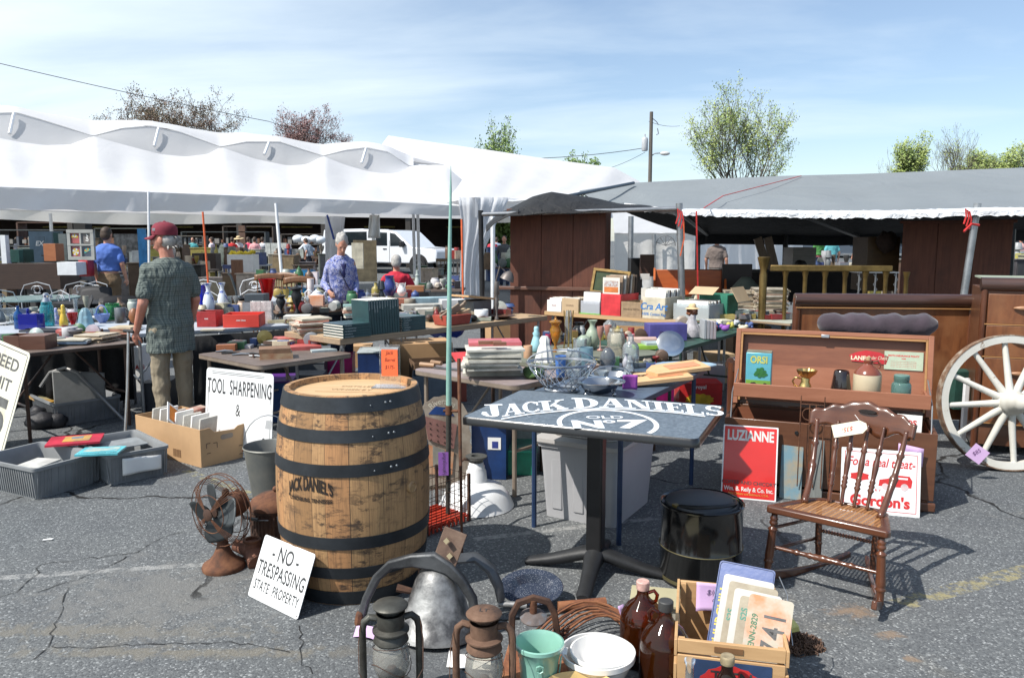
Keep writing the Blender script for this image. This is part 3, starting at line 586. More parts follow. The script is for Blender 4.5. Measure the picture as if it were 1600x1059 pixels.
    if hat=='cap': # back and side hair only
        m.ell((0,-.03,1.625),(.082,.078,.068),n=16)
        r=random.Random(2)
        for i in range(26): a=R(r.uniform(200,340)); p=Vector((.078*cos(a),-.02+.08*sin(a),1.60+r.uniform(-.03,.06))); m.tube([p,p+Vector((cos(a)*.02,sin(a)*.025,-.01)),p+Vector((cos(a)*.028,sin(a)*.035,-.025))],[.007,.005,.002],4)
    else:
        m.ell((0,-.012,1.672),(.088,.098,.100),n=16,k=12); m.ell((0,-.045,1.625),(.084,.072,.085),n=14)
        if hairlen: m.loft([((0,-.05,1.62-hairlen),(.07,0,0),(0,.04,0)),((0,-.05,1.58),(.088,0,0),(0,.06,0)),((0,-.03,1.66),(.088,0,0),(0,.08,0))],14)
        if hair is HAIRG and detail:
            r=random.Random(4)
            for i in range(30): a=r.uniform(0,2*PI); b_=r.uniform(-.3,1.2); m.ell((.074*cos(a)*cos(b_),-.015+.082*sin(a)*cos(b_),1.675+.088*sin(b_)),r.uniform(.018,.028),n=8,k=5)
    m.build('hair',hair,t,remesh=max(vox,.008) if hat!='cap' else 0,smooth=180)
    if detail or vox<.013:
        for sd_ in (-1,1):
            m=MB(); m.M=HA; m.ell((.031*sd_,.094,1.648),(.011,.008,.007),n=8,k=6); m.build('eye',plain((.03,.02,.015),.2),t)
    if hat in ('cap','straw'):
        m=MB(); m.M=HA@TM(0,-.002,1.688)@RM(rx=R(6 if hat=='cap' else 8))
        if hat=='cap':
            m.lathe([(.092,-.012),(.094,.02),(.088,.055),(.066,.082),(.03,.095),(0,.098)],24,sy=1.12); hm=hatmat
            m.ell((0,0,.098),(.011,.011,.007)); m.build('cap',hm,t,smooth=180)
            m=MB(); m.M=HA@TM(0,-.002,1.688)@RM(rx=R(-4)); P=[]
            m.grid(lambda u,v:(.086*(1-.18*v*v)*sin(R(-75+150*u)),.098*cos(R(-75+150*u))+.085*v*cos(R(-75+150*u))**.5,-.004-.030*sin(R(-75+150*u))**2*v-.012*v),16,6); m.build('cap_brim',hm,t,smooth=180,solid=.004)
        else:
            m.lathe([(.26,-.02),(.18,.0),(.10,.004),(.094,.05),(.085,.09),(.05,.105),(0,.10)],24,sy=1.05); m.build('straw_hat',mat('straw',(.66,.5,.28),.8,0,.2,30,bp=.4),t,smooth=180,solid=.004)
            m=MB(); m.M=HA@TM(0,-.002,1.688)@RM(rx=R(8)); m.lathe([(.103,.006),(.1,.03)],24,sy=1.05); m.build('hat_band',plain((.03,.02,.02)),t)
    return t,A,HA
hatmat=mat('maroon_cap_cloth',(.21,.022,.04),.85,0,.3,16,bp=.25)
# plaid shirt
def plaid():
    m,nt,p=newmat('green_plaid'); t=nn(nt,'ShaderNodeTexCoord'); sp=nn(nt,'ShaderNodeSeparateXYZ'); L=nt.links.new; L(t.outputs['Object'],sp.inputs[0])
    ang=mth(nt,'ADD',sp.outputs[0],mth(nt,'MULTIPLY',sp.outputs[1],.6))
    c=(.100,.122,.112)
    def lines(v,freq,th,off=0): return mth(nt,'LESS_THAN',mth(nt,'FRACT',mth(nt,'ADD',mth(nt,'MULTIPLY',v,freq*1.25),off)),th)
    a=lines(ang,42,.22); b=lines(sp.outputs[2],42,.22); d=lines(ang,21,.14,.3); e=lines(sp.outputs[2],21,.14,.3)
    k=mixc(nt,mth(nt,'MULTIPLY',a,.4),c,(.22,.25,.225)); k=mixc(nt,mth(nt,'MULTIPLY',b,.36),k,(.22,.25,.225)); k=mixc(nt,mth(nt,'MULTIPLY',d,.45),k,(.03,.045,.045)); k=mixc(nt,mth(nt,'MULTIPLY',e,.4),k,(.03,.045,.045))
    L(k,p.inputs['Base Color']); p.inputs['Roughness'].default_value=.9
    bump(nt,p,noise(nt,coords(nt,(1,1,.45)),9,4,.5,1.4),1.0,.05); return m
PL_=at(268,650); MAN,A_,HA_=person('older man in a maroon cap and green plaid shirt standing with a cane',(up(272,600,6.25)[0],6.25,0),138,1.655,SKINR,plaid(),KHAKI,hair=HAIRG,hat='cap',LA=[(-.235,-.03,1.12),(-.25,.09,.88)],RA=[(.225,.0,1.13),(.22,.1,.9)],fat=1.06,head=36,nod=4,vox=.0062,detail=True,tuck=.70,LL=[(-.10,.02,.50),(-.10,-.01,.09)],RL=[(.10,.03,.50),(.11,.02,.09)])
m=MB(); m.M=HA_@TM(0,-.002,1.688)@RM(rx=R(6)); m.box((-.088,.04,.03),(.004,.03,.022),rz=R(25)); m.build('cap_badge',plain((.6,.6,.6)),MAN)
t=thing('walking_cane','pale metal walking cane held in the hand of the man in the maroon cap','cane',(0,0,0))
hp=MAN.matrix_basis@Vector((-.29,.15,.80)); m=MB(); m.tube([(hp.x-.02,hp.y-.12,0),(hp.x-.01,hp.y-.05,.4),(hp.x,hp.y,.83)],.011,10); m.build('shaft',mat('aluminium',(.55,.54,.52),.35,.8,.2,9),t)
m=MB(); m.caps((hp.x-.045,hp.y+.03,.835),(hp.x+.05,hp.y-.03,.835),.014,.014,8); m.build('handle',BLACKP,t); m=MB(); m.lathe([(0,0),(.018,0),(.015,.04),(.011,.05)],10); m.build('rubber_tip',BLACKP,t,loc=(hp.x-.02,hp.y-.12,0))
# floral woman
def floral():
    m,nt,p=newmat('blue_floral'); v=coords(nt); vo=nn(nt,'ShaderNodeTexVoronoi'); vo.inputs['Scale'].default_value=26; nt.links.new(v,vo.inputs['Vector'])
    n=noise(nt,v,34,3); c=ramp(nt,vo.outputs['Distance'],[(.15,(.035,.045,.16)),(.32,(.45,.46,.62)),(.6,(.10,.13,.36))]); c=mixc(nt,ramp(nt,n,[(.5,(0,0,0)),(.62,(1,1,1))]),c,(.30,.32,.52))
    nt.links.new(c,p.inputs['Base Color']); p.inputs['Roughness'].default_value=.9; bump(nt,p,noise(nt,coords(nt,(1,1,.5)),9,3),.8,.02); return m
W,AW,HW=person('grey haired woman in a blue floral cardigan looking down over the glassware table',(up(533,500,8.8)[0],8.8,0),-62,1.63,SKIN,floral(),JEAN,hair=HAIRG,sleeve='long',LA=[(-.24,.02,1.13),(-.17,.22,1.02)],RA=[(.25,.0,1.14),(.24,.24,1.06)],lean=8,head=-8,nod=25,vox=.009,detail=True,fat=1.05)
W.scale=(.80*1.63/1.75,.88*1.63/1.75,1.63/1.75)
m=MB(); m.M=AW; m.loft([((0,.115,z),(.045,0,0),(0,.03,0)) for z in (.92,1.2,1.4)],10); m.build('navy_top',cloth('navy_cloth',(.012,.014,.08)),W,smooth=180)
m=MB(); m.M=AW; m.tube([(.12,.07,1.44),(.05,.155,1.3),(-.08,.165,1.1),(-.16,.12,.95)],.006,5); m.build('bag_strap',plain((.03,.03,.06)),W)
def walker(label,px,Y,face,shirt,pants,hgt=1.7,vox=.022,**k):
    return person(label,(up(px,450,Y)[0],Y,0),face,hgt,shirt=cloth('cl_%d%d%d'%tuple(int(c*99) for c in shirt),shirt),pants=cloth('cl_%d%d%d'%tuple(int(c*99) for c in pants),pants),vox=vox,**k)
walker('man in a bright blue shirt, back turned, beside the stained glass window panel',172,13.2,85,(.085,.17,.50),(.17,.11,.06),1.74,vox=.013,fat=1.25,tuck=.95)
t,_,_=walker('seated grey haired person in a red shirt in front of the white truck',620,12.8,95,(.52,.02,.045),(.03,.03,.04),1.7,vox=.013,zoff=-.42,hair=HAIRG,LL=[(-.13,.42,.5),(-.14,.44,.09)],RL=[(.13,.42,.5),(.14,.44,.09)],LA=[(-.27,.05,.78),(-.2,.25,.62)],RA=[(.27,.05,.78),(.2,.25,.62)])
m=MB(); m.text('Bud',.125,M=TM(0.05,-.150,.80)@RM(rx=R(90)),bold=.02,shear=.15); m.v=[Vector((v.x,v.y+.5*v.x*v.x,v.z)) for v in m.v]; m.build('shirt_lettering',WPAPER,t)
SCp=SC
t=thing('stool','plain dark stool under the seated person in the red shirt','stool',(up(620,450,12.8)[0],12.8,0)); m=MB(); m.box((0,0,.42),(.36,.36,.03)); m.build('seat',DARKM,t,bev=.004)
for a,b in ((-1,-1),(-1,1),(1,-1),(1,1)): m=MB(); m.tube([(a*.15,b*.15,0),(a*.13,b*.13,.41)],.014,6); m.build('leg',DARKM,t)
walker('man in a wide straw hat and grey T-shirt standing behind the orange display rack',1118,18.5,60,(.17,.135,.12),(.12,.11,.10),1.66,vox=.014,hat='straw',head=-10,hair=HAIRG,fat=1.15)
walker('woman with sunglasses, grey hooded jacket and dark capri jeans walking beside the brown cabinet',788,26,-95,(.075,.085,.10),(.02,.035,.08),1.66,vox=.014,sleeve='long')

walker('person in a light blue shirt bending over behind the brass bed frame',1300,13.6,-170,(.42,.52,.68),(.02,.025,.04),1.6,vox=.014,lean=68,sleeve='long',LA=[(-.2,.55,.78),(-.2,.6,.52)],RA=[(.2,.55,.78),(.2,.6,.52)],hair=HAIRK)
walker('man in a turquoise striped shirt with his back turned beyond the brass bed frame',1297,27,90,(.12,.42,.46),(.3,.3,.32),1.7)
walker('person in a green top with a bald head far behind the wooden shelf',1276,33,100,(.07,.24,.06),(.2,.04,.05),1.68,hair=SKIN)
walker('person in a dark blue top beside the one in green far behind the shelf',1286,34,80,(.04,.05,.09),(.2,.2,.25),1.68)
walker('woman in a pale olive top and white skirt far off near the black canopy post',1336,33,120,(.33,.36,.12),(.7,.7,.7),1.6,bottom='skirt')
walker('person in a pale pink shirt far beyond the right edge of the plank cupboard',1590,30,100,(.6,.35,.33),(.1,.1,.1),1.65)
grp='distant shoppers by the dark shed'
for a in (('shopper in a teal top far off just right of the man in the maroon cap',305,36,-90,(.08,.36,.38),(.25,.25,.3)),
 ('shopper in a white top walking past the orange marker pole',334,35,180,(.66,.6,.64),(.06,.06,.08)),
 ('shopper in a red shirt beside the one in the straw hat',366,35,100,(.55,.03,.03),(.1,.1,.12)),
 ('shopper in a sleeveless magenta top beside the one in pale pink',391,34.5,80,(.68,.06,.14),(.06,.05,.08)),
 ('shopper in a pale pink top and brown shorts with bare legs',401,33.5,95,(.72,.36,.37),(.08,.05,.04)),
 ('shopper in a white shirt just right of the pale pink top',413,36,80,(.7,.7,.72),(.1,.1,.12)),
 ('shopper in a white shirt bending by the hanging white lampshades',474,33,-20,(.7,.72,.78),(.05,.05,.06)),
 ('man in a grey T-shirt leaning over goods by the blue plastic drum',487,31.5,150,(.33,.38,.44),(.02,.02,.03)),
 ('shopper in a dark shirt at the far left under the tent',32,38,60,(.08,.09,.12),(.05,.05,.06)),
 ('shopper in a red shirt at the edge of the tent curtain beyond the post',770,33,-70,(.6,.05,.08),(.08,.08,.1)),
 ('shopper in faded blue behind the one in red beside the bushy tree',776,36,80,(.3,.38,.5),(.1,.1,.12))):
    walker(*a,1.64,group=grp,bottom='shorts' if 'shorts' in a[0] else 'trousers',sleeve='none' if 'sleeveless' in a[0] else 'short',lean=22 if 'lean' in a[0] or 'bending' in a[0] else 0)
walker('shopper in a white shirt and straw hat between the red and magenta tops',376,35.5,80,(.7,.7,.7),(.1,.1,.12),1.66,group=grp,hat='straw')
# ================= foreground =================
def frame(BL,BR,TL):
    X=(BR-BL).normalized(); Y=TL-BL; Y=(Y-X*Y.dot(X)).normalized(); Z=X.cross(Y); M=Matrix((X,Y,Z)).transposed().to_4x4(); M.translation=BL; return M
def setM(o,M): o.matrix_world=M; o.location=M.to_translation(); o.rotation_euler=M.to_euler()
def rrect(w,h,r,n=5,x0=0,y0=0):
    P=[]
    for cx,cy,a in ((w-r,r,-90),(w-r,h-r,0),(r,h-r,90),(r,r,180)):
        for i in range(n+1): b=R(a+90*i/n); P.append((x0+cx+r*cos(b),y0+cy+r*sin(b)))
    return P
def board(name,label,cat,BL,BR,TL,w,h,mt,th=.003,rad=.012,group=None):
    t=thing(name,label,cat,group=group); setM(t,frame(BL,BR,TL)); m=MB(); m.prism(rrect(w,h,rad),-th,0); m.build('panel',mt,t,bev=.0006); return t
def letters(t,items,mt,name='lettering',z=.0008):
    m=MB()
    for (s,x,y,size,sx,kw) in items: m.text(s,size,M=TM(x,y,z),sx=sx,**kw)
    return m.build(name,mt,t,smooth=0)
ENAMW=chipped('white_enamel',(.78,.79,.79),18,.69); INK=mat('black_ink',(.02,.02,.022),.5,0,.5,30,c2=(.06,.06,.06)); REDINK=mat('red_ink',(.60,.03,.03),.5,0,.15,20)
def strokes(m,segs,w,z=.0008,M=None):
    for k,(a,b) in enumerate(segs):
        a=Vector((*a,0));b=Vector((*b,0)); d=(b-a); l=d.length; d/=l; q=Vector((-d.y,d.x,0))*w/2; zz=Vector((0,0,z+.00004*k)); vs=[a-q+zz,b-q+zz,b+q+zz,a+q+zz]
        m.add([M@v for v in vs] if M else vs,[(0,1,2,3)])
# ---- oak barrel ----
def staves():
    m,nt,p=newmat('oak_staves'); L=nt.links.new; t=nn(nt,'ShaderNodeTexCoord'); sp=nn(nt,'ShaderNodeSeparateXYZ'); L(t.outputs['Object'],sp.inputs[0])
    a=mth(nt,'MULTIPLY',mth(nt,'ADD',mth(nt,'ARCTAN2',sp.outputs[1],sp.outputs[0]),PI),26/(2*PI)); 
    a=mth(nt,'ADD',a,mth(nt,'MULTIPLY',mth(nt,'SINE',mth(nt,'MULTIPLY',a,2.3)),.18))
    fr=mth(nt,'FRACT',a); fl=mth(nt,'FLOOR',a); wn=nn(nt,'ShaderNodeTexWhiteNoise',noise_dimensions='1D'); L(fl,wn.inputs['W'])
    c=ramp(nt,wn.outputs[0],[(0,(.30,.165,.07)),(.35,(.41,.235,.105)),(.7,(.48,.28,.125)),(1,(.46,.22,.09))])
    cb=nn(nt,'ShaderNodeCombineXYZ'); L(mth(nt,'MULTIPLY',a,5),cb.inputs[0]); L(mth(nt,'MULTIPLY',sp.outputs[2],2.2),cb.inputs[1]); L(wn.outputs[0],cb.inputs[2])
    g=noise(nt,cb.outputs[0],3,6,.7,.4); c=mixc(nt,ramp(nt,g,[(.44,(0,0,0)),(.70,(.75,.75,.75))]),c,(.16,.09,.045))
    cb2=nn(nt,'ShaderNodeCombineXYZ'); L(mth(nt,'MULTIPLY',a,.9),cb2.inputs[0]); L(mth(nt,'MULTIPLY',sp.outputs[2],26),cb2.inputs[1])
    g2=noise(nt,cb2.outputs[0],1,6,.75,.2); st=noise(nt,coords(nt),4.5,6,.65,.4)
    mk=mth(nt,'MULTIPLY',ramp(nt,g2,[(.50,(0,0,0)),(.58,(1,1,1))]),ramp(nt,st,[(.42,(0,0,0)),(.56,(.9,.9,.9))]))
    c=mixc(nt,mk,c,(.05,.032,.022)); c=mixc(nt,ramp(nt,noise(nt,coords(nt,(1,1,.5)),7,6,.7,.6),[(.57,(0,0,0)),(.72,(.8,.8,.8))]),c,(.07,.045,.03))
    seam=mth(nt,'LESS_THAN',mth(nt,'ABSOLUTE',mth(nt,'SUBTRACT',fr,.5)),.488); c=mixc(nt,seam,(.05,.03,.018),c); L(c,p.inputs['Base Color']); p.inputs['Roughness'].default_value=.7
    bump(nt,p,mth(nt,'ADD',mth(nt,'MULTIPLY',g,.3),mth(nt,'MULTIPLY',seam,1.2)),.5,.004); return m
OAK=staves(); HOOP=mat('hoop_iron',(.05,.056,.063),.48,.55,.4,7,bp=.2,bsc=40)
BX,BY,BH=-.722,3.49,.905
t=thing('oak_barrel','large oak whiskey barrel with six dark hoops standing in the middle foreground','barrel',(BX,BY,0))
def rz_(z): u=(z-BH/2)/(BH/2); return .343-.046*u*u-.004*u**4
pr=[(0,.03),(rz_(0)-.03,.03),(rz_(0)-.02,0)]+[(rz_(BH*i/24),BH*i/24) for i in range(25)]+[(rz_(BH)-.022,BH),(rz_(BH)-.028,BH-.028)]
m=MB(); m.lathe(pr,104); m.build('staves',OAK,t,smooth=30)
m=MB(); m.lathe([(0,BH-.026),(rz_(BH)-.026,BH-.026)],64); m.build('head',wood('oak_head',(.60,.41,.22),(.50,.31,.15),0,4,.6,k=9,dirt=(.42,.25,.12)),t)
hm=MB()
for z0,z1 in ((BH-.066,BH-.003),(BH-.188,BH-.136),(BH-.330,BH-.278),(.262,.315),(.128,.178),(.004,.066)):
    m=MB(); m.lathe([(rz_(z0)+.0005,z0),(rz_(z0)+.0042,z0),(rz_(z1)+.0042,z1),(rz_(z1)+.0005,z1)],104); o=m.build('hoop',HOOP,t,smooth=30)
    zc=(z0+z1)/2
    if z0>.4:
        for k,a in enumerate((-47,-51.5,-64)): m=MB(); rr=rz_(zc)+.005; m.ell((rr*cos(R(a)),rr*sin(R(a)),zc+(.0 if k<2 else -.006)),.0065 if k<2 else .004,n=8,k=6); m.build('rivet',mat('rivet',(.2,.22,.24),.4,.7),o)
def onbar(th0,zb,r_=.0025):
    def f(X,Y):
        z=zb+Y; rr=rz_(z)+r_; a=th0+X/rr; return (rr*cos(a),rr*sin(a),z)
    return f
BRAND=mat('branded_char',(.018,.012,.010),.8)
m=MB(); th0=R(-111)
def archw(X,Y): return onbar(th0,.490)(X,Y*(1.55-.45*abs(X)/.12)+.026*(1-(X/.12)**2))
for w_,s_ in (('JACK',-.074),('DANIEL\'S',.040)): m.text(w_,.056,sx=.60,warp=lambda X,Y,s_=s_:archw(X+s_,Y),bold=.03,M=None)
m.text('LYNCHBURG, TENNESSEE',.0225,sx=.82,warp=lambda X,Y:onbar(th0,.466)(X,Y),bold=.035); m.build('brand_mark',BRAND,t,smooth=0)
m=MB(); a=R(-34); c=Vector(((rz_(.49)+.004)*cos(a),(rz_(.49)+.004)*sin(a),.49)); m.M=TM(*c)@RM(ry=R(90),rz=a); m.lathe([(.026,-.006),(.026,.006),(.020,.010),(.018,.006),(0,.006)],20); m.build('bung',wood('bung_wood',(.45,.28,.13),(.25,.15,.08)),t)
m=MB(); m.M=TM(0,0,BH-.0250)@RM(rz=R(-6)); m.text('DISTILLERY',.045,M=TM(.02,.06,0),sx=.8); m.text('WHISKEY',.05,M=TM(.0,-.02,0.0002),sx=.9); m.tube([(-.15,-.06,0),(.15,-.06,0)],.001,4); m.build('head_stamp',mat('brown_stamp',(.36,.22,.11),.8),t,smooth=0)
# clear sign holder with orange note
ACR=glass('acrylic',(.97,.97,.98),.08,.03)
c=Vector((BX+.165,BY+.06,BH-.024)); t=thing('sign_holder','clear acrylic sign holder with orange price note on the barrel top','sign holder',c,R(-3))
m=MB(); m.box((0,0,.002),(.155,.10,.003)); m.build('foot',ACR,t); m=MB(); m.box((0,-.004,.098),(.094,.003,.19)); m.box((0,.004,.098),(.094,.003,.19)); m.build('sleeve',ACR,t)
m=MB(); m.box((.0,-.0075,.112),(.075,.001,.122)); m.build('note',mat('orange_note',(.92,.17,.06),.8,0,.06,5),t)
m=MB()
for s_,z,sz in (('Jack',.150,.026),('Barrel',.118,.024),('$175-',.084,.024)): m.text(s_,sz,M=TM(0,-.0085,z)@RM(rx=R(90)),shear=.25,sx=.8)
m.build('handwriting',mat('red_brown_ink',(.25,.03,.02),.7),t,smooth=0)
# ---- NO TRESPASSING sign ----
BL=at(387,930)+Vector((0,0,.002)); BR=at(465,969)+Vector((0,0,.002)); t=board('no_trespassing_sign','white NO TRESPASSING STATE PROPERTY sign leaning on the front left of the barrel','sign',BL,BR,BL+Vector((.075,.07,.25)),.36,.268,ENAMW)
letters(t,[('- NO -',.18,.182,.088,.78,dict(bold=.012)),('TRESPASSING',.18,.105,.084,.62,dict(bold=.014,sp=1.08)),('STATE  PROPERTY',.18,.040,.060,.60,dict(bold=.012,sp=1.1))],INK)
m=MB(); 
for x,y in ((.012,.012),(.348,.012),(.012,.256),(.348,.256)): m.prism([(x+.003*cos(R(a)),y+.003*sin(R(a))) for a in range(0,360,45)],.0002,.0008)
m.build('nail_hole',INK,t,smooth=0)
# ---- rusty fan ----
FX=at(346,895); t=thing('desk_fan','rusty old desk fan with bent wire cage left of the barrel','fan',(FX.x-.01,FX.y+.06,0),R(-118))
m=MB(); m.lathe([(0,0),(.098,0),(.10,.012),(.094,.026),(.07,.04),(.045,.07),(.028,.11),(.022,.15),(0,.155)],28,sy=1.0); m.build('base',RUST,t)
m=MB(); m.M=TM(0,0,.285); AX=Vector((1,0,0))
m.box((-.02,0,-.07),(.03,.05,.12)); m.build('neck',RUST,t,bev=.006)
m=MB(); m.M=TM(-.03,0,.29)@RM(ry=R(-90)); m.lathe([(0,-.03),(.045,-.03),(.06,.0),(.062,.06),(.05,.10),(.02,.115),(0,.115)],20); m.build('motor_housing',RUST,t)
m=MB(); m.ell((-.03,0,.36),(.02,.014,.025)); m.ell((-.1,0,.34),(.016,.016,.02)); m.build('knob',RUSTD,t)
BLADE=mat('grey_blade',(.075,.085,.09),.45,.6,.4,10)
for k in range(4):
    m=MB(); a=R(20+90*k); Mx=TM(.035,0,.285)@Matrix.Rotation(a,4,'X')
    def bl(u,v):
        r=.022+.115*v; wd=.012+.055*sin(PI*min(1,v*.62+.12)); y=(u-.5)*2*wd; return Mx@Vector((y*.45,y+.02*v,r-.02*(u-.5)**2*4*v*.4))
    m.grid(bl,8,8); m.build('blade',BLADE,t,smooth=180,solid=.0015)
m=MB(); m.M=TM(.035,0,.285)@RM(ry=R(90)); m.lathe([(0,-.03),(.02,-.03),(.022,.01),(0,.014)],14); m.build('hub',RUSTD,t)
cg=Vector((.075,0,.285)); m=MB(); r=random.Random(4)
m.M=TM(*cg)@RM(ry=R(90)); m.lathe([(0,0),(.027,0),(.029,.006),(.02,.012),(0,.013)],18); m.M=Matrix.Identity(4); m.build('cage_badge',RUSTD,t)
m=MB()
for rr,x in ((.172,-.02),(.172,.0),(.165,.03),(.128,-.062),(.09,.068)): m.tube([(x,rr*cos(R(a)),.285+rr*sin(R(a))) for a in range(0,360,12)],.0022,5,closed=True)
for k in range(4):
    for j in range(5):
        a=R(90*k+45+(j-2)*4); rad=lambda q,x:(x,q*cos(a),.285+q*sin(a)); m.tube([rad(.027,.078),rad(.09,.07),rad(.15,.045),rad(.172,.0),rad(.165,-.03),rad(.128,-.062),rad(.06,-.085)],.0016,4)
m.build('wire_cage',RUST,t)
# ---- galvanised bucket, ribbed can, pipe fitting ----
def bail(rx,z0,h,tilt=0,r=.003): return [(rx*cos(R(a)),sin(R(a))*sin(R(tilt))*h,z0+sin(R(a))*cos(R(tilt))*h) for a in range(0,181,15)]
p=at(425,782); t=thing('metal_bucket','dull galvanised metal bucket with tall wire handle behind the rusty can','bucket',p,R(10))
m=MB(); m.lathe([(0,.004),(.105,.004),(.15,.33),(.156,.335),(.152,.342),(.147,.335),(.102,.01),(0,.01)],36); m.build('pail',mat('dull_zinc',(.16,.165,.155),.55,.6,.45,5,c2=(.24,.23,.2)),t)
m=MB(); m.tube(bail(.15,.33,.20,-8),.003,5); m.build('handle',STEEL,t); m=MB(); m.tube([(-.15,0,.33),(-.158,0,.31)],.006,6); m.build('handle_lug',RUST,t)
m=MB(); m.box((.02,-.16,.50),(.035,.002,.05),ry=.2); m.build('paper_tag',WPAPER,t)
p=at(430,858); t=thing('ribbed_can','rusty ribbed metal can with domed lid tucked beside the barrel','can',(p.x-.02,p.y+.05,0))
m=MB(); m.lathe([(0,0),(.112,0),(.115,.01),(.112,.02),(.112,.03)],36)
n=72; vs=[]; m.add([((.112-.004*(i%2))*cos(2*PI*i/n),(.112-.004*(i%2))*sin(2*PI*i/n),z) for z in (.03,.195) for i in range(n)],[(i,(i+1)%n,n+(i+1)%n,n+i) for i in range(n)])
m.lathe([(.112,.195),(.115,.2),(.113,.21)],36); m.build('body',RUSTD,t,smooth=20)
m=MB(); m.lathe([(.118,.21),(.118,.222),(.10,.25),(.06,.275),(.03,.285),(0,.287)],36); m.ell((.02,0,.30),(.018,.018,.014)); m.build('lid',RUST,t)
m=MB(); m.tube([(-.118,-.02,.215),(-.135,-.05,.20),(-.125,-.10,.19),(-.03,-.14,.185),(.02,-.14,.185)],.003,5); m.build('handle',STEEL,t); m=MB(); m.tube([(-.11,-.105,.189),(-.03,-.14,.186)],.009,8); m.build('handle_grip',BLACKP,t)
p=at(392,880); t=thing('pipe_fitting','rusty branched cast iron pipe fitting between the fan and the sign','pipe fitting',p)
m=MB(); m.tube([(.0,.03,.02),(.0,.03,.10)],[.045,.036],14); m.tube([(-.09,.06,.07),(.0,.02,.05)],[.03,.034],12); m.tube([(.0,.03,.05),(.05,-.05,.02)],[.04,.045],12); m.build('body',rust('iron_fitting',(.19,.085,.055),(.11,.05,.035),(.24,.12,.08)),t,smooth=60)
m=MB(); m.lathe([(.040,0),(.044,.003),(.044,.014),(.03,.014),(.03,.0)],18); m.build('collar',RUST,t,loc=(0,.03,.098))
# ---- cast iron bell with yoke ----
IRON=mat('grey_cast_iron',(.12,.125,.13),.5,.5,.5,5,c2=(.045,.047,.05),bp=.35,bsc=50,lo=.38,hi=.6); IRON2=mat('worn_bell_iron',(.42,.42,.41),.5,.5,.65,9,c2=(.08,.08,.082),bp=.45,bsc=45,lo=.36,hi=.62)
bp=at(690,985); t=thing('cast_iron_bell','grey cast iron farm bell with curved yoke lying in front of the barrel','bell',(bp.x-.02,bp.y-.0,0),R(-12))
m=MB(); m.M=TM(0,0,.004)@RM(rx=R(-6)); m.lathe([(.165,0),(.178,.0),(.172,.02),(.15,.045),(.125,.09),(.105,.15),(.09,.2),(.072,.24),(.045,.265),(.0,.272)],44); m.lathe([(.165,0),(.14,.045),(.11,.1),(.08,.2),(0,.26)],30); m.build('bell',IRON2,t,smooth=50)
def flat(m,pts,wd,th,up_=(0,-1,0)):
    P=[Vector(p) for p in pts]; k=len(P); wl=wd if isinstance(wd,list) else [wd]*k; vs=[]
    for i in range(k):
        d=(P[min(i+1,k-1)]-P[max(i-1,0)]).normalized(); n=Vector(up_); q=d.cross(n).normalized(); vs+=[P[i]+q*wl[i]/2+n*th/2,P[i]-q*wl[i]/2+n*th/2,P[i]-q*wl[i]/2-n*th/2,P[i]+q*wl[i]/2-n*th/2]
    m.add(vs,[(4*i+j,4*i+(j+1)%4,4*i+4+(j+1)%4,4*i+4+j) for i in range(k-1) for j in range(4)]+[(3,2,1,0),(4*k-4,4*k-3,4*k-2,4*k-1)])
yk=[(-.315,-.02,.02),(-.285,-.02,.12),(-.24,-.02,.21),(-.18,-.02,.27),(-.09,-.02,.295),(0,-.02,.300),(.06,-.02,.275),(.11,-.02,.23),(.155,-.02,.16),(.165,-.02,.08),(.15,-.02,.03)]
m=MB(); flat(m,yk,[.035,.032,.034,.038,.05,.07,.05,.038,.034,.034,.03],.034); m.build('yoke',IRON,t,bev=.008)
m=MB(); m.caps((-.318,-.03,.018),(-.312,-.03,.05),.019,.018,8); m.build('yoke_foot',RUST,t)
m=MB(); m.box((.06,.0,.355),(.095,.012,.135),ry=R(18),rx=R(-12)); o=m.build('mounting_plate',rust('plate_rust',(.17,.11,.08),(.11,.07,.055),(.22,.15,.11),metal=.2),t,bev=.002)
for x,z in ((.053,.385),(.065,.325)): m=MB(); m.M=TM(x,-.014,z)@RM(rx=R(78)); m.prism([(.013*cos(R(a)),.013*sin(R(a))) for a in range(0,360,90)],0,.014); m.build('bolt',mat('brass_bolt',(.55,.45,.28),.4,.6),o,bev=.002)
m=MB(); m.tube([(.05,.08,.27),(.13,.12,.27),(.19,.13,.22),(.225,.13,.15),(.235,.13,.09)],[.022,.026,.028,.026,.022],10,sq=.6); m.build('side_arm',IRON,t); m=MB(); m.tube([(-.06,.02,.25),(-.07,.0,.16)],[.018,.014],10); m.tube([(-.09,.0,.155),(-.16,-.01,.17)],[.012,.017],8); m.build('clapper_arm',RUSTD,t)
m=MB(); m.tube([(.225,.13,.075),(.34,.14,.075)],.013,10); m.build('pivot_pin',IRON2,t)
p=at(566,990); m=MB(); m.grid(lambda u,v:(p.x+u*.12-.03,p.y+v*.07-.03-u*.05,.004+.012*sin(u*3)+.01*v),5,4); tag(m.build('paper_tag',mat('lilac_paper',(.62,.42,.68),.8,0,.06,6),smooth=60),'crumpled lilac price tag under the left foot of the bell yoke','tag')
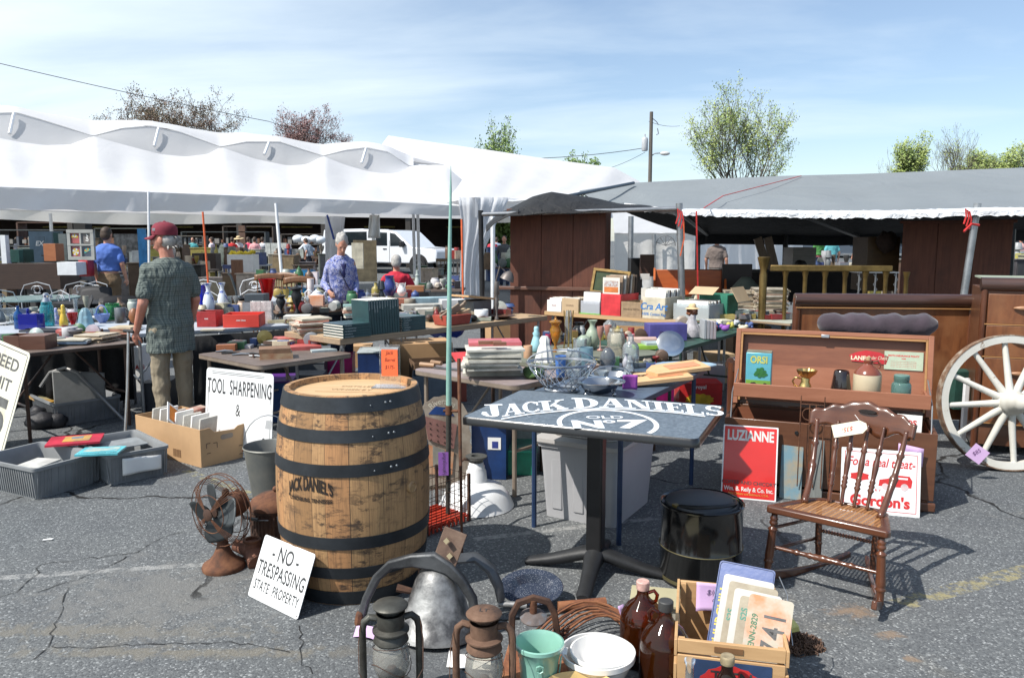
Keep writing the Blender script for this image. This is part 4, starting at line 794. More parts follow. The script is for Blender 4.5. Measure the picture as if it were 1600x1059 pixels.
# ---- lanterns ----
LGL=glass('smoky_glass',(.78,.76,.70),.05,.22)
def lantern(label,p,rz,met,mark=False):
    t=thing('oil_lantern',label,'lantern',p,rz,'old oil lanterns')
    m=MB(); m.lathe([(0,0),(.07,0),(.078,.008),(.078,.04),(.07,.055),(.045,.065),(.035,.075),(.04,.085),(.038,.095),(0,.095)],32); m.build('fuel_tank',met,t)
    m=MB(); m.lathe([(.036,.09),(.05,.105),(.058,.13),(.06,.155),(.055,.185),(.046,.205),(.041,.212)],32); m.build('glass_globe',LGL,t,smooth=180)
    m=MB(); m.lathe([(0,.21),(.05,.205),(.056,.212),(.05,.232),(.042,.24)],32); m.lathe([(.046,.236),(.058,.243),(.058,.248),(.043,.256),(.043,.30),(.046,.302)],32); m.build('chimney',met,t)
    m=MB(); m.lathe([(.028,.30),(.030,.318),(.054,.320),(.056,.325),(.05,.331),(.02,.336),(0,.336)],32); m.build('cap',met,t)
    for s_ in (-1,1):
        m=MB(); m.tube([(s_*.043,0,.285),(s_*.065,0,.29),(s_*.082,0,.275),(s_*.088,0,.25),(s_*.088,0,.08),(s_*.083,0,.04),(s_*.07,0,.03)],.0115,10); m.build('side_tube',met,t)
    m=MB(); m.tube([(-.092,-.004,.275),(-.10,-.03,.22),(-.098,-.06,.14),(-.06,-.082,.085),(0,-.088,.072),(.06,-.082,.085),(.098,-.06,.14),(.10,-.03,.22),(.092,-.004,.275)],.0018,4); m.build('bail_handle',RUSTD,t)
    m=MB(); m.tube([(.062*cos(R(a)),.062*sin(R(a)),.13+.02*sin(R(a*2))) for a in range(0,360,20)],.0014,4,closed=True); m.tube([(.058*cos(R(a)),.058*sin(R(a)),.19-.015*sin(R(a))) for a in range(0,360,20)],.0014,4,closed=True); m.build('guard_wire',RUSTD,t)
    m=MB(); m.tube([(0,0,.09),(0,0,.12)],[.022,.014],10); m.build('burner',RUSTD,t)
    for a in range(200,345,14): pass
    if mark: m=MB(); m.text('LT',.028,M=TM(0,-.012,.3372)); m.build('stamp',INK,t,smooth=0)
    return t
p1_=at(613,1096); lantern('grey green sooty oil lantern, left of the two in front of the bell',(p1_.x,p1_.y,0),R(8),mat('sooty_tin',(.11,.11,.095),.5,.5,.5,9,c2=(.04,.036,.03),bp=.3)).scale=(1.06,)*3
p2_=at(757,1112); lantern('brown rusty oil lantern with letters scratched on its cap, right of the bell',(p2_.x,p2_.y,0),R(-6),rust('lantern_rust',(.15,.085,.055),(.07,.045,.035),(.2,.12,.08),metal=.3),True).scale=(1.06,)*3
# ---- paper scrap by second lantern ----
p=at(725,1030); m=MB(); m.grid(lambda u,v:(p.x-.06+u*.16,p.y-.06+v*.12-.4*u*.1,.006+.02*sin(u*5)*sin(v*4)+.01*u),8,6); tag(m.build('paper_scrap',WPAPER,smooth=60),'torn white paper lying on the asphalt behind the brown rusty lantern','paper')
p=at(75,844); m=MB(); m.M=TM(p.x,p.y,.004)@RM(rz=.3); m.prism([(-.025,-.006),(.02,-.008),(.028,.003),(.01,.008),(-.022,.005)],0,.004); tag(m.build('litter_scrap',WPAPER),'small white scrap lying alone on the open asphalt at the left','litter')
# ---- speckled enamel plate and iron hook frame ----
def speck():
    m,nt,p=newmat('speckled_enamel'); vo=nn(nt,'ShaderNodeTexVoronoi'); vo.inputs['Scale'].default_value=210; nt.links.new(coords(nt),vo.inputs['Vector']); nt.links.new(ramp(nt,vo.outputs['Distance'],[(.12,(.45,.47,.52)),(.26,(.035,.045,.07))]),p.inputs['Base Color']); p.inputs['Roughness'].default_value=.2; return m
p=at(830,950); t=thing('enamel_basin','dark speckled enamel basin leaning behind the iron hook frame','basin',(p.x,p.y+.05,.045),rot=(R(22),0,R(5)))
m=MB(); m.lathe([(0,.0),(.07,.0),(.10,.03),(.135,.035),(.138,.038),(.135,.041),(.10,.036),(.07,.006),(0,.006)],36,sy=.75); m.build('bowl',speck(),t)
p=at(833,1035); t=thing('iron_hook','rusty arched iron clamp with round plate standing beside the brown lantern','iron clamp',(p.x,p.y,0),R(5))
m=MB(); flat(m,[(-.075,0,0),(-.08,0,.12),(-.078,0,.19),(-.055,0,.235),(0,0,.252),(.055,0,.235),(.078,0,.19),(.088,0,.12),(.095,0,.06)],.024,.02); m.build('arch',RUSTD,t,bev=.004)
m=MB(); m.tube([(0,.0,.245),(0,0,.19)],.014,10); m.build('spindle',RUST,t); m=MB(); m.M=TM(0,-.005,.185)@RM(rx=R(14)); m.lathe([(0,.012),(.03,.01),(.05,-.002),(.05,-.006),(0,-.01)],26); m.build('round_plate',rust('plate2',(.16,.13,.12),(.08,.07,.07),(.15,.2,.25)),t)
m=MB()
r=random.Random(9)
for i in range(26): a=.0+i*.32; c=Vector((.12+.012*cos(i*2.1),.02+.012*sin(i*2.3),.13-i*.0048)); m.M=TM(*c)@RM(r.uniform(0,3),r.uniform(0,3),0); m.tube([(.007*cos(R(b)),.004*sin(R(b)),0) for b in range(0,360,45)],.0016,4,closed=True)
m.M=Matrix.Identity(4); m.build('chain',RUSTD,t)
t=thing('rusty_pipe','short orange rusty pipe lying beyond the iron clamp','pipe'); a=at(872,955); b=at(946,948); m=MB(); m.tube([(a.x,a.y,.022),(b.x,b.y,.022)],.021,16); m.build('pipe',RUSTO,t)
# bundle of rods
t=thing('rod_bundle','bundle of thin bent rusty rods curving over the asphalt behind the white bowl','rods')
for i in range(9):
    r=random.Random(i); A=at(832+i*3,1005+i*6)+Vector((0,0,.02)); C=at(905+i*4,942+i*5+r.uniform(-4,4)); B=at(985+r.uniform(-8,8),975+i*4); P=[A.lerp(C,k/8).lerp(C.lerp(B,k/8),k/8)+Vector((0,0,.02+.05*sin(PI*k/8)+.004*i)) for k in range(9)]
    m=MB(); m.tube(P,r.uniform(.0035,.006),6); m.build('rod',RUSTO if i%3 else RUST,t)
t=thing('rusty_plate','flat rusty iron slab under the green planter and white bowl','iron slab'); p=at(862,1072); m=MB(); m.box((p.x,p.y+.05,.03),(.34,.30,.06),rz=R(-8)); m.build('slab',RUSTO,t,bev=.006)
# ---- pots and bowls ----
JADE=mat('jade_glaze',(.24,.47,.38),.3,0,.12,8,bp=.05,coat=.5); WCER=mat('white_ceramic',(.80,.79,.76),.22,0,.04,6,bp=.02,coat=.5); YCER=mat('yellow_glaze',(.62,.44,.17),.3,0,.15,8,coat=.5,bp=.04)
p=at(842,1098); t=thing('planter','jade green ceramic planter with moulded tassels behind the yellow dish','planter',(p.x,p.y,.03),R(10))
m=MB(); m.lathe([(0,0),(.055,0),(.058,.006),(.056,.03),(.066,.13),(.076,.172),(.084,.178),(.084,.19),(.078,.192),(.072,.18),(.05,.02),(0,.02)],44); m.build('pot',JADE,t,smooth=50)
for a in (-100,-20,60,140):
    m=MB(); rr=.067; q=lambda da,z,e=0:((rr+ (z-.06)*.09+e)*cos(R(a+da)),(rr+(z-.06)*.09+e)*sin(R(a+da)),z)
    m.tube([q(0,.145),q(8,.14),q(9,.125),q(0,.118),q(-9,.125),q(-8,.14),q(0,.145)],.003,6); 
    for d in (-5,-2,2,5): m.tube([q(d*.6,.118),q(d,.09,-.001),q(d*1.2,.05,-.002)],.0028,5)
    m.build('tassel_relief',JADE,t)
p=at(940,1090); t=thing('mixing_bowl','large white ceramic mixing bowl, the outer of the two nested bowls','bowl',(p.x-.01,p.y+.04,.0))
bowlp=lambda r,h:[(0,0),(r*.42,0),(r*.45,.01),(r*.7,h*.38),(r*.92,h*.8),(r*.97,h*.86),(r,h*.88),(r,h),(r*.955,h*1.0),(r*.93,h*.9),(r*.66,h*.4),(r*.4,.016),(0,.016)]
m=MB(); m.lathe(bowlp(.128,.15),52); m.M=TM(-.118,.02,.142)@RM(rz=R(170)); m.box((.0,.0,0),(.03,.05,.006),top=(.5,.5)); m.build('bowl',WCER,t,smooth=50)
t2=thing('mixing_bowl','slightly smaller white bowl nested inside the large mixing bowl','bowl',(p.x+.006,p.y+.04,.035)); m=MB(); m.lathe(bowlp(.112,.117),52); m.build('bowl',WCER,t2,smooth=50)
p=at(907,1130); t=thing('shallow_dish','shallow mustard yellow ceramic dish at the bottom edge in front of the white bowl','dish',(p.x,p.y+.02,0),R(-3))
m=MB(); m.lathe([(0,.02),(.07,.02),(.105,.10),(.112,.128),(.108,.131),(.098,.12),(.065,.03),(0,.03)],44,sx=1,sy=.62); m.build('dish',YCER,t,smooth=50)
# ---- amber jugs ----
AMB=glass('amber_glass',(.42,.10,.012),.04,.05,1.0)
def jug(label,p,rz,sc,capm):
    t=thing('glass_jug',label,'jug',p,rz,'amber glass jugs'); t.scale=(sc,)*3
    m=MB(); m.lathe([(0,0),(.07,0),(.078,.008),(.079,.03),(.079,.155),(.074,.185),(.055,.215),(.03,.235),(.021,.25),(.019,.285)],40); m.build('body',AMB,t,smooth=60)
    m=MB(); m.lathe([(0,.004),(.072,.006),(.074,.09),(.0,.09)],30); m.build('dregs',glass('amber_dregs',(.20,.035,.004),.2,.2,.2),t)
    m=MB(); m.lathe([(.0225,.272),(.0235,.275),(.0235,.30),(.021,.303),(0,.303)],24); m.build('screw_cap',capm,t)
    m=MB(); m.tube([(.02,0,.262),(.04,0,.272),(.052,0,.258),(.048,0,.236),(.036,0,.228)],.007,8); m.build('handle',AMB,t)
p=at(1002,1032); jug('amber glass jug with a white speckled cap, the rear one beside the crate',(p.x,p.y,0),R(-20),1.03,mat('pink_cap',(.68,.42,.36),.5,0,.3,60))
p=at(1036,1078); jug('amber glass jug with a dull black cap, the front one touching the crate',(p.x,p.y-.01,0),R(170),1.1,mat('black_cap',(.05,.05,.05),.6))
m=MB(); p=at(968,1000); m.grid(lambda u,v:(p.x+.012*sin(v*4)+u*.025,p.y+.02*u,.0+v*.14),3,8); tag(m.build('price_tag',mat('lilac_paper',(.62,.42,.68)),smooth=60,solid=.001),'curled lilac price tag standing beside the rear amber jug','tag')
# ---- wooden crate with licence plates ----
PINE=wood('pine_crate',(.56,.35,.17),(.44,.26,.12),0,4,.6,k=8,bp=.1); cA=at(1046,1052); 
t=thing('wooden_crate','light wooden crate with a printed end label in the bottom foreground','crate',(.54,2.42,0),R(-13)); cw,cl,ch=.335,.46,.265
for y in (0,cl): 
    m=MB(); 
    if y==0: m.box((cw/2,y,.055),(cw,.014,.10)); m.box((cw/2,y,.165),(cw,.014,.095)); m.box((cw/2,y,.242),(cw,.014,.045)); m.build('end_panel',PINE,t,bev=.002)
    else: m.box((cw/2,y,.13),(cw,.014,.26)); m.build('end_panel',PINE,t,bev=.002)
for x in (-.006,cw+.006):
    for z,hh in ((.05,.085),(.145,.07),(.235,.055)): m=MB(); m.box((x,cl/2,z),(.010,cl+.014,hh)); m.build('side_slat',PINE,t,bev=.0015)
m=MB(); m.box((cw/2,cl/2,.006),(cw-.01,cl-.02,.01)); m.build('bottom',PINE,t)
for x in (.012,cw-.012):
    for y in (.018,cl-.018): m=MB(); m.box((x,y,.13),(.02,.02,.255)); m.build('corner_post',PINE,t)
m=MB(); m.box((.16,-.0085,.244),(.09,.003,.018)); m.build('hand_slot',mat('slot_dark',(.2,.1,.04),.8),t)
m=MB(); m.prism(rrect(.25,.155,.004,3,.045,.05),.0,.001); m.M=Matrix.Identity(4); m.v=[Vector((v.x,-.0078-v.z,v.y)) for v in m.v]; m.build('end_label',plain((.03,.06,.14),.5),t,smooth=0)
m=MB(); m.prism([(.17+.10*cos(R(a))*(1+.06*(i%2)),.115+.075*sin(R(a))*(1+.06*(i%2))) for i,a in enumerate(range(0,360,12))],.0,.001); m.v=[Vector((v.x,-.0092-v.z,v.y)) for v in m.v]; m.build('label_medallion',plain((.60,.03,.03),.5),t,smooth=0)
m=MB(); m.text('TEEN',.055,M=TM(.17,-.0112,.135)@RM(rx=R(90)),bold=.02); m.build('label_lettering',INK,t,smooth=0)
MC=t.matrix_basis.copy(); MC=TM(.54,2.42,0)@RM(rz=R(-13))
m=MB(); tg=MC@Vector((.06,cl-.01,.262)); m.M=TM(*tg)@RM(rz=R(-13)); m.grid(lambda u,v:(u*.13,-.012-.022*v*v+.012*u*v,.006-.105*v+.006*sin(u*4)*v),8,8); o=tag(m.build('price_tag',mat('lilac_paper',(.62,.42,.68)),smooth=60,solid=.0008),'lilac paper price tag reading $10 crate hung on the far end of the wooden crate','tag')
m=MB(); m.M=TM(*tg)@RM(rz=R(-13)); m.text('$10-',.026,M=TM(.06,-.019,-.035)@RM(rx=R(80)),shear=.3); m.text('crate',.028,M=TM(.085,-.026,-.06)@RM(rx=R(80)),shear=.3); m.build('handwriting',mat('navy_ink',(.06,.04,.12),.7),o,smooth=0)
# licence plates, leaning in the crate, sheets facing the camera side
def lplate(label,off,mt,txt=None,w_=.155,h_=.305,rad=.012,rise=0,k=0):
    BLp=MC@Vector((.085+.021*k,.235-.030*k,.035+rise)); X=(MC.to_3x3()@Vector((.96,-.28,.0))).normalized(); Yv=(MC.to_3x3()@Vector((.20,.50,.84))).normalized()
    t=board('licence_plate',label,'licence plate',BLp,BLp+X,BLp+Yv,w_,h_,mt,.0012,rad,group='licence plates in the wooden crate'); 
    return t
LPB=mat('plate_blue',(.015,.06,.24),.35,0,.2,6); LPW=mat('plate_white',(.44,.43,.40),.4,0,.1,7); LPC=mat('plate_cream',(.32,.28,.20),.5,0,.3,9,c2=(.22,.18,.12)); LPO=mat('plate_peach',(.36,.33,.26),.5,0,.5,6,c2=(.58,.16,.05),lo=.45,hi=.6)
t=lplate('tall blue enamel plate with yellow letters standing rearmost in the crate',0,LPB,w_=.20,h_=.39,k=0)
m=MB(); m.text('CHURCHILL',.042,M=TM(.045,.19,.001)@RM(rz=R(90)),bold=.02); m.build('lettering',plain((.78,.60,.03),.5),t,smooth=0)
m=MB(); P=rrect(.192,.382,.012,5,.004,.004); m.tube([(x,y,.001) for x,y in P],.0012,4,closed=True); m.build('rim',plain((.02,.04,.12)),t)
for i,(mt_,lb_) in enumerate(((LPW,'plain white licence plate directly in front of the tall blue plate'),(LPC,'worn cream licence plate behind the one with a red sticker'),(LPW,'white licence plate third from the front of the crate'),(LPC,'cream licence plate with a red and green sticker, second from the front'))):
    t=lplate(lb_,0,mt_,w_=.178-.008*i,h_=.345-.028*i,k=i+1,rise=.010+.018*i)
    m=MB()
    if i in (1,3):
        m.text('S2S',.03,M=TM(.03,.2,.001)@RM(rz=R(90)),bold=.02); m.build('sticker',plain((.05,.28,.2)),t,smooth=0)
t=lplate('front licence plate with peach shading and the number 741',0,LPO,w_=.145,h_=.245,k=5.4,rise=.11)
m=MB(); m.text('741',.10,M=TM(.125,.125,.001)@RM(rz=R(90)),sx=.8,bold=.01,sp=1.2); m.build('number',INK,t,smooth=0)
m=MB(); m.text('TENN-2829',.028,M=TM(.036,.12,.001)@RM(rz=R(90)),sx=.9,bold=.02); m.build('state_line',plain((.02,.16,.07)),t,smooth=0)
m=MB(); m.tube([MC@Vector((.335,.27,.39)),MC@Vector((.36,.24,.34)),MC@Vector((.375,.16,.20))],.0018,4); tag(m.build('wire_loop',STEEL),'thin steel wire loop hooked over the right side of the licence plates','wire')
m=MB(); p=at(1222,1012); m.M=TM(p.x,p.y,.09)@RM(rz=R(20),rx=R(20)); m.box((0,0,0),(.13,.06,.03),top=(.8,.8)); tag(m.build('yellow_block',mat('yellow_plastic',(.65,.6,.2),.5),bev=.006),'pale yellow block resting against the right side of the wooden crate','block')
# chain heap
t=thing('chain_heap','heap of brown rusty chain right of the wooden crate','chain'); p=at(1252,1008); m=MB(); r=random.Random(11)
for i in range(300):
    a=r.uniform(0,2*PI); q=r.random()**.6; c=Vector((p.x+.10*q*cos(a)-.02,p.y+.085*q*sin(a),.008+.045*(1-q)*r.random())); m.M=TM(*c)@RM(r.uniform(0,3),r.uniform(0,3),r.uniform(0,3)); m.tube([(.013*cos(R(b)),.007*sin(R(b)),0) for b in range(0,360,60)],.0024,4,closed=True)
m.build('chain',rust('chain_rust',(.13,.075,.05),(.07,.045,.035),(.18,.11,.08)),t)
# cream box under the drum edge
t=thing('painted_box','cream painted flat wooden box between the rear jug and the crate','box',at(1030,985)+Vector((.02,.12,0)),R(-12)); m=MB(); m.box((0.0,.02,.035),(.22,.15,.07)); m.build('box',mat('cream_paint',(.45,.43,.36),.7,0,.25,5,bp=.2),t,bev=.004); m=MB(); m.box((.0,.015,.077),(.235,.17,.012)); m.build('lid',mat('yellow_cream_paint',(.45,.41,.26),.7,0,.15,5),t,bev=.002)
# front bottles at the bottom edge
def bottle(name,label,p,prof,mt,cap=None,capm=None,n=28,cat='bottle',rz=0,group=None,sc=1):
    t=thing(name,label,cat,p,rz,group); t.scale=(sc,)*3; m=MB(); m.lathe(prof,n); m.build('body',mt,t,smooth=60)
    if cap: m=MB(); m.lathe(cap,20); m.build('cap',capm,t)
    return t
CLR=glass('clear_glass'); p=at(1083,1130)
bottle('small_bottle','small clear glass bottle at the bottom edge in front of the crate label',(.556,2.315,0),[(0,0),(.03,0),(.032,.01),(.032,.15),(.025,.17),(.013,.185),(.013,.235),(.017,.238),(.017,.25)],CLR)
bottle('small_bottle','dark brown bottle with a tan cap at the bottom edge before the crate',(.672,2.31,0),[(0,0),(.038,0),(.04,.01),(.04,.17),(.03,.19),(.018,.215),(.018,.25)],glass('dark_amber',(.12,.03,.01),.04,.1),[(.021,.238),(.022,.24),(.022,.262),(.02,.265),(0,.266)],mat('tan_cap',(.45,.36,.22),.5,.3,.4,30))
# ---- black drum ----
p=at(1094,902); t=thing('metal_drum','glossy black metal drum with a padded lid and carrying strap beside the rocking chair','drum',(p.x,p.y+.01,0),R(15))
BLK=mat('black_enamel',(.010,.010,.010),.16,.2,.5,5,bp=.04,bsc=14,coat=.6)
m=MB(); m.lathe([(0,.01),(.172,.01),(.182,.0),(.186,.012),(.184,.02),(.184,.155),(.188,.162),(.184,.169),(.184,.345),(.189,.352),(.190,.362),(.184,.366),(.176,.36),(.172,.345),(0,.345)],64); m.build('can',BLK,t,smooth=40)
m=MB(); m.lathe([(.187,.160),(.1905,.162),(.187,.1645)],64); m.lathe([(.184,.012),(.188,.016),(.185,.03)],64); m.build('worn_band',mat('worn_brass',(.16,.14,.07),.5,.6,.5,6),t)
m=MB(); m.lathe([(0,.346),(.160,.346),(.168,.352),(.160,.368),(.10,.380),(0,.383)],48); m.build('lid',mat('dull_black_lid',(.022,.027,.036),.42,.1,.35,5,bp=.25,bsc=18),t,smooth=50)
m=MB(); m.tube([(.145*cos(R(a)),.145*sin(R(a))-.01,.366+.022*sin(R((a-190)*180/160))) for a in range(190,351,10)],[.006]+[.010]*15+[.006],8,sq=.7); m.build('lid_handle',BLACKP,t); 
for a in (190,350): m=MB(); m.box((.15*cos(R(a)),.15*sin(R(a))-.01,.366),(.026,.03,.014),rz=R(a)); m.build('brass_clip',mat('old_brass',(.25,.18,.06),.4,.7),t,bev=.002)
# ---- pedestal table with painted top ----
TT=.762; t=thing('pedestal_table','black pedestal table whose dark speckled top is lettered JACK DANIELS OLD No 7','table',(.392,3.572,0),R(-23))
def granite():
    m,nt,p=newmat('grey_speckled_top'); v=coords(nt); n=noise(nt,v,60,5,.75); c=ramp(nt,n,[(.35,(.075,.095,.115)),(.55,(.13,.16,.19)),(.72,(.22,.26,.29))]); c=mixc(nt,ramp(nt,noise(nt,v,9,6,.75,.5),[(.55,(0,0,0)),(.75,(.7,.7,.7))]),c,(.045,.055,.065)); nt.links.new(c,p.inputs['Base Color']); p.inputs['Roughness'].default_value=.42; bump(nt,p,n,.15,.001); return m
m=MB(); m.prism(rrect(1.04,.695,.03,6,-.52,-.3475),TT-.03,TT-.0); m.build('tabletop',granite(),t,bev=.003)
m=MB(); P=rrect(1.056,.711,.035,6,-.528,-.3555); Q=rrect(1.04,.695,.03,6,-.52,-.3475); k=len(P)
vs=[(x,y,TT-.034) for x,y in P]+[(x,y,TT-.008) for x,y in P]+[(x,y,TT+.0015) for x,y in Q]+[(x*.99,y*.99,TT-.036) for x,y in Q]
m.add(vs,[(i,(i+1)%k,k+(i+1)%k,k+i) for i in range(k)]+[(k+i,k+(i+1)%k,2*k+(i+1)%k,2*k+i) for i in range(k)]+[(3*k+i,3*k+(i+1)%k,(i+1)%k,i) for i in range(k)]); m.build('edge_band',mat('black_edge',(.013,.013,.014),.28,0,.3,9,coat=.4),t,smooth=50)
pb=at(928,900); Mt=TM(.392,3.572,0)@RM(rz=R(-23)); pl=Mt.inverted()@Vector((.392,3.55,0))
m=MB(); m.box((pl.x,pl.y,.38),(.075,.075,.70)); m.build('post',mat('black_post',(.02,.02,.021),.4,.2,.3,8,bp=.1),t,bev=.01,seg=3)
PED=mat('black_cast',(.024,.025,.027),.55,.2,.4,8,bp=.2)
for a in (8,98,188,278):
    m=MB(); d=Vector((cos(R(a)),sin(R(a)),0)); q=Vector((-d.y,d.x,0)); c=Vector((pl.x,pl.y,0)); rings=[]
    for s_,wd,zt_,zb in ((.0,.05,.125,.06),(.06,.046,.115,.05),(.12,.040,.095,.03),(.22,.034,.062,.008),(.31,.034,.04,.0),(.335,.028,.03,.0)): rings.append((c+d*s_+Vector((0,0,(zt_+zb)/2)),q*wd,Vector((0,0,(zt_-zb)/2))))
    m.loft(rings,12); m.build('foot',PED,t,smooth=60)
m=MB(); m.box((pl.x,pl.y,TT-.045),(.36,.36,.02)); m.build('mounting_plate',PED,t)
# painted lettering: slab serif alphabet laid in world axes on the top
def arc(cx,cy,rx,ry,a0,a1,tk,tn,n=14):
    P=[];Q=[]
    for i in range(n+1):
        a=R(a0+(a1-a0)*i/n); w_=tn+(tk-tn)*abs(cos(a)); P.append((cx+rx*cos(a),cy+ry*sin(a))); Q.append((cx+(rx-w_)*cos(a),cy+(ry-min(w_,tn*1.3))*sin(a)))
    return [[P[i],P[i+1],Q[i+1],Q[i]] for i in range(n)]
def rc(x0,y0,x1,y1): return [[(x0,y0),(x1,y0),(x1,y1),(x0,y1)]]
def dg_(x0,y0,x1,y1,w_): return [[(x0,y0),(x0+w_,y0),(x1+w_,y1),(x1,y1)]]
S_=.10
GLY={'J':(.62,rc(.30,.2,.52,1)+rc(.16,1-S_,.66,1)+arc(.27,.22,.25,.26,180,360,.2,.1)+[[(.02,.2),(.2,.2),(.18,.36),(.06,.36)]]),
'A':(.86,dg_(.10,0,.40,1,.09)+dg_(.56,0,.36,1,.24)+rc(.22,.28,.62,.36)+rc(.0,0,.30,S_)+rc(.50,0,.90,S_)),
'C':(.72,arc(.42,.5,.40,.52,42,318,.22,.09,22)+rc(.64,.62,.72,.95)+rc(.64,.06,.72,.3)),
'K':(.86,rc(.10,0,.32,1)+rc(0,0,.42,S_)+rc(0,1-S_,.42,1)+[[(.32,.42),(.40,.38),(.74,.94),(.62,.96)]]+[[(.38,.60),(.54,.66),(.86,.06),(.60,.06)]]+rc(.54,0,.92,S_)+rc(.54,1-S_,.84,1)),
'D':(.86,rc(.10,0,.34,1)+rc(0,0,.42,S_)+rc(0,1-S_,.42,1)+arc(.36,.5,.48,.5,-90,90,.26,S_,18)),
'N':(.92,rc(.10,0,.19,1)+rc(0,0,.32,S_)+rc(0,1-S_,.3,1)+dg_(.54,0,.10,1,.27)+rc(.72,0,.81,1)+rc(.60,1-S_,.92,1)),
'I':(.42,rc(.10,0,.34,1)+rc(0,0,.44,S_)+rc(0,1-S_,.44,1)),
'E':(.72,rc(.10,0,.34,1)+rc(0,0,.72,S_)+rc(0,1-S_,.70,1)+rc(.34,.46,.54,.54)+rc(.48,.36,.54,.64)+rc(.64,0,.72,.28)+rc(.62,.74,.70,1)),
'L':(.70,rc(.10,0,.34,1)+rc(0,0,.72,S_)+rc(0,1-S_,.44,1)+rc(.64,0,.72,.3)),
'S':(.62,arc(.33,.73,.28,.29,30,250,.17,.1)+arc(.33,.28,.30,.30,-150,70,.2,.1)+[[(.12,.62),(.34,.56),(.52,.42),(.30,.44)]]+rc(.50,.74,.58,.98)+rc(.04,.02,.12,.28))}
PW=mat('white_painted_letter',(.74,.77,.80),.55,0,.12,18,bp=.1)
bpx=[(752,650),(783,652),(829,644.5),(884,639.5),(944,636.5),(1016,640),(1060,644),(1102,649.5),(1131,650)]; tpx=[(752,633),(798,632),(824,629),(872,626),(895,622.5),(947,623),(1000,626.5),(1054,630.5),(1111,635),(1131,636)]
seq=[('J',750,785),('A',783,817),('C',816,842),('K',843,884),('D',895,936),('A',935,977),('N',978,1019),('I',1020,1037),('E',1039,1067),('L',1069,1098),('S',1101,1130)]
def tl(px,py): v=Mt.inverted()@at(px,py,TT); return Vector((v.x,v.y,0))
m=MB(); kk=0
for ch,xa,xb in seq:
    wdt,polys=GLY[ch]
    for P in polys:
        kk+=1; out=[]
        for gx,gy in P:
            px=xa+(xb-xa)*gx/wdt - (gy-.4)*4; v=tl(px,lerpP(bpx,px)+(lerpP(tpx,px)-lerpP(bpx,px))*gy*1.04); out.append((v.x,v.y,TT+.0016+.00001*kk))
        m.add(out,[tuple(range(len(out)))])
# swash underline and oval
for i in range(24):
    def ub(px): return lerpP([(783,655),(829,647),(884,641.5),(944,638.2),(1016,641.8),(1060,645.5),(1102,651)],px)
    a_=783+(1102-783)*i/24; b_=783+(1102-783)*(i+1)/24; kk+=1; m.add([Vector((*tl(x,y).xy,TT+.0016+.00001*kk)) for x,y in ((a_,ub(a_)+1.2),(b_,ub(b_)+1.2),(b_,ub(b_)-.6),(a_,ub(a_)-.6))],[(0,1,2,3)])
m.build('arched_name',PW,t,smooth=0)
oc=tl(949,661); oe=tl(1028,661); Rz=Mt.inverted().to_3x3(); ex=Rz@Vector((1,0,0)); ey=Rz@Vector((0,1,0)); ow=(at(1028,661,TT)-at(949,661,TT)).x; oh=(at(949,640,TT)-at(949,661,TT)).y
m=MB(); n=64
def opt(r,a): v=oc+ex*(ow*r*cos(a))+ey*(oh*r*sin(a)); return v
for i in range(n):
    a_=2*PI*i/n; b_=2*PI*(i+1)/n; q=[opt(1,a_),opt(1,b_),opt(.90,b_),opt(.90,a_)]
    if all(abs(v.y)<.346 and abs(v.x)<.52 for v in q): m.add([Vector((v.x,v.y,TT+.0018)) for v in q],[(0,1,2,3)])
def wrp(X,Y): v=oc+ex*X+ey*Y; return (v.x,v.y,TT+.0019)
m.text('OLD',.075,sx=1.1,warp=lambda X,Y:wrp(X+.0,Y+.085),bold=.02)
m.text('N',.19,sx=.95,warp=lambda X,Y:wrp(X-.09,Y-.09),bold=.05); m.text('o',.11,sx=.95,warp=lambda X,Y:wrp(X+.01,Y-.0),bold=.03); m.text('7',.205,sx=1.15,shear=.1,warp=lambda X,Y:wrp(X+.10,Y-.09),bold=.05)
m.build('oval_emblem',PW,t,smooth=0)
# ---- rocking chair ----
WAL=wood('walnut_varnish',(.125,.042,.017),(.055,.018,.009),2,4,.3,coat=.55,k=6); WALX=wood('walnut_varnish_x',(.125,.042,.017),(.055,.018,.009),0,4,.3,coat=.55,k=6)
fl_=at(1197,912); fr_=at(1378,975); rz=R(-39); wd_=.48; fr_=fl_+Vector((cos(rz),sin(rz),0))*wd_
t=thing('rocking_chair','small antique wooden rocking chair with turned spindles and cane seat','rocking chair',(fl_+fr_)/2+Vector((0,0,.012)),rz); hw=wd_/2; t.rotation_euler=(R(-5.5),0,rz)
def turned(p,q,r,beads,n=12):
    p=Vector(p);q=Vector(q); N=40; pts=[];rr=[]
    for i in range(N+1):
        s_=i/N; x=r*(.72+.28*sin(PI*s_)); 
        for b_,w_,k_ in beads: x+=r*k_*math.exp(-((s_-b_)/w_)**2)
        pts.append(p.lerp(q,s_)); rr.append(x)
    m=MB(); m.tube(pts,rr,n); return m
sh=.335; D=.34
for s_ in (-1,1): turned((s_*(hw-.0),0,.035),(s_*(hw-.015),.0,sh-.02),.0185,[(.22,.012,.35),(.26,.01,-.3),(.75,.012,.35),(.80,.01,-.35),(.86,.012,.4),(.93,.014,.3),(.3,.1,.15)]).build('leg',WAL,t,smooth=180)
for s_ in (-1,1): turned((s_*(hw-.118),D,.06),(s_*(hw-.11),D-.02,sh-.015),.016,[(.3,.012,.3),(.8,.012,.3)]).build('leg',WAL,t,smooth=180)
for s_ in (-1,1):
    m=MB(); pts=[];N=20
    for i in range(N+1):
        y=-.10+.66*i/N; u=(y-.24)/.45; pts.append((s_*(hw-.12*max(y,0)/.34),y,.018+.085*u*u*abs(u)**.6))
    flat(m,pts,.036,.022,(1,0,0)); m.build('rocker',WAL,t,bev=.004)
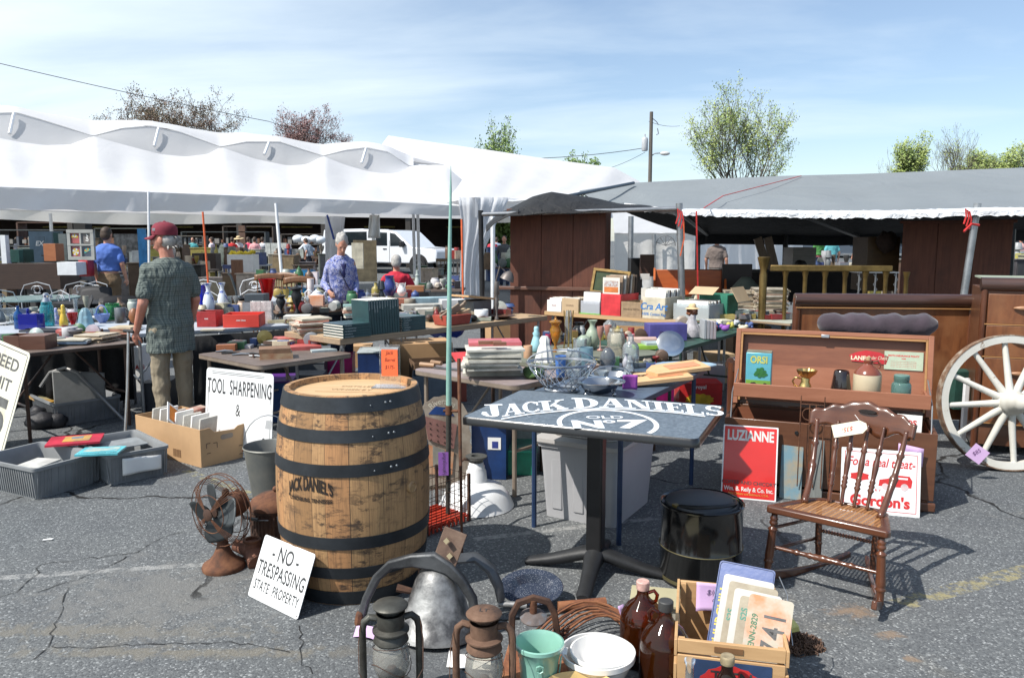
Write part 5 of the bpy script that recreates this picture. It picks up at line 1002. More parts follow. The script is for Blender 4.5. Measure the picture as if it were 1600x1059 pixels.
m=MB(); P=[(-hw-.012,-.03),(hw+.012,-.03),(hw+.02,-.005),(hw-.06,D-.04),(hw-.11,D+.02),(-hw+.11,D+.02),(-hw+.06,D-.04),(-hw-.02,-.005)]
ip=[(x*.80,.045+(y)*.83) for x,y in P]; k=len(P)
zf=lambda y:sh+.012-.03*max(0,y)*0
m.add([(x,y,sh-.016) for x,y in P]+[(x,y,sh+.016) for x,y in P]+[(x,y,sh+.016) for x,y in ip]+[(x,y,sh-.016) for x,y in ip],[(i,(i+1)%k,k+(i+1)%k,k+i) for i in range(k)]+[(k+i,k+(i+1)%k,2*k+(i+1)%k,2*k+i) for i in range(k)]+[(3*k+i,3*k+(i+1)%k,(i+1)%k,i) for i in range(k)]+[(2*k+i,2*k+(i+1)%k,3*k+(i+1)%k,3*k+i) for i in range(k)]); m.build('seat_frame',WALX,t,bev=.009,seg=3)
def cane():
    m,nt,p=newmat('woven_cane'); L=nt.links.new; out=nt.nodes['Material Output']; c=coords(nt); sp=nn(nt,'ShaderNodeSeparateXYZ'); L(c,sp.inputs[0])
    def s(v,f,th): return mth(nt,'LESS_THAN',mth(nt,'ABSOLUTE',mth(nt,'SUBTRACT',mth(nt,'FRACT',mth(nt,'MULTIPLY',v,f)),.5)),th)
    hole=mth(nt,'MULTIPLY',s(sp.outputs[0],62,.26),s(sp.outputs[1],62,.26)); p.inputs['Base Color'].default_value=(.42,.23,.085,1); p.inputs['Roughness'].default_value=.55
    cc=mixc(nt,s(sp.outputs[0],31,.2),(.42,.20,.075),(.30,.13,.05)); L(cc,p.inputs['Base Color'])
    tr=nn(nt,'ShaderNodeBsdfTransparent'); mm=nn(nt,'ShaderNodeMixShader'); L(hole,mm.inputs[0]); L(p.outputs[0],mm.inputs[1]); L(tr.outputs[0],mm.inputs[2]); L(mm.outputs[0],out.inputs[0]); return m
m=MB(); m.add([(x,y,sh+.008) for x,y in ip],[tuple(range(k))]); m.build('cane_seat',cane(),t,smooth=0)
yb_=D-.035
for i in range(6):
    x0=-hw+.10+(2*hw-.20)*i/5; x1=x0*1.22; outer=i in (0,5)
    if outer:
        sg=-1 if i==0 else 1
        m=MB(); N=30; pts=[];rr=[]
        for j in range(N+1):
            s_=j/N; pts.append((sg*(hw-.075)+sg*(.035*s_)+0,yb_-.10*(1-s_)**3+.11*s_,sh+.01+.37*s_)); rr.append(.016-.005*s_+.006*sum(math.exp(-((s_-b_)/.014)**2) for b_ in (.35,.39,.43,.70)))
        m.tube(pts,rr,12); m.build('back_post',WAL,t,smooth=180)
    else: turned((x0,yb_,sh+.012),(x1,yb_+.115,sh+.385),.0098,[(.22,.016,.7),(.27,.012,.6),(.32,.012,.5),(.68,.016,.7),(.73,.012,.6),(.5,.09,.35)]).build('spindle',WAL,t,smooth=180)
m=MB(); N=60; T_=[];B_=[]
for i in range(N+1):
    u=-1+2*i/N; x=u*(hw-.005); T_.append((x,.125-.055*u*u-.012*abs(u)+.006*sin(u*19)*(.4+abs(u))+.012*math.exp(-(u/.25)**2))); B_.append((x*.985,.0+.018*cos(u*9)-.012+.020*(abs(u)>.9)))
def rail(u_,v_,o_=0):
    i=min(int(u_*N+.5),N); a_=T_[i];b_=B_[i]; u=-1+2*u_; x=b_[0]+(a_[0]-b_[0])*v_; z=b_[1]+(a_[1]-b_[1])*v_; return (x,yb_+.115+.02*v_+.045*(1-u*u)-.02+o_,sh+.355+z)
m.grid(lambda u_,v_:rail(u_,v_),N,6); m.build('crest_rail',WALX,t,smooth=60,solid=.02)
m=MB(); m.M=TM(.02,yb_+.115+.016,sh+.355+.088)@RM(rx=R(90)); m.lathe([(0,0),(.035,.0),(.03,.004),(0,.004)],20,sx=1.2,sy=.3); m.build('hand_hole',plain((.012,.006,.004)),t)
m=turned((-hw+.01,.0,.165),(hw-.01,.0,.165),.0105,[(.25,.01,.5),(.38,.01,.6),(.42,.01,.5),(.5,.05,.7),(.58,.01,.5),(.62,.01,.6),(.75,.01,.5)]); m.build('stretcher',WAL,t,smooth=180)
m=MB(); N=90; m.tube([(-hw+.12+(2*hw-.24)*i/N,D-.01,.20) for i in range(N+1)],[.0085+.002*sin(i*1.3) for i in range(N+1)],8); m.build('stretcher',WAL,t,smooth=180)
for s_ in (-1,1):
    for z in (.15,.25): m=MB(); m.tube([(s_*(hw-.01),0,z),(s_*(hw-.11),D,z+.01)],.008,8); m.build('side_stretcher',WAL,t,smooth=180)
Mch=TM(*((fl_+fr_)/2))@t.rotation_euler.to_matrix().to_4x4()
q=Mch@Vector((-.03,yb_+.05,sh+.375)); t=thing('price_tag','large cream price tag tied to the crest of the rocking chair','tag'); m=MB(); m.M=TM(q.x,q.y,q.z)@RM(rz=R(-38),rx=R(80))@RM(rz=R(18)); m.prism([(-.08,-.03),(.05,-.03),(.075,-.012),(.075,.012),(.05,.03),(-.08,.03)],0,.001); m.build('card',mat('cream_card',(.76,.72,.58),.8,0,.05,5),t)
m=MB(); m.M=TM(q.x,q.y,q.z)@RM(rz=R(-38),rx=R(80))@RM(rz=R(18)); m.text('$35-',.028,M=TM(-.01,.008,.0018)@RM(rz=PI),shear=.3); m.build('handwriting',REDINK,t,smooth=0); m=MB(); m.M=TM(q.x,q.y,q.z)@RM(rz=R(-38),rx=R(80))@RM(rz=R(18)); m.tube([(.065,0,.002),(.05,.03,.01),(.03,.06,-.02)],.0012,4); m.build('string',WPAPER,t)
# ================= tables and goods in the middle =================
ORD=['first','second','third','fourth','fifth','sixth','seventh','eighth','ninth','tenth','eleventh','twelfth','thirteenth','fourteenth','fifteenth','sixteenth','seventeenth','eighteenth','nineteenth','twentieth']
def ftable(name,label,A,B,width,z,th,top,edge,leg,rad=.01,lr=.014,ext=0,inset=.07,brace=True,group=None):
    A=Vector((A[0],A[1],0)); B=Vector((B[0],B[1],0)); d=(B-A); L_=d.length+ext; rz=math.atan2(d.y,d.x)
    t=thing(name,label,'table',A,rz,group)
    m=MB(); m.prism(rrect(L_,width,rad),z-.006,z); m.build('tabletop',top,t)
    m=MB(); m.prism(rrect(L_,width,rad),z-th,z-.0065); m.build('edge',edge,t,bev=min(.006,th/4))
    for x in (inset,L_-inset):
        for y in (inset,width-inset): m=MB(); m.tube([(x,y,0),(x,y,z-th)],lr,8); m.build('leg',leg,t)
        if brace: m=MB(); m.tube([(x,inset,.28),(x,width-inset,.28)],lr*.7,6); m.tube([(x,width/2,.28),(x+(.32 if x<L_/2 else -.32),width/2,z-th)],lr*.6,6); m.build('leg_brace',leg,t)
    return t
TOPB=mat('brown_vinyl_top',(.16,.12,.10),.6,0,.3,8); TOPG=mat('grey_plastic_top',(.42,.45,.50),.5,0,.15,6); TOPW=wood('pale_plank_top',(.50,.36,.22),(.36,.25,.15),0,4,.7,k=10); EDGW=wood('grey_plank_edge',(.36,.26,.17),(.24,.17,.11),0,5,.8,k=12)
TOPGR=mat('dark_green_top',(.025,.075,.055),.5,0,.2,7); TOPO=mat('olive_board_top',(.16,.17,.13),.7,0,.25,7); TOPBL=mat('blue_grey_top',(.085,.12,.17),.45,0,.35,11); LEGBL=plain((.03,.06,.14),.4,.2); TOPP=mat('taupe_vinyl',(.30,.24,.23),.55,0,.22,8); TAN=mat('tan_metal',(.34,.27,.21),.4,.3,.3,8); BRONZE=mat('bronze_leg',(.10,.06,.045),.4,.5,.3,8)
Z1=.70; Zk=.655
a1=at(51,551,Z1); b1=at(214,535,Z1); dd=(b1-a1); a0=a1-dd*.14
ftable('folding_table','brown folding table holding magazines at the left behind the speed limit sign',a0,b1,.66,Z1,.03,TOPB,mat('dark_wood_edge',(.06,.035,.025),.5),BRONZE)
ftable('folding_table','grey folding table of coloured glassware behind the brown magazine table',at(-60,524,.74),at(200,513,.74),.75,.74,.03,TOPG,TOPG,STEEL)
ftable('folding_table','light grey folding table under the red cardboard trays',at(205,522,.74),at(452,508,.74),.75,.74,.035,TOPG,mat('grey_edge',(.30,.34,.39),.4),STEEL)
ftable('card_table','brown card table with old leather books beside the white sharpening sign',at(306,553,Zk),at(404,572,Zk),.84,Zk,.035,TOPB,TAN,TAN,rad=.06)
WT=ftable('trestle_table','long pale wooden table carrying the dark green encyclopedias',at(531,530,.76),at(856,493,.76),.80,.76,.05,TOPW,EDGW,STEEL)
ftable('trestle_table','pale wooden table carrying the row of record crates',at(850,486,.76),at(1100,504,.76),.7,.76,.045,TOPW,wood('pine_edge',(.55,.36,.18),(.45,.28,.13),0,4,.7),STEEL)
ga=at(1056,547,.74); gb=at(1160,517,.74)
ftable('folding_table','dark green folding table in the middle right with toys and boxes',ga,gb,.72,.74,.03,TOPGR,mat('green_edge',(.02,.07,.05),.4),plain((.02,.05,.04),.4),ext=.25)
ftable('folding_table','olive board table of figurines, vases and candlesticks behind the basket',at(842,572,.73),at(1046,552,.73),.80,.73,.03,TOPO,TOPO,BRONZE)
l1=at(832,822);l2=at(964,850);l3=at(1082,755); ax_=(l2-l1).normalized(); bx_=(l3-l2); bx_=(bx_-ax_*bx_.dot(ax_)).normalized()
A_=l1-ax_*.04-bx_*.05; B_=l2+ax_*.06-bx_*.05
ftable('folding_table','blue grey folding table of silverware directly behind the lettered pedestal table',A_,B_,1.26,.735,.03,TOPBL,plain((.06,.09,.15),.4),LEGBL,inset=.05,brace=False)
ftable('card_table','taupe card table with a tall pile of magazines behind the spear',at(642,577,Z1),at(806,603,Z1),.88,Z1,.035,TOPP,TAN,TAN,rad=.07)
ftable('folding_table','long folding table with cleared white top behind the newspaper stacks',at(1110,494,.76),at(1235,505,.76),.9,.76,.03,mat('pale_green_grey_top',(.42,.43,.36),.7),EDGW,STEEL)
# ---- generic goods ----
def book(label,p,w_,d_,h_,rz,c,title=None,group=None,rough=.5,name='book',cat='book',tcol=None,rx=0):
    t=thing(name,label,cat,p,rz,group,rot=(rx,0,rz)); cm=c if not isinstance(c,tuple) else plain(c,rough); e=min(.003,h_*.2)
    m=MB(); m.box((0,0,e/2),(w_,d_,e)); m.box((0,0,h_-e/2),(w_,d_,e)); m.box((0,-d_/2+e/2,h_/2),(w_,e,h_-2*e)); m.build('cover',cm,t)
    m=MB(); m.box((0,e/2,h_/2),(w_-.008,d_-.008-e,h_-2*e-.0006)); m.build('pages',PAPER,t)
    if title: m=MB(); m.text(title,min(h_*.62,.03),M=TM(-w_*.44,-d_/2-.0006,h_*.28)@RM(rx=R(90)),al='L',bold=.02); m.build('spine_title',tcol or WPAPER,t,smooth=0)
    return t
def pile(px,py,z,n,w_,d_,hs,cols,lab,rz=0,name='magazine',cat='magazine',jit=.02,group=None,seed=0,scp=.0,title=None):
    r=random.Random(seed+int(px)); p=at(px,py,z)+Vector((0,d_/2,0)); zz=z+.001; hl=[]
    for i in range(n): hl.append(hs*r.uniform(.6,1.4))
    for i in range(n):
        h_=hl[i]; k=n-1-i; w=('topmost '+name if k==0 else ORD[min(k,19)]+' '+name+' from the top')
        book(w+' of '+lab,(p.x+r.uniform(-jit,jit),p.y+r.uniform(-jit,jit),zz),w_*r.uniform(.92,1.04),d_*r.uniform(.92,1.04),h_,rz+r.uniform(-.12,.12)*(1 if jit>.006 else .2),cols[i%len(cols)] if scp==0 else r.choice(cols),title[i%len(title)] if title else None,group or lab,name=name,cat=cat); zz+=h_+.0008
    return zz
PROF={'vase':[(.45,0),(.5,.02),(.75,.2),(.85,.4),(.6,.62),(.28,.78),(.3,.88),(.55,1),(.5,1),(.25,.88)],
'urn':[(.5,0),(.45,.05),(.2,.14),(.2,.2),(.7,.42),(.9,.62),(.6,.74),(.75,.8),(1,.84),(.95,.88),(.4,.9),(.15,.94),(.1,1),(0,1)],
'bottle':[(.9,0),(1,.02),(1,.6),(.85,.7),(.35,.8),(.3,.97),(.36,.98),(.36,1),(.25,1)],
'jar':[(.85,0),(.95,.03),(1,.1),(1,.75),(.85,.86),(.75,.88),(.78,.9),(.78,.99),(.7,1)],
'glass':[(.7,0),(.75,.02),(1,1),(.95,1),(.7,.05),(0,.05)],
'trumpet':[(.55,0),(.5,.03),(.25,.14),(.3,.25),(.62,.5),(.8,.8),(1,1),(.94,1),(.5,.5),(0,.3)],
'bowl':[(.4,0),(.42,.08),(.8,.5),(1,1),(.96,1),(.7,.45),(0,.15)],
'pitcher':[(.5,0),(.55,.03),(.95,.25),(1,.4),(.8,.62),(.55,.78),(.55,.88),(.68,1),(.62,1),(.5,.85)],
'globe':[(.3,0),(.6,.1),(1,.45),(.8,.8),(.4,.95),(.3,1),(.2,1)],
'cup':[(.6,0),(.85,.05),(1,.3),(1,1),(.94,1),(.9,.2),(0,.1)],
'bell':[(1,0),(.98,.03),(.75,.3),(.6,.7),(.3,.95),(0,1)],
'shade':[(1,0),(.95,.04),(.55,.55),(.3,.65),(.28,1),(0,1)],
'lamp':[(.7,0),(.7,.05),(.25,.12),(.4,.25),(.8,.4),(.6,.55),(.4,.62),(1,.68),(.7,.98),(.6,1)],
'teapot':[(.5,0),(.6,.04),(1,.4),(.9,.65),(.5,.8),(.55,.83),(.2,.9),(.12,.93),(.12,1),(0,1)],
'can':[(.98,0),(1,.01),(1,.99),(.98,1),(.9,1),(.9,.97),(0,.97)],
'cone':[(1,0),(.8,.25),(.62,.55),(.45,.7),(.5,.85),(.3,1),(0,1)],
'goblet':[(.8,0),(.78,.04),(.15,.1),(.12,.45),(.6,.6),(.95,.85),(.9,1),(.85,1),(.5,.62),(0,.58)],
'compote':[(.5,0),(.5,.05),(.15,.15),(.15,.45),(.5,.55),(1,1),(.95,1),(.5,.62),(0,.6)],
'taper':[(1,0),(1,.05),(.8,.6),(.68,.95),(.6,1),(.5,1),(.5,.9)],
'figure':[(.8,0),(.95,.05),(.85,.3),(.55,.55),(.45,.62),(.6,.72),(.35,.8),(.4,.9),(.3,.98),(0,1)]}
def vessel(name,label,cat,px,py,z,wpx,hpx,k,mt,Y=None,handle=None,stop=None,n=28,sy=1,group=None,flute=0,tilt=0):
    p=at(px,py,z) if Y is None else up(px,py,Y)
    s=mpp(p); r_=wpx*s/2; h_=hpx*s; p=Vector((p.x,p.y+r_*.5,p.z+.001)); t=thing(name,label,cat,p,R(tilt),group)
    m=MB(); pr=[(a*r_,b*h_) for a,b in PROF[k]]; pr=([(0,pr[0][1])] if pr[0][0]>0 else [])+pr
    m.lathe(pr,n,sy=sy)
    if flute:
        m.v=[Vector((v.x*(1+.10*cos(flute*math.atan2(v.y,v.x))),v.y*(1+.10*cos(flute*math.atan2(v.y,v.x))),v.z)) for v in m.v]
    m.build('body',mt,t,smooth=60)
    if handle: 
        sg=-1 if handle=='l' else 1; m=MB(); m.tube([(sg*r_*.6,0,h_*.86),(sg*r_*1.1,0,h_*.95),(sg*r_*1.5,0,h_*.8),(sg*r_*1.45,0,h_*.5),(sg*r_*.95,0,h_*.35)],r_*.10,8); m.build('handle',mt,t,smooth=180)
    if stop: m=MB(); m.lathe([(0,0),(r_*.26,0),(r_*.2,.1*h_),(r_*.3,.16*h_),(r_*.12,.24*h_),(0,.25*h_)],14); m.build('stopper',stop,t,loc=(0,0,h_))
    return t
def gbox(name,label,cat,px,py,z,wpx,hpx,dep,rz,mt,Y=None,lid=None,open_=False,txt=None,tm=None,ts=.04,inner=None,group=None,tilt=0,ty=.5):
    """box whose front face spans the pixels; px,py = bottom left of the front face"""
    p=at(px,py,z) if Y is None else up(px,py,Y); s=mpp(p); w_=wpx*s/max(.5,cos(rz)); h_=hpx*s
    t=thing(name,label,cat,p+Vector((0,0,.001)),rz,group,rot=(0,tilt,rz)); th=.005
    m=MB()
    if open_:
        m.box((w_/2,0,h_/2),(w_,th,h_)); m.box((w_/2,dep,h_/2),(w_,th,h_)); m.box((0,dep/2,h_/2),(th,dep-th,h_)); m.box((w_,dep/2,h_/2),(th,dep-th,h_)); m.box((w_/2,dep/2,th/2),(w_-th,dep-th,th))
    else: m.box((w_/2,dep/2,h_/2),(w_,dep,h_))
    m.build('body',mt,t,bev=.002)
    if lid: m=MB(); m.box((w_/2,dep/2,h_+.008),(w_+.012,dep+.012,.014)); m.build('lid',lid,t,bev=.003)
    if txt: 
        m=MB(); ls=txt.split('|')
        for i,s_ in enumerate(ls): m.text(s_,ts*(1 if i==0 else .45),M=TM(w_/2,-th/2-.0012,h_*ty-i*ts*.55)@RM(rx=R(90)),bold=.02,shear=.2 if ts>.06 else 0)
        m.build('printing',tm or INK,t,smooth=0)
    if inner:
        kk,cols=inner; r=random.Random(int(px)); n=kk; hh=h_*1.05
        for i in range(n):
            m=MB(); y=.012+(dep-.03)*(i+.5)/n; m.box((w_/2+r.uniform(-.01,.01),y,hh*.53+r.uniform(0,.02)),(w_*.86,max(.003,(dep-.03)/n*.5),hh),rx=R(r.uniform(-8,-2))); m.build('sleeve',cols[i%len(cols)],t)
    return t
CB=plain((.01,.02,.42),.15,0,.5); GCY=glass('turquoise_glass',(.10,.62,.72),.04,.25); GBL=glass('blue_glass',(.03,.22,.62),.04,.3); GCO=glass('cobalt_glass',(.02,.03,.45),.04,.45); GRE=glass('red_glass',(.75,.02,.02),.04,.35); GMI=glass('misty_blue_glass',(.45,.68,.78),.1,.4); GGR=glass('green_glass',(.05,.35,.12),.05,.3); GAM=glass('amber_press_glass',(.75,.36,.05),.06,.35); MILK=mat('milk_glass',(.72,.75,.78),.2,0,.06,8,bp=.02,coat=.4)
GCL=glass('frosty_glass',(.86,.91,.93),.06,.2); CHROME=mat('polished_silver',(.62,.62,.63),.14,1,.25,6,bp=.03); BRASS=mat('polished_brass',(.66,.47,.18),.28,.95,.3,9,bp=.05); DELFT=mat('blue_white_china',(.66,.70,.76),.2,0,.1,14,c2=(.05,.09,.42),lo=.55,hi=.60,coat=.4,bp=0); BISQ=mat('white_bisque',(.70,.70,.66),.5,0,.12,9)
# glassware table, left
Zg=.74
vessel('glass_bowl','fluted clear glass bowl at the left end of the glassware table','bowl',14,506,Zg,26,24,'compote',GCL,flute=8)
vessel('bottle','narrow blue glass bottle behind the cobalt square jar','bottle',28,514,Zg,13,36,'bottle',GBL)
gbox('jar','square cobalt blue glass jar on the glassware table','jar',29,515,Zg,30,24,.12,0,GCO); vessel('stopper','cobalt glass knob standing on the square blue jar','stopper',43,491,Zg+.122,5,9,'globe',GCO)
sb_=vessel('siphon_bottle','turquoise soda siphon bottle with metal head','bottle',72,510,Zg,20,38,'jar',GCY)
m=MB(); m.lathe([(.03,.225),(.04,.23),(.03,.25),(.022,.27),(.03,.29),(.02,.31),(0,.315)],16); m.tube([(0,0,.28),(.05,0,.285),(.06,0,.26)],.008,6); m.build('spout',CHROME,sb_)
vessel('figurine','small multicoloured clown figurine beside the siphon bottle','figurine',87,507,Zg,12,26,'figure',mat('clown_paint',(.7,.7,.72),.4,0,.5,40,c2=(.1,.15,.5)))
vessel('figurine','yellow bird shaped glass figurine between the clown and the red bowl','figurine',98,510,Zg,14,34,'figure',plain((.75,.5,.05),.2,0,.5)); vessel('glass_bowl','small red flared glass bowl on the glassware table','bowl',112,507,Zg,16,18,'bowl',GRE)
vessel('glass_vase','tall clear stemmed glass with light blue flowers','vase',119,505,Zg,8,38,'trumpet',GCL); vessel('glass_vase','misty blue handkerchief glass vase turned upside down','vase',131,511,Zg,27,30,'bell',GMI,flute=7)
for i,(px,c) in enumerate(((143,GCL),(150,GMI))): vessel('tumbler',('clear','pale blue')[i]+' glass tumbler left of the periwinkle basket','tumbler',px,500,Zg,9,18,'glass',c)
t=vessel('glass_basket','periwinkle blue glass basket with a looped handle','basket',157,505,Zg,24,14,'bowl',plain((.18,.28,.62),.2,0,.4),flute=6); m=MB(); m.tube([(.06*cos(R(a)),0,.06+.11*sin(R(a))) for a in range(0,181,15)],.006,8); m.build('handle',plain((.18,.28,.62),.2,0,.4),t)
vessel('glass_bowl','dark green pressed glass bowl behind the metal tankard','bowl',174,500,Zg,24,26,'jar',GGR,flute=10)
pile(186,527,Z1,9,.20,.24,.0085,[(.62,.30,.22),(.55,.40,.28),(.62,.52,.36)],'the pink edged stack beside the capped man',rz=.1)
vessel('tankard','grey pewter tankard standing on the pink edged magazine stack','tankard',187,505,Z1+.09,17,24,'can',mat('pewter',(.20,.21,.22),.4,.7,.3,9),handle='r')
vessel('wooden_bowl','brown round wooden dish leaning beside the tankard','dish',208,506,Z1+.09,16,24,'globe',wood('round_dish',(.30,.12,.05),(.18,.07,.03)))
pile(138,536,Z1,7,.26,.24,.009,[(.55,.47,.36),(.50,.40,.28),(.42,.33,.22)],'the cream paper stack on the brown table',rz=-.2,jit=.03)
pile(104,540,Z1,4,.24,.22,.009,[(.60,.55,.44),(.15,.22,.32),(.5,.52,.5)],'the low paper stack near the brown boxes',rz=.15,jit=.03)
book('white papers with a black case on top near the tankard',at(140,510,Z1)+Vector((0,.1,.075)),.2,.2,.012,.5,(.74,.74,.72))
gbox('wooden_box','long brown wooden box at the left end of the brown table','box',6,543,Z1,24,18,.2,.05,wood('redbrown_box',(.16,.075,.05),(.10,.045,.03)),open_=True)
gbox('wooden_box','brown wooden drawer box with rounded end beside the long box','box',31,547,Z1,38,22,.2,.1,wood('redbrown_box',(.16,.075,.05),(.10,.045,.03)))
gbox('tray','dark grey steel tray lying behind the brown boxes','tray',30,526,Z1+.001,110,10,.16,.06,mat('dark_tray',(.06,.065,.08),.4,.4),open_=True)
# delft vases, red trays
vessel('vase','blue and white china vase with flared lip, left of the pair','vase',325,495,Zg,22,52,'vase',DELFT); vessel('vase','blue and white china vase, right of the pair','vase',347,492,Zg,20,50,'vase',DELFT); vessel('vase','royal blue glass vase hidden behind the left china vase','vase',317,490,Zg,14,44,'glass',CB)
TRED=mat('red_card',(.70,.06,.04),.55,0,.1,6)
gbox('cardboard_tray','open bright red cardboard tray with white lettering on the grey table','tray',349,512,Zg,54,20,.30,.12,TRED,open_=True,txt='mini bites',tm=WPAPER,ts=.022)
gbox('cardboard_tray','dark red cardboard box partly behind the man and the open red tray','tray',308,511,Zg,30,24,.2,0,plain((.42,.03,.03),.5),open_=True,txt='mini',tm=WPAPER,ts=.02)
book('thin stack of cream leaflets in front of the red tray',at(330,517,Zg)+Vector((0,.05,0)),.2,.09,.012,.05,(.62,.57,.46))
vessel('vase','tall ruby red glass trumpet vase beside the tent pole','vase',417,486,Zg,27,50,'trumpet',GRE); 
for i,(px,lb_) in enumerate(((392,'left'),(408,'right'))): gbox('bagged_goods','clear plastic bag of pale goods, the %s one of the two before the ruby vase'%lb_,'bag',px,505,Zg,17,34,.06,0,mat('bagged_stuff',(.66,.64,.62),.25,0,.45,22,coat=.5,bp=.5),open_=False)
vessel('iron_figure','black iron hand pump with curved handle behind the red tray','pump',378,492,Zg,14,30,'urn',DARKM); m=MB(); p=at(372,492,Zg); m.tube([(p.x,p.y,Zg),(p.x-.01,p.y,Zg+.25),(p.x-.06,p.y,Zg+.42),(p.x-.09,p.y,Zg+.45)],.014,6); tag(m.build('iron_bar',mat('dark_iron',(.09,.10,.10),.5,.5)),'curved dark iron bar standing behind the red tray','bar')
gbox('lidded_box','dark grey metal cash box between the iron bar and the bags','box',383,494,Zg,30,34,.2,0,mat('slate_metal',(.07,.085,.10),.5,.3))
for i,(px,w_,h_) in enumerate(((338,10,22),(358,12,26),(371,14,30),(352,10,16))): vessel('glass_dish','small clear glass piece, %s from the left among the crystal behind the red tray'%ORD[i],'glass',px,492-i%2*3,Zg,w_,h_,'compote' if i%2 else 'goblet',GCL)
book('pile of creased ivory cloth at the right end of the grey table',at(430,505,Zg)+Vector((0,.05,0)),.16,.1,.03,.2,(.62,.55,.35),name='folded_cloth',cat='cloth')
# second row table behind: urns, pitcher
ftable('folding_table','brown wood topped table under the black urns behind the grey table',up(432,505,8.0),up(640,505,8.6),.8,.80,.04,wood('urn_table',(.20,.12,.07),(.12,.07,.045)),DARKM,STEEL)
Zu=.80
vessel('urn','black cast urn with lid left of the grey haired woman','urn',463,490,Zu,19,46,'urn',DARKM); vessel('urn','black cast urn partly hidden behind the tent pole','urn',438,490,Zu,17,32,'urn',DARKM)
vessel('pitcher','plain white china pitcher in front of the woman in the floral cardigan','pitcher',525,480,Zu,25,27,'pitcher',mat('blue_white_pitcher',(.62,.68,.78),.2,0,.05,5,coat=.4,bp=0),handle='l'); vessel('teapot','white china teapot left of the plain white pitcher','teapot',494,480,Zu,24,28,'teapot',MILK,handle='l')
t=gbox('box','orange and cream printed box below the white pitcher','box',483,484,Zu,22,22,.1,.05,mat('orange_cream',(.66,.50,.40),.6,0,.6,5,c2=(.75,.25,.08)))
vessel('vase','large deep blue ceramic vase in front of the red shirt','vase',608,463,.86,22,32,'pitcher',plain((.035,.05,.22),.3,0,.3),Y=9.2); vessel('vase','white ceramic ewer right of the large blue vase','vase',627,463,.86,15,20,'pitcher',WCER,Y=9.2)
for i,(px,c,k,w_,h_) in enumerate(((480,GCL,'goblet',10,18),(505,GCL,'jar',12,20),(513,MILK,'bowl',18,10),(548,GCL,'compote',16,16),(560,plain((.05,.08,.3),.2),'jar',22,26),(574,GCL,'bottle',9,22),(586,plain((.25,.2,.14),.5),'urn',14,28),(596,plain((.04,.05,.06),.4),'lamp',12,40),(470,GCL,'bowl',18,10),(456,MILK,'figure',12,22),(640,plain((.3,.26,.2),.6),'can',18,12))):
    vessel('glassware','%s piece from the left among the china and glass on the urn table'%ORD[i],'glassware',px,484-(i%3)*5,Zu,w_,h_,k,c,group='china and glass on the urn table')
ftable('folding_table','folding table with bottles and bric-a-brac behind the black urns',up(425,480,9.6),up(660,480,10.2),.9,.80,.03,TOPG,TOPG,STEEL)
r=random.Random(31); colz=[((.62,.62,.60),'white'),((.62,.62,.60),'white'),((.30,.04,.035),'red'),((.05,.15,.07),'green'),((.52,.46,.35),'cream'),((.52,.46,.35),'cream'),((.20,.13,.08),'brown'),((.14,.09,.06),'brown'),((.07,.11,.26),'blue'),((.32,.34,.36),'grey'),((.20,.21,.22),'grey'),((.42,.32,.08),'yellow'),((.05,.05,.05),'black')]
kinds=[('bottle','bottle'),('jar','jar'),('vase','vase'),('bowl','bowl'),('teapot','teapot'),('figurine','figure'),('lamp','lamp'),('can','can'),('goblet','goblet')]
def tint(c,r): k=r.uniform(.7,1.15); return tuple(max(.01,min(.8,x*k*r.uniform(.9,1.1))) for x in c)
def jumble(where,px0,px1,Y,z,n,seed,h0=10,h1=26,w0=8,w1=18,boxes=.3,A=None,B=None,dep=.35):
    r=random.Random(seed); k=1230/(Y*.99); seen={}
    for i in range(n):
        px=px0+(px1-px0)*(i+.5)/n+r.uniform(-3,3); c,cn=r.choice(colz); kn,kp=r.choice(kinds); p=up(px,450,Y+r.uniform(.1,.5)) if A is None else A.lerp(B,(i+.5)/n)+Vector((-(B-A).normalized().y,(B-A).normalized().x,0))*r.uniform(.05,dep); p.z=z; k=1/mpp(p)
        w_=r.uniform(w0,w1)/k; h_=r.uniform(h0,h1)/k; isb=r.random()<boxes; nm='box' if isb else kn
        lab='%s %s, %s thing from the left on %s'%(cn,nm,ORD[i],where) if n<=20 else '%s %s on %s'%(cn,nm,where)
        m=MB()
        if isb: m.box((0,0,h_*.35),(w_*1.2,w_,h_*.7),rz=r.uniform(-.4,.4))
        else:
            if kp=='bowl': h_*=.5
            m.lathe([(0,0)]+[(a*w_/2,b*h_) for a,b in PROF[kp]],16)
        if isb: q=-w_/2-.0008; m.M=RM(rz=r.uniform(-.4,.4)) if 0 else Matrix.Identity(4); m.box((0,0,h_*.7+.0006),(w_*.8,w_*.6,.001),1,rz=r.uniform(-.4,.4))
        elif r.random()<.3: m.v=[Vector((v.x,v.z-h_/2,v.y+w_/2)) for v in m.v]
        o=m.build(nm,[plain(tint(c,r),.45),plain(tint(r.choice(colz)[0],r),.5)],loc=p+Vector((0,0,.001)),smooth=50); tag(o,lab,nm,'small goods on '+where)
jumble('the bottle table behind the black urns',430,655,9.7,.80,18,5,14,34,9,17,.15)
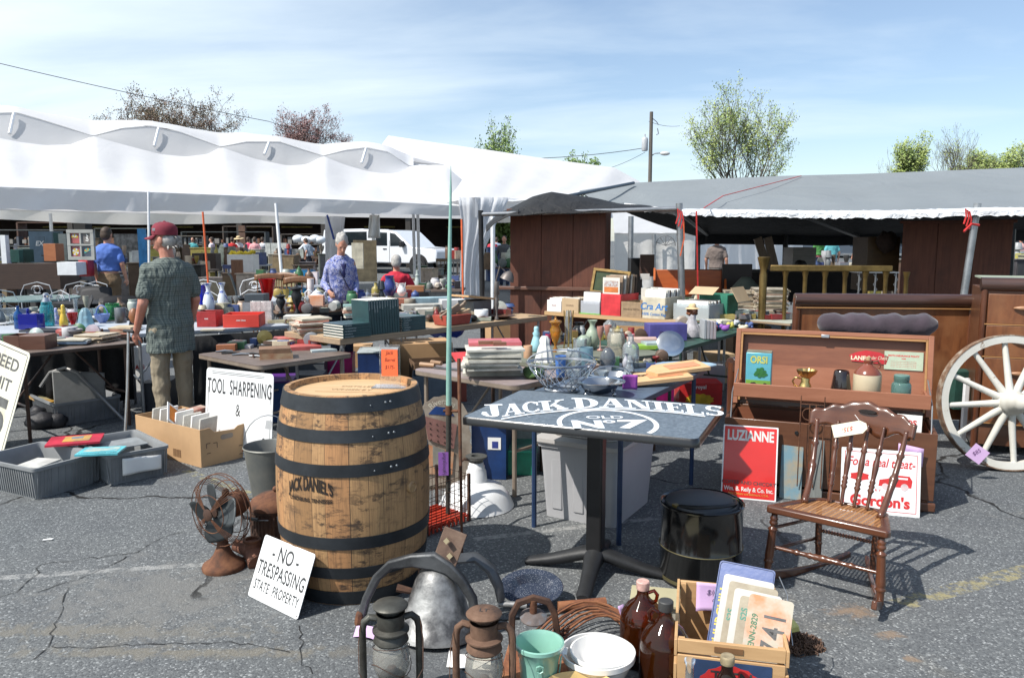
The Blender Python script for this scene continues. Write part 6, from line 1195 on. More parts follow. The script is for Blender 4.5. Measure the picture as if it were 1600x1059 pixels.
# ---- encyclopedias ----
GBK=mat('dark_green_cover',(.020,.055,.062),.38,0,.25,9,c2=(.03,.08,.085),bp=.15,bsc=60,coat=.15); SIL=mat('silver_print',(.42,.46,.46),.5)
Mw=TM(*at(531,530,.76).to_3d().xy.to_3d())@RM(rz=math.atan2((at(856,493,.76)-at(531,530,.76)).y,(at(856,493,.76)-at(531,530,.76)).x))
rzw=Mw.to_euler().z
def onw(u,v,z=0): q=Mw@Vector((u,v,0)); return (q.x,q.y,.762+z)
tt=['THE OLD WEST','THE SCOUTS','THE TRAILBLAZERS','THE GUNFIGHTERS','THE MINERS','THE INDIANS','THE FORTS','THE RAILS','THE COWBOYS','THE SOLDIERS','THE CHIEFS','THE RIVERS']
for i in range(5): book('%s of the five green volumes left of the upright row'%('topmost volume' if i==4 else ORD[4-i]+' volume from the top'),onw(.165,.13,i*.0225),.27,.285,.0205,rzw-.02+.02*sin(i*3),GBK,tt[i],'dark green volumes on the wooden table',tcol=SIL)
for i in range(6): book('%s of the six green volumes right of the upright row'%('topmost volume' if i==5 else ORD[5-i]+' volume from the top'),onw(.80,.16,i*.0205),.27,.285,.0195,rzw+.02*sin(i*2),GBK,tt[(i+4)%12],'dark green volumes on the wooden table',tcol=SIL)
for i in range(12):
    q=onw(.325+.0270*i,.125); t=thing('book','%s upright dark green volume from the left in the standing row'%ORD[i],'book',q,rzw-.10,'dark green volumes on the wooden table'); t.rotation_euler=(0,R(-3.5+.2*i),rzw)
    m=MB(); m.box((0,0,.145),(.0245,.225,.285)); m.build('cover',GBK,t,bev=.003); m=MB(); m.box((.0,.004,.1445),(.018,.221,.289)); m.build('pages',PAPER,t)
    m=MB(); m.text(tt[i],.011,M=TM(-.004,-.1135,.28)@RM(rz=0)@RM(rx=R(90))@RM(rz=R(-90)),al='L',bold=.03); m.build('spine_title',SIL,t,smooth=0)
pile(478,522,.76,9,.27,.27,.013,[(.60,.53,.40),(.62,.42,.30),(.66,.60,.50),(.66,.28,.2)],'the leaning heap left of the green volumes',rz=.5,jit=.03)
pile(560-10,497,.78,6,.19,.13,.02,[(.62,.60,.52),(.35,.52,.5),(.66,.35,.25),(.6,.58,.5)],'the pale book pile left of the tall green volumes',rz=.35,name='book',cat='book',jit=.015)
pile(462,505,.80,3,.22,.2,.02,[(.66,.58,.3),(.6,.45,.3),(.7,.68,.6)],'the yellow covered pile behind the leaning paper heap',rz=.2)
# flat games and boxes behind the volumes
for i,(px,py,w_,h_,c,lb_) in enumerate(((628,476,52,9,(.62,.22,.14),'red and cream flat game box, topmost on the pile right of the tall volumes'),(640,486,60,9,(.52,.50,.44),'beige flat box under the red game box'),(655,478,60,12,(.35,.50,.56),'pale blue flat box behind the pottery'),(700,483,38,14,(.72,.73,.74),'white flat box beside the spear'),(662,495,34,12,(.6,.58,.52),'cream box behind the small brown jars'),(700,500,52,12,(.55,.46,.34),'tan box behind the red planter box'),(640,500,20,10,(.70,.66,.6),'small ivory box near the flat green pile'))):
    gbox('flat_box',lb_,'box',px-10,py,.80 if py<490 else .765,w_,h_,.2,.25,plain(c,.6),txt='GAMES' if i==0 else None,ts=.03)
jumble('the wooden table behind the red box',0,0,8,.765,18,9,14,30,9,18,.35,at(610,510,.76),at(700,502,.76))
# red planter box, metal pot
q=onw(1.36,.12); t=thing('planter_box','faded red wooden box with tapered sides full of slats on the wooden table','box',q,rzw); m=MB(); m.box((0,0,.048),(.30,.16,.09),top=(1.12,1.15)); m.build('box',mat('faded_red_wood',(.40,.075,.05),.7,0,.3,6,bp=.2),t,bev=.003)
for i,(x,a) in enumerate(((-.06,-.7),(.02,-.55),(.08,-.9),(.0,-.35))): m=MB(); m.box((x,.02*i-.03,.13),(.26,.02,.03),ry=a*.6); m.build('slat',wood('slat_grey',(.30,.22,.15),(.18,.13,.09)),t)
q=onw(1.52,.12); gb_=thing('small_box','small sky blue and tan cardboard box right of the red planter box','box',q,rzw); m=MB(); m.box((0,0,.035),(.09,.1,.07)); m.build('base',plain((.16,.36,.46)),gb_); m=MB(); m.box((-.01,0,.1),(.10,.1,.055),ry=-.2); m.build('top_half',CARD2,gb_)
vessel('enamel_pot','white enamel pot on the right end of the wooden table','pot',752,500,.765,22,16,'can',ENAMW); vessel('iron_lamp','old grey desk lamp with bent neck at the right end of the wooden table','lamp',776,500,.765,9,60,'lamp',mat('old_lamp',(.16,.14,.13),.5,.4)); 
m=MB(); p=at(772,495,.765); m.tube([(p.x,p.y,.77),(p.x+.01,p.y,1.1),(p.x+.06,p.y,1.28),(p.x+.12,p.y,1.22)],.008,6); m.M=TM(p.x+.13,p.y-.01,1.14)@RM(ry=.4); m.lathe([(.075,0),(.06,.05),(.025,.09),(0,.1)],18); tag(m.build('gooseneck_lamp',mat('old_lamp')if 0 else _m['old_lamp']),'grey gooseneck lamp with conical shade rising above the wooden table','lamp')
q=onw(1.95,.4); t=thing('toolbox','galvanised metal bin holding a propped wooden framed slate','bin',q,rzw); m=MB(); m.box((0,0,.09),(.26,.22,.18)); m.build('bin',mat('dull_bin',(.13,.145,.16),.5,.5,.4,6),t,bev=.003)
m=MB(); m.box((-.02,0,.21),(.44,.30,.018),ry=.12); m.build('frame',PINE,t); m=MB(); m.box((-.02,0,.222),(.30,.2,.006),ry=.12); m.build('slate',mat('slate_panel',(.16,.18,.2),.6),t)
for i,(u,v,r0,c,lb_) in enumerate(((1.78,.12,.035,RUSTD,'round rusty iron knob near the right end of the wooden table'),(2.05,.14,.07,None,'dark brown wooden bowl at the right end of the wooden table'),(1.66,.15,.05,DARKM,'black rimmed round bell on the wooden table'))):
    q=onw(u,v); m=MB(); 
    if i==1: m.lathe([(0,0),(.06,0),(.13,.03),(.15,.035),(.12,.028),(0,.012)],24)
    else: m.ell((0,0,r0*.7),(r0,r0,r0*.7))
    tag(m.build('small_metalware' if i!=1 else 'wooden_bowl',c or wood('dark_bowl',(.10,.05,.03),(.06,.03,.02)),loc=q,smooth=60),lb_,'bowl' if i==1 else 'metalware')
jumble('the right end of the wooden table',0,0,8,.765,16,77,6,18,8,22,.4,at(720,507,.76),at(845,494,.76),.6)
# under the wooden table
gbox('cardboard_box','large brown cardboard box under the wooden table','box',616,600,.0,90,62,.5,.25,CARD,open_=False); 
m=MB(); p=at(700,575,0); r=random.Random(3); m.ell((p.x-.1,p.y+.5,.45),(.32,.25,.12),n=20,k=10); m.v=[v+Vector((0,0,.03*sin(v.x*40)+.03*sin(v.y*33+v.x*20))) for v in m.v]; tag(m.build('blue_tarp_bundle',fabric('blue_tarp',(.01,.05,.42),0,.35,fold=9,bp=.8,bd=.03),smooth=60),'crumpled bright blue tarp on the boxes beneath the wooden table','tarp')
gbox('cardboard_box','second brown cardboard box further right under the wooden table','box',770,560,.0,90,60,.4,.3,CARD); gbox('storage_tub','magenta plastic tub under the left end of the wooden table','tub',505,598,0,45,40,.35,.1,plain((.45,.01,.14),.4),lid=plain((.4,.01,.12),.4)); gbox('storage_tub','navy blue tub under the wooden table behind the barrel','tub',560,612,0,60,60,.4,.1,plain((.015,.04,.14),.4),lid=plain((.5,.55,.55),.4))
t=gbox('parts_bin','dark blue grey ribbed bin below the taupe card table','bin',645,635,0,52,48,.35,.1,mat('blue_grey_bin',(.09,.12,.155),.5),open_=True); gbox('parts_bin','red brown clay pot shaped bin under the taupe card table','pot',705,628,0,24,40,.18,.1,plain((.23,.05,.03),.7))
# magazines pile on taupe table with binder, pruning shears
pile(768,588,Z1,2,.37,.27,.028,[(.60,.58,.50),(.56,.54,.47)],'the binder pair under the tall magazine pile',rz=.05,name='binder',cat='binder',jit=.004)
pile(766,580,Z1+.058,9,.34,.26,.0135,[(.66,.63,.54),(.62,.60,.52),(.70,.68,.60)],'the tall white magazine pile on the taupe table',rz=.1,jit=.022)
zt_=Z1+.058+.135; book('pink covered book lying on the tall white magazine pile',at(772,540,zt_)+Vector((0,.1,0)),.33,.22,.02,.08,(.60,.14,.16),title=None); p=at(765,540,zt_+.024)+Vector((0,.06,0)); m=MB(); m.box((0,0,.012),(.14,.05,.022),rz=.1); m.box((.06,-.035,.01),(.08,.035,.018),rz=.1,m=0); tag(m.build('wooden_block',wood('redwood_block',(.30,.13,.08),(.2,.09,.05)),loc=p),'small brown wooden blocks on top of the pink covered book','block')
t=thing('pruning_shears','old pruning shears with wooden grips at the left of the taupe table','shears',at(683,580,Z1)+Vector((0,.1,.0)),R(-25)); m=MB(); m.tube([(-.14,0,.02),(-.03,0,.02)],[.018,.015],10); m.tube([(-.09,.06,.03),(.0,.04,.03)],[.016,.014],10); m.build('grip',wood('tool_grip',(.35,.2,.1),(.2,.12,.07)),t); m=MB(); m.prism([(-.03,-.015),(.20,-.035),(.22,0),(-.03,.02)],.004,.012); m.build('blade',mat('tool_steel',(.22,.22,.22),.4,.7,.4),t)
book('red paper leaflet leaning behind the pruning shears',at(722,570,Z1)+Vector((0,.2,.01)),.14,.18,.01,.4,(.65,.06,.06),rx=R(20))
p=at(852,600,Z1); m=MB(); m.ell((p.x-.06,p.y+.25,Z1+.03),(.07,.12,.035),n=16); m.v=[v+Vector((0,0,.012*sin(v.x*60+v.y*50))) for v in m.v]; tag(m.build('folded_cloth',plain((.06,.12,.035),.9),smooth=60),'dark green cloth between the magazine pile and the wire basket','cloth')
# old books on card table
LEA=mat('old_leather',(.32,.14,.07),.7,0,.5,9,c2=(.45,.33,.2),bp=.3); 
book('thick old leather book, lower of the two at the front of the card table',at(424,562,Zk)+Vector((0,.12,0)),.24,.2,.042,.32,LEA); book('worn brown book lying on the thick leather book','%s'%'' or at(422,553,Zk+.044)+Vector((0,.12,0)),.23,.19,.034,.30,mat('tan_leather',(.25,.14,.08),.7,0,.4,9))
book('faded red cloth book at the back of the card table',at(444,541,Zk)+Vector((0,.15,.03)),.26,.19,.028,.2,(.55,.13,.11)); book('second faded red cloth book right of the first',at(470,548,Zk)+Vector((0,.12,0)),.26,.2,.03,.3,(.52,.12,.11)); book('blue grey paperback at the right end of the card table',at(500,552,Zk)+Vector((0,.12,0)),.2,.1,.015,.4,(.4,.48,.5))
gbox('leather_case','small orange brown leather case at the back of the card table','case',338,549,Zk,28,10,.1,.15,mat('orange_leather',(.36,.13,.055),.5)); gbox('leather_case','tan card box on the orange leather case','box',362,541,Zk+.0,14,8,.07,.15,CARD2)
r=random.Random(2)
for i in range(9):
    p=at(335+i*9,553+i*1.2,Zk)+Vector((r.uniform(-.02,.02),.05+r.uniform(0,.12),.0)); m=MB(); m.tube([(-.07,0,.008),(0,.01,.01),(.06,-.01,.008)],[.006,.010,.005],8); tag(m.build('hand_tool',(RUSTD,STEEL,DARKM)[i%3],loc=p,rot=(0,0,r.uniform(-1,1)),smooth=60),'%s old hand tool from the left lying on the front of the card table'%ORD[i],'tool','old tools on the card table')
gbox('storage_tub','blue plastic tub with purple lid behind the white sharpening sign','tub',417,660,0,40,62,.4,.15,plain((.01,.06,.20),.4),lid=plain((.12,.03,.25),.4)); gbox('storage_tub','grey ribbed tub under the card table','tub',440,606,0,66,38,.4,.1,mat('dark_grey_tub',(.10,.11,.12),.5),lid=mat('tub_grey',(.2,.21,.22),.5))
gbox('storage_tub','dark teal tub under the left side of the card table','tub',340,625,0,60,40,.4,.1,plain((.01,.07,.10),.4)); gbox('storage_tub','black tub under the grey table behind the cane','tub',222,648,0,40,50,.4,.1,plain((.03,.035,.045),.5))
# ---- record crates ----
Mc=TM(*Vector((*at(850,486,.76).xy,0)))@RM(rz=math.atan2((at(1100,504,.76)-at(850,486,.76)).y,(at(1100,504,.76)-at(850,486,.76)).x)); rc_=Mc.to_euler().z; Zc=.761
def crate(label,u,w_,h_,dep,mt,v=.02,txt=None,tm=None,ts=.04,inner=None,name='cardboard_box',cat='box',ty=.45,open_=True,lid=None,base=None,z=0):
    q=Mc@Vector((u,v,0)); t=thing(name,label,cat,(q.x,q.y,Zc+z),rc_); th=.006; m=MB()
    m.box((w_/2,0,h_/2),(w_,th,h_)); m.box((w_/2,dep,h_/2),(w_,th,h_)); m.box((0,dep/2,h_/2),(th,dep-th,h_)); m.box((w_,dep/2,h_/2),(th,dep-th,h_)); m.box((w_/2,dep/2,th/2),(w_-th,dep-th,th)); m.build('body',mt,t,bev=.002)
    if base: m=MB(); m.box((w_/2,dep/2,-.0),(w_+.02,dep+.03,.016)); m.build('lid_underneath',base,t)
    if txt:
        m=MB()
        for i,s_ in enumerate(txt.split('|')): m.text(s_,ts*(1 if i==0 else .4),M=TM(w_/2,-th/2-.0012,h_*ty-i*ts*.62)@RM(rx=R(90)),bold=.02,shear=.2 if ts>.06 else 0)
        m.build('printing',tm or INK,t,smooth=0)
    if inner:
        n,cols,hh=inner; r=random.Random(int(u*100))
        for i in range(n): m=MB(); y=.02+(dep-.04)*(i+.5)/n; m.box((w_/2+r.uniform(-.006,.006),y,hh/2+.01+r.uniform(0,.012)),(w_*.88,(dep-.04)/n*.45,hh),rx=R(r.uniform(-9,-3))); m.build('record_sleeve',cols[i%len(cols)],t)
    return t
IV=plain((.68,.66,.60),.7); DKS=plain((.10,.07,.055),.7); TNS=plain((.35,.25,.17),.7)
crate('white card box with a faint stamp at the left end of the crate table',.03,.19,.125,.28,WPAPER,txt='FILES',tm=plain((.5,.3,.3)),ts=.03,inner=(8,[WPAPER,IV],.13))
crate('plain kraft cardboard box with small printing, second from the left in the crate row',.23,.22,.155,.3,CARD2,txt='U-HAUL',tm=plain((.25,.16,.1)),ts=.028,inner=(5,[IV],.14))
crate('clear plastic tub on a green lid filled with record sleeves',.48,.24,.14,.36,glass('milky_plastic',(.80,.83,.88),.15,.5),txt=None,inner=(14,[WPAPER,DKS,WPAPER,TNS],.22),name='plastic_tub',cat='tub',base=plain((.18,.55,.05),.5))
crate('bright red cardboard carrier with hand slot holding records','%s'%'' or .74,.235,.225,.36,plain((.72,.05,.06),.5),txt=None,inner=(10,[TNS,DKS,IV,TNS],.40))
q=Mc@Vector((.74+.07,.016,0)); m=MB(); m.box((0,0,0),(.07,.003,.016)); m.box((.0,0,-.065),(.09,.003,.05)); tag(m.build('hand_slot_panel',CARD2,loc=(q.x+.04,q.y-.012,Zc+.15),rot=(0,0,rc_)),'tan printed panel and hand slot on the red carrier front','panel') if 0 else None
t=thing('record_sleeve','colourful beach scene record sleeve standing at the front of the red carrier','record',(*(Mc@Vector((.755,.028,0))).xy,Zc+.225),rc_); m=MB(); m.box((.10,0,.085),(.205,.006,.17)); m.build('sleeve',PAPER,t); m=MB(); m.box((.10,-.004,.045),(.17,.002,.055)); m.build('boat_print',plain((.70,.22,.06)),t); m=MB(); m.box((.10,-.004,.108),(.17,.002,.06)); m.build('crowd_print',mat('crowd',(.55,.6,.62),.6,0,.5,60,c2=(.35,.2,.15)),t)
crate('brown cardboard box with dark printing, low in the middle of the crate row',.985,.24,.155,.3,mat('kraft',(.36,.25,.15),.85,0,.3,20),txt='HANDLE WITH',tm=plain((.14,.09,.05)),ts=.028)
crate('white box of sheet music standing behind the low brown box',1.03,.14,.28,.2,IV,v=.34,inner=(4,[WPAPER],.25)); 
crate('cream cardboard box lettered Cra Art in blue script',1.235,.255,.215,.36,plain((.66,.60,.46),.7),txt='Cra Art|100% Cotton Rag|Canvas Sheets',tm=plain((.03,.20,.55)),ts=.095,ty=.42,inner=(10,[WPAPER,IV,WPAPER,DKS],.27))
crate('clear plastic tub of papers at the right end of the crate row',1.54,.38,.16,.34,glass('milky_plastic2',(.78,.84,.86),.15,.45),v=.10,inner=(12,[WPAPER,IV,DKS],.17),name='plastic_tub',cat='tub')
crate('green and white printed carton with open flaps at the far right of the crate row',1.66,.30,.24,.26,plain((.03,.20,.13),.6),v=.42)
t=thing('open_flaps','tan cardboard flaps folded open above the green carton','flap',(*(Mc@Vector((1.66,.5,0))).xy,Zc+.25),rc_); m=MB(); m.box((.08,-.15,.03),(.26,.16,.004),rx=R(25)); m.box((.40,0,.0),(.16,.3,.004),ry=R(60)); m.build('flap',CARD2,t)
# green painting, shelf, orange display rack
p=up(928,452,8.5); t=thing('framed_painting','gilt framed dark green landscape painting propped behind the record crates','painting',(p.x-.02,8.45,.98),rot=(R(-12),R(5),R(-28))); m=MB(); w_,h_=.36,.27
for a,b in (((w_/2,.015),(w_+.06,.03)),((w_/2,h_-.015),(w_+.06,.03))): m.box((a[0],0,a[1]),(b[0],.03,b[1]))
for x in (-.015,w_+.015): m.box((x,0.001,h_/2),(.03,.028,h_-.06))
m.build('frame',mat('old_gilt',(.35,.22,.07),.45,.4,.5,12),t,bev=.003); m=MB(); m.box((w_/2,.005,h_/2),(w_,.008,h_-.04)); m.build('canvas',mat('green_oil_paint',(.008,.028,.008),.4,0,.5,9,c2=(.04,.06,.012)),t)
OR=wood('orange_varnish',(.52,.13,.03),(.40,.09,.025),0,4,.4,coat=.3); p=up(1022,455,9.6)
t=thing('display_rack','orange varnished wooden rack with scalloped ends behind the record crates','rack',(p.x,9.6,.55),R(-10)); m=MB(); m.box((.42,.16,.46),(.82,.02,.34)); m.box((.42,0,.33),(.82,.3,.02)); m.box((.42,-.15,.20),(.82,.02,.24)); m.build('boards',OR,t,bev=.004)
for x in (0,.84): m=MB(); P=[(-.15,.08),(-.15,.33)]+[(-.15+.30*i/8+(.014 if i%2 else -.006),.33+.32*(i/8)) for i in range(1,9)]+[(.17,.65),(.17,.08)]; m.prism(P,-.012,.012); m.v=[Vector((x+v.z,v.x,v.y)) for v in m.v]; m.build('scalloped_end',OR,t)
for x in (.02,.82): m=MB(); m.box((x,.0,-.23),(.04,.2,.62)); m.build('leg',DARKM,t)
gbox('slatted_chair','dark slatted brown chair back beside the steel tent pole','chair',1000,432,.7,22,34,.04,0,wood('slat_dark',(.12,.06,.04),(.07,.035,.025)),Y=10.5); gbox('black_speaker','tall black cabinet between the painting and the brown chair back','cabinet',985,462,.6,18,58,.3,0,BLACKP,Y=10.8)
gbox('white_card','small white card on the black shelf beside the painting','card',1001,437,.8,14,9,.02,0,WPAPER,Y=10.3)
# newspapers and right side
for j,(px,py,w_,n) in enumerate(((1160,487,.33,16),(1207,489,.34,18))):
    pile(px,py,.76,n,w_,.30,.0125,[(.46,.38,.28),(.38,.30,.22),(.55,.50,.42),(.34,.24,.18),(.50,.44,.33)],('the left old newspaper stack beside the walnut headboard','the right old newspaper stack beside the walnut headboard')[j],rz=-.05,name='newspaper',cat='newspaper',jit=.012,seed=j)
for i,(px,py,w_,h_,rz,c,lb_) in enumerate(((1110,508,70,6,.2,(.62,.58,.44),'cream flat box on the green table end'),(1120,500,60,8,.1,(.60,.48,.16),'yellow edged folder before the newspapers'),(1090,513,56,5,-.2,(.16,.18,.18),'black portfolio leaning by the record tubs'),(1045,533,60,26,.12,(.10,.09,.32),'blue printed puzzle box with white end on the green table'))):
    gbox('flat_box',lb_,'box',px-30,py,.76 if i<3 else .745,w_,h_,.16,rz,plain(c,.5))
# ---- figurines and glass on olive table ----
Zo=.731
vessel('figurine','pale blue seated lady figurine behind the white ruffled figurine','figurine',838,550,Zo,20,40,'figure',plain((.35,.62,.68),.4)); vessel('figurine','white ruffled lady figurine near the wire basket','figurine',851,566,Zo,32,40,'cone',BISQ,flute=9)
vessel('glass_lamp','tall amber pressed glass lamp with pointed top','lamp',868,550,Zo,20,55,'urn',GAM); m=MB(); p=at(872,545,Zo); 
t=thing('brass_stand','brass and glass candle stand right of the amber lamp','candle stand',at(888,548,Zo)); 
for a in (0,90,180,270): m=MB(); m.tube([(.035*cos(R(a)),.035*sin(R(a)),0),(.022*cos(R(a)),.022*sin(R(a)),.15),(.034*cos(R(a)),.034*sin(R(a)),.3)],.005,6); m.build('rod',BRASS,t)
m=MB(); m.lathe([(0,0),(.05,0),(.05,.012),(.02,.02),(0,.02)],20); m.build('foot',BRASS,t); m=MB(); m.lathe([(.02,.06),(.03,.2),(.02,.3)],16); m.build('glass_sleeve',GCL,t)
vessel('pot','glossy black pitcher behind the green bowls','pitcher',905,530,Zo,24,26,'pitcher',BLK,handle='l'); vessel('bowl','pale green pottery bowl left of the tall vase','bowl',912,548,Zo,26,24,'globe',mat('celadon',(.33,.40,.30),.35,0,.12,7,coat=.3)); vessel('vase','large pale celadon vase with wide lip behind the glass jars','vase',926,545,Zo,28,44,'vase',_m['celadon'])
for i,(px,lb_) in enumerate(((938,'left'),(950,'right'))): vessel('candlestick','dusty rose candlestick, the %s of the pair beside the celadon vase'%lb_,'candlestick',px,548-i*2,Zo,12,38,'goblet',mat('rose_wood',(.42,.20,.16),.4,0,.2,8))
vessel('figurine','clear glass butterfly shaped ornament above the rose candlesticks','ornament',953,530,Zo,22,30,'globe',GCL,flute=4); vessel('bowl','small white bowl behind the blue drinking glass','bowl',884,560,Zo,30,12,'bowl',WCER); vessel('bowl','white flowered cup right of the rose candlesticks','cup',965,540,Zo,20,18,'cup',BISQ)
vessel('tumbler','pink glass tumbler beside the amber lamp','tumbler',857,540,Zo,10,18,'glass',plain((.5,.06,.14),.3)); vessel('box','small orange and tan carton left of the figurines','box',825,566,Z1,14,26,'can',mat('tan_carton',(.5,.3,.18),.7,0,.4,12))
for i,(px,py,w_,h_,rz,c,lb_) in enumerate(((985,530,66,8,-.15,(.60,.10,.13),'red paper folder lying behind the clear glass bottle'),(1000,540,46,11,-.1,(.66,.45,.38),'pink and white food carton on the olive table'),(1010,546,40,6,-.05,(.28,.48,.06),'lime green edged booklet on the olive table'),(1030,546,52,10,.15,(.42,.50,.50),'white oval dish box in front of the puzzle box'))):
    gbox('flat_box',lb_,'box',px-20,py,Zo,w_,h_,.14,rz,plain(c,.5))
vessel('spray_can','slim dark purple bottle standing on the olive table','bottle',1034,540,Zo,7,22,'can',plain((.03,.02,.08),.3))
# glassware on the blue table
Zb=.736
vessel('tumbler','bright blue plastic drinking cup behind the wire basket','cup',876,590,Zb,18,34,'glass',plain((.10,.24,.62),.35)); 
for i,(px,py,w_,h_,k,c,lb_) in enumerate(((896,588,26,44,'jar',GCL,'clear glass jar with wire bail right of the blue cup'),(916,585,22,42,'cup',GMI,'pale blue tinted glass beaker in the row of jars'),(907,560,22,30,'cup',GCL,'tilted ribbed glass mug behind the glass jars'),(950,582,26,38,'globe',glass('dark_smoke',(.35,.38,.42),.05,.3),'smoky dark round glass goblet in the row of jars'),(963,560,28,46,'jar',glass('straw_glass',(.88,.84,.74),.05,.2),'large straw tinted glass jar with threaded neck'),(986,575,26,52,'bottle',GCL,'large clear glass bottle with ground stopper and round body'),(984,590,20,34,'figure',GCL,'clear glass figure bottle before the large clear bottle'),(926,596,24,26,'compote',glass('peach_glass',(.9,.72,.6),.05,.2),'peach glass compote dish behind the silver bowl'),(895,600,22,22,'goblet',GCL,'low clear goblet seen through the wire basket'),(940,600,26,20,'bowl',GCL,'shallow pressed glass bowl left of the silver basket'))):
    vessel('glassware',lb_,'glassware',px,py,Zb,w_,h_,k,c,flute=0)
p=at(878,614,Zb); t=thing('wire_basket','silver wire fruit basket with open lattice and hoop handle','basket',(p.x,p.y+.06,Zb)); 
m=MB(); m.tube([(.085*cos(R(a)),.085*sin(R(a)),.012) for a in range(0,360,15)],.010,8,closed=True); m.build('foot_ring',CHROME,t); m=MB(); m.tube([(.185*cos(R(a)),.155*sin(R(a)),.15) for a in range(0,360,10)],.004,6,closed=True); m.tube([(.19*cos(R(a)),.16*sin(R(a)),.157) for a in range(0,360,10)],.0035,6,closed=True); m.build('rim',CHROME,t)
m=MB()
for s_ in (-1,1):
    for i in range(20):
        a0_=18*i; m.tube([((.085+(.10)*q**.8)*cos(R(a0_+s_*42*q)),(.085+.072*q**.8)*sin(R(a0_+s_*42*q)),.02+.13*q) for q in (0,.25,.5,.75,1)],.0022,4)
m.build('lattice',CHROME,t)
m=MB()
for o_ in (-.006,.006): m.tube([(.185*cos(R(a)),o_,.155+.07*sin(R(a))) for a in range(0,181,10)],.003,5)
m.build('handle',CHROME,t)
p=at(939,622,Zb); t=thing('silver_bowl','shiny footed silver bowl beside the purple tag','bowl',(p.x,p.y+.08,Zb)); m=MB(); m.lathe([(0,.012),(.05,.014),(.085,.032),(.105,.062),(.11,.07),(.135,.074),(.136,.078),(.108,.076),(.08,.036),(0,.02)],44); m.build('bowl',CHROME,t,smooth=50)
for a in (-150,-30,90): m=MB(); m.ell((.085*cos(R(a)),.085*sin(R(a)),.012),(.012,.012,.012)); m.tube([(.085*cos(R(a)),.085*sin(R(a)),.01),(.09*cos(R(a)),.09*sin(R(a)),.04)],.005,6); m.build('ball_foot',CHROME,t)
t=thing('silver_basket','low oval silver basket with scrolled handles behind the silver bowl','basket',at(957,603,Zb)+Vector((0,.08,0))); m=MB(); m.lathe([(0,.01),(.09,.012),(.12,.05),(.125,.052),(.12,.056),(.09,.02),(0,.018)],36,sy=.8); m.build('tray',CHROME,t,smooth=50)
m=MB(); m.tube([(.11*cos(R(a)),0,.05+.05*sin(R(a))) for a in range(0,181,15)],.004,6); m.build('handle',CHROME,t); m=MB()
for i in range(26): a=2*PI*i/26; m.tube([(.115*cos(a),.092*sin(a),.01),(.125*cos(a),.1*sin(a),.05)],.002,4)
m.build('gallery',CHROME,t)
p=at(997,600,Zb); t=thing('silver_coaster','round pierced silver bottle coaster left of the wooden boards','coaster',(p.x,p.y+.05,Zb)); m=MB(); m.lathe([(0,.004),(.058,.004),(.06,.0),(.062,.055),(.058,.055),(.056,.008)],32); m.build('ring',mat('pierced_silver',(.45,.45,.45),.25,.9,.5,70,c2=(.08,.08,.08),lo=.45,hi=.55),t)
p=at(984,609,Zb); m=MB(); m.M=TM(p.x,p.y,Zb+.002)@RM(rz=-.1); m.grid(lambda u,v:(u*.08-.04,.01*sin(u*3)-.03*v,.085*v),6,6); tag(m.build('price_tag',plain((.45,.10,.50),.7),smooth=60,solid=.001),'bright purple folded price tag between the silver bowl and coaster','tag')
PB=wood('chopping_board',(.66,.42,.22),(.56,.33,.15),0,3,.6,k=6)
for i,(px,py,z,rz,lb_) in enumerate(((1058,578,.80,.3,'rear pinkish wooden board propped on the blue table'),(1030,592,.765,.18,'front pale wooden board lying at an angle on the blue table'))):
    t=thing('wooden_board',lb_,'board',at(px,py,z),rot=(R(6),R(-4),rz)); m=MB(); m.prism([(-.17,-.085),(.17,-.085),(.17,.085),(-.12,.085),(-.20,.0)],0,.022); m.build('board',PB,t,bev=.003); m=MB(); m.box((.03,0,.0235),(.20,.08,.003)); m.build('inset_panel',wood('redwood_inset',(.62,.28,.14),(.5,.2,.1),0,3,.5),t)
p=at(1076,583,Zb); t=thing('blue_platter','light blue oval platter under the wooden boards','platter',(p.x,p.y+.08,Zb+.02)); m=MB(); m.lathe([(0,0),(.12,.004),(.19,.02),(.19,.024),(.12,.01),(0,.006)],36,sy=.6); m.build('platter',mat('blue_platter',(.35,.5,.62),.3,0,.3,8,coat=.3),t)
p=at(1052,563,Zb); m=MB(); m.M=TM(p.x,p.y+.1,.84)@RM(rx=R(60)); m.lathe([(0,.012),(.06,.012),(.085,.004),(.095,0),(.095,-.003),(0,-.0)],32); tag(m.build('serving_cover',CHROME,smooth=50),'round shiny metal pot lid standing behind the wooden boards','lid')
# doll
t=thing('straw_hat_doll','porcelain doll with brown curls, straw hat and grey dress on the green table','doll',at(1084,528,.745)+Vector((0,.08,0))); m=MB(); m.lathe([(0,0),(.075,0),(.08,.01),(.05,.10),(.028,.15),(.03,.18),(.015,.2),(0,.2)],20); m.v=[Vector((v.x*(1+.1*cos(9*math.atan2(v.y,v.x))),v.y*(1+.1*cos(9*math.atan2(v.y,v.x))),v.z)) for v in m.v]; m.build('dress',mat('grey_lace',(.50,.48,.50),.9,0,.4,30),t,smooth=60)
m=MB(); m.ell((0,-.005,.225),(.028,.028,.034)); m.build('head',SKIN,t,smooth=180); m=MB()
for i in range(22): a=R(i*17); m.ell((.034*cos(a),.006+.026*sin(a),.215+.022*sin(i*2.3)),.015,n=8,k=5)
m.build('hair',plain((.20,.07,.03),.8),t,smooth=180); m=MB(); m.lathe([(.06,.235),(.045,.243),(.03,.246),(.03,.27),(.02,.28),(0,.282)],24); m.build('hat',_m['straw'],t,smooth=60)
for i in range(4): gbox('booklet','%s grey booklet from the left standing beside the doll'%ORD[i],'booklet',1100+i*5,530,.745,4,30-i,.12,.1,plain((.40+.03*i,.42,.44),.6),group='grey booklets beside the doll')
p=at(1150,505,.76)
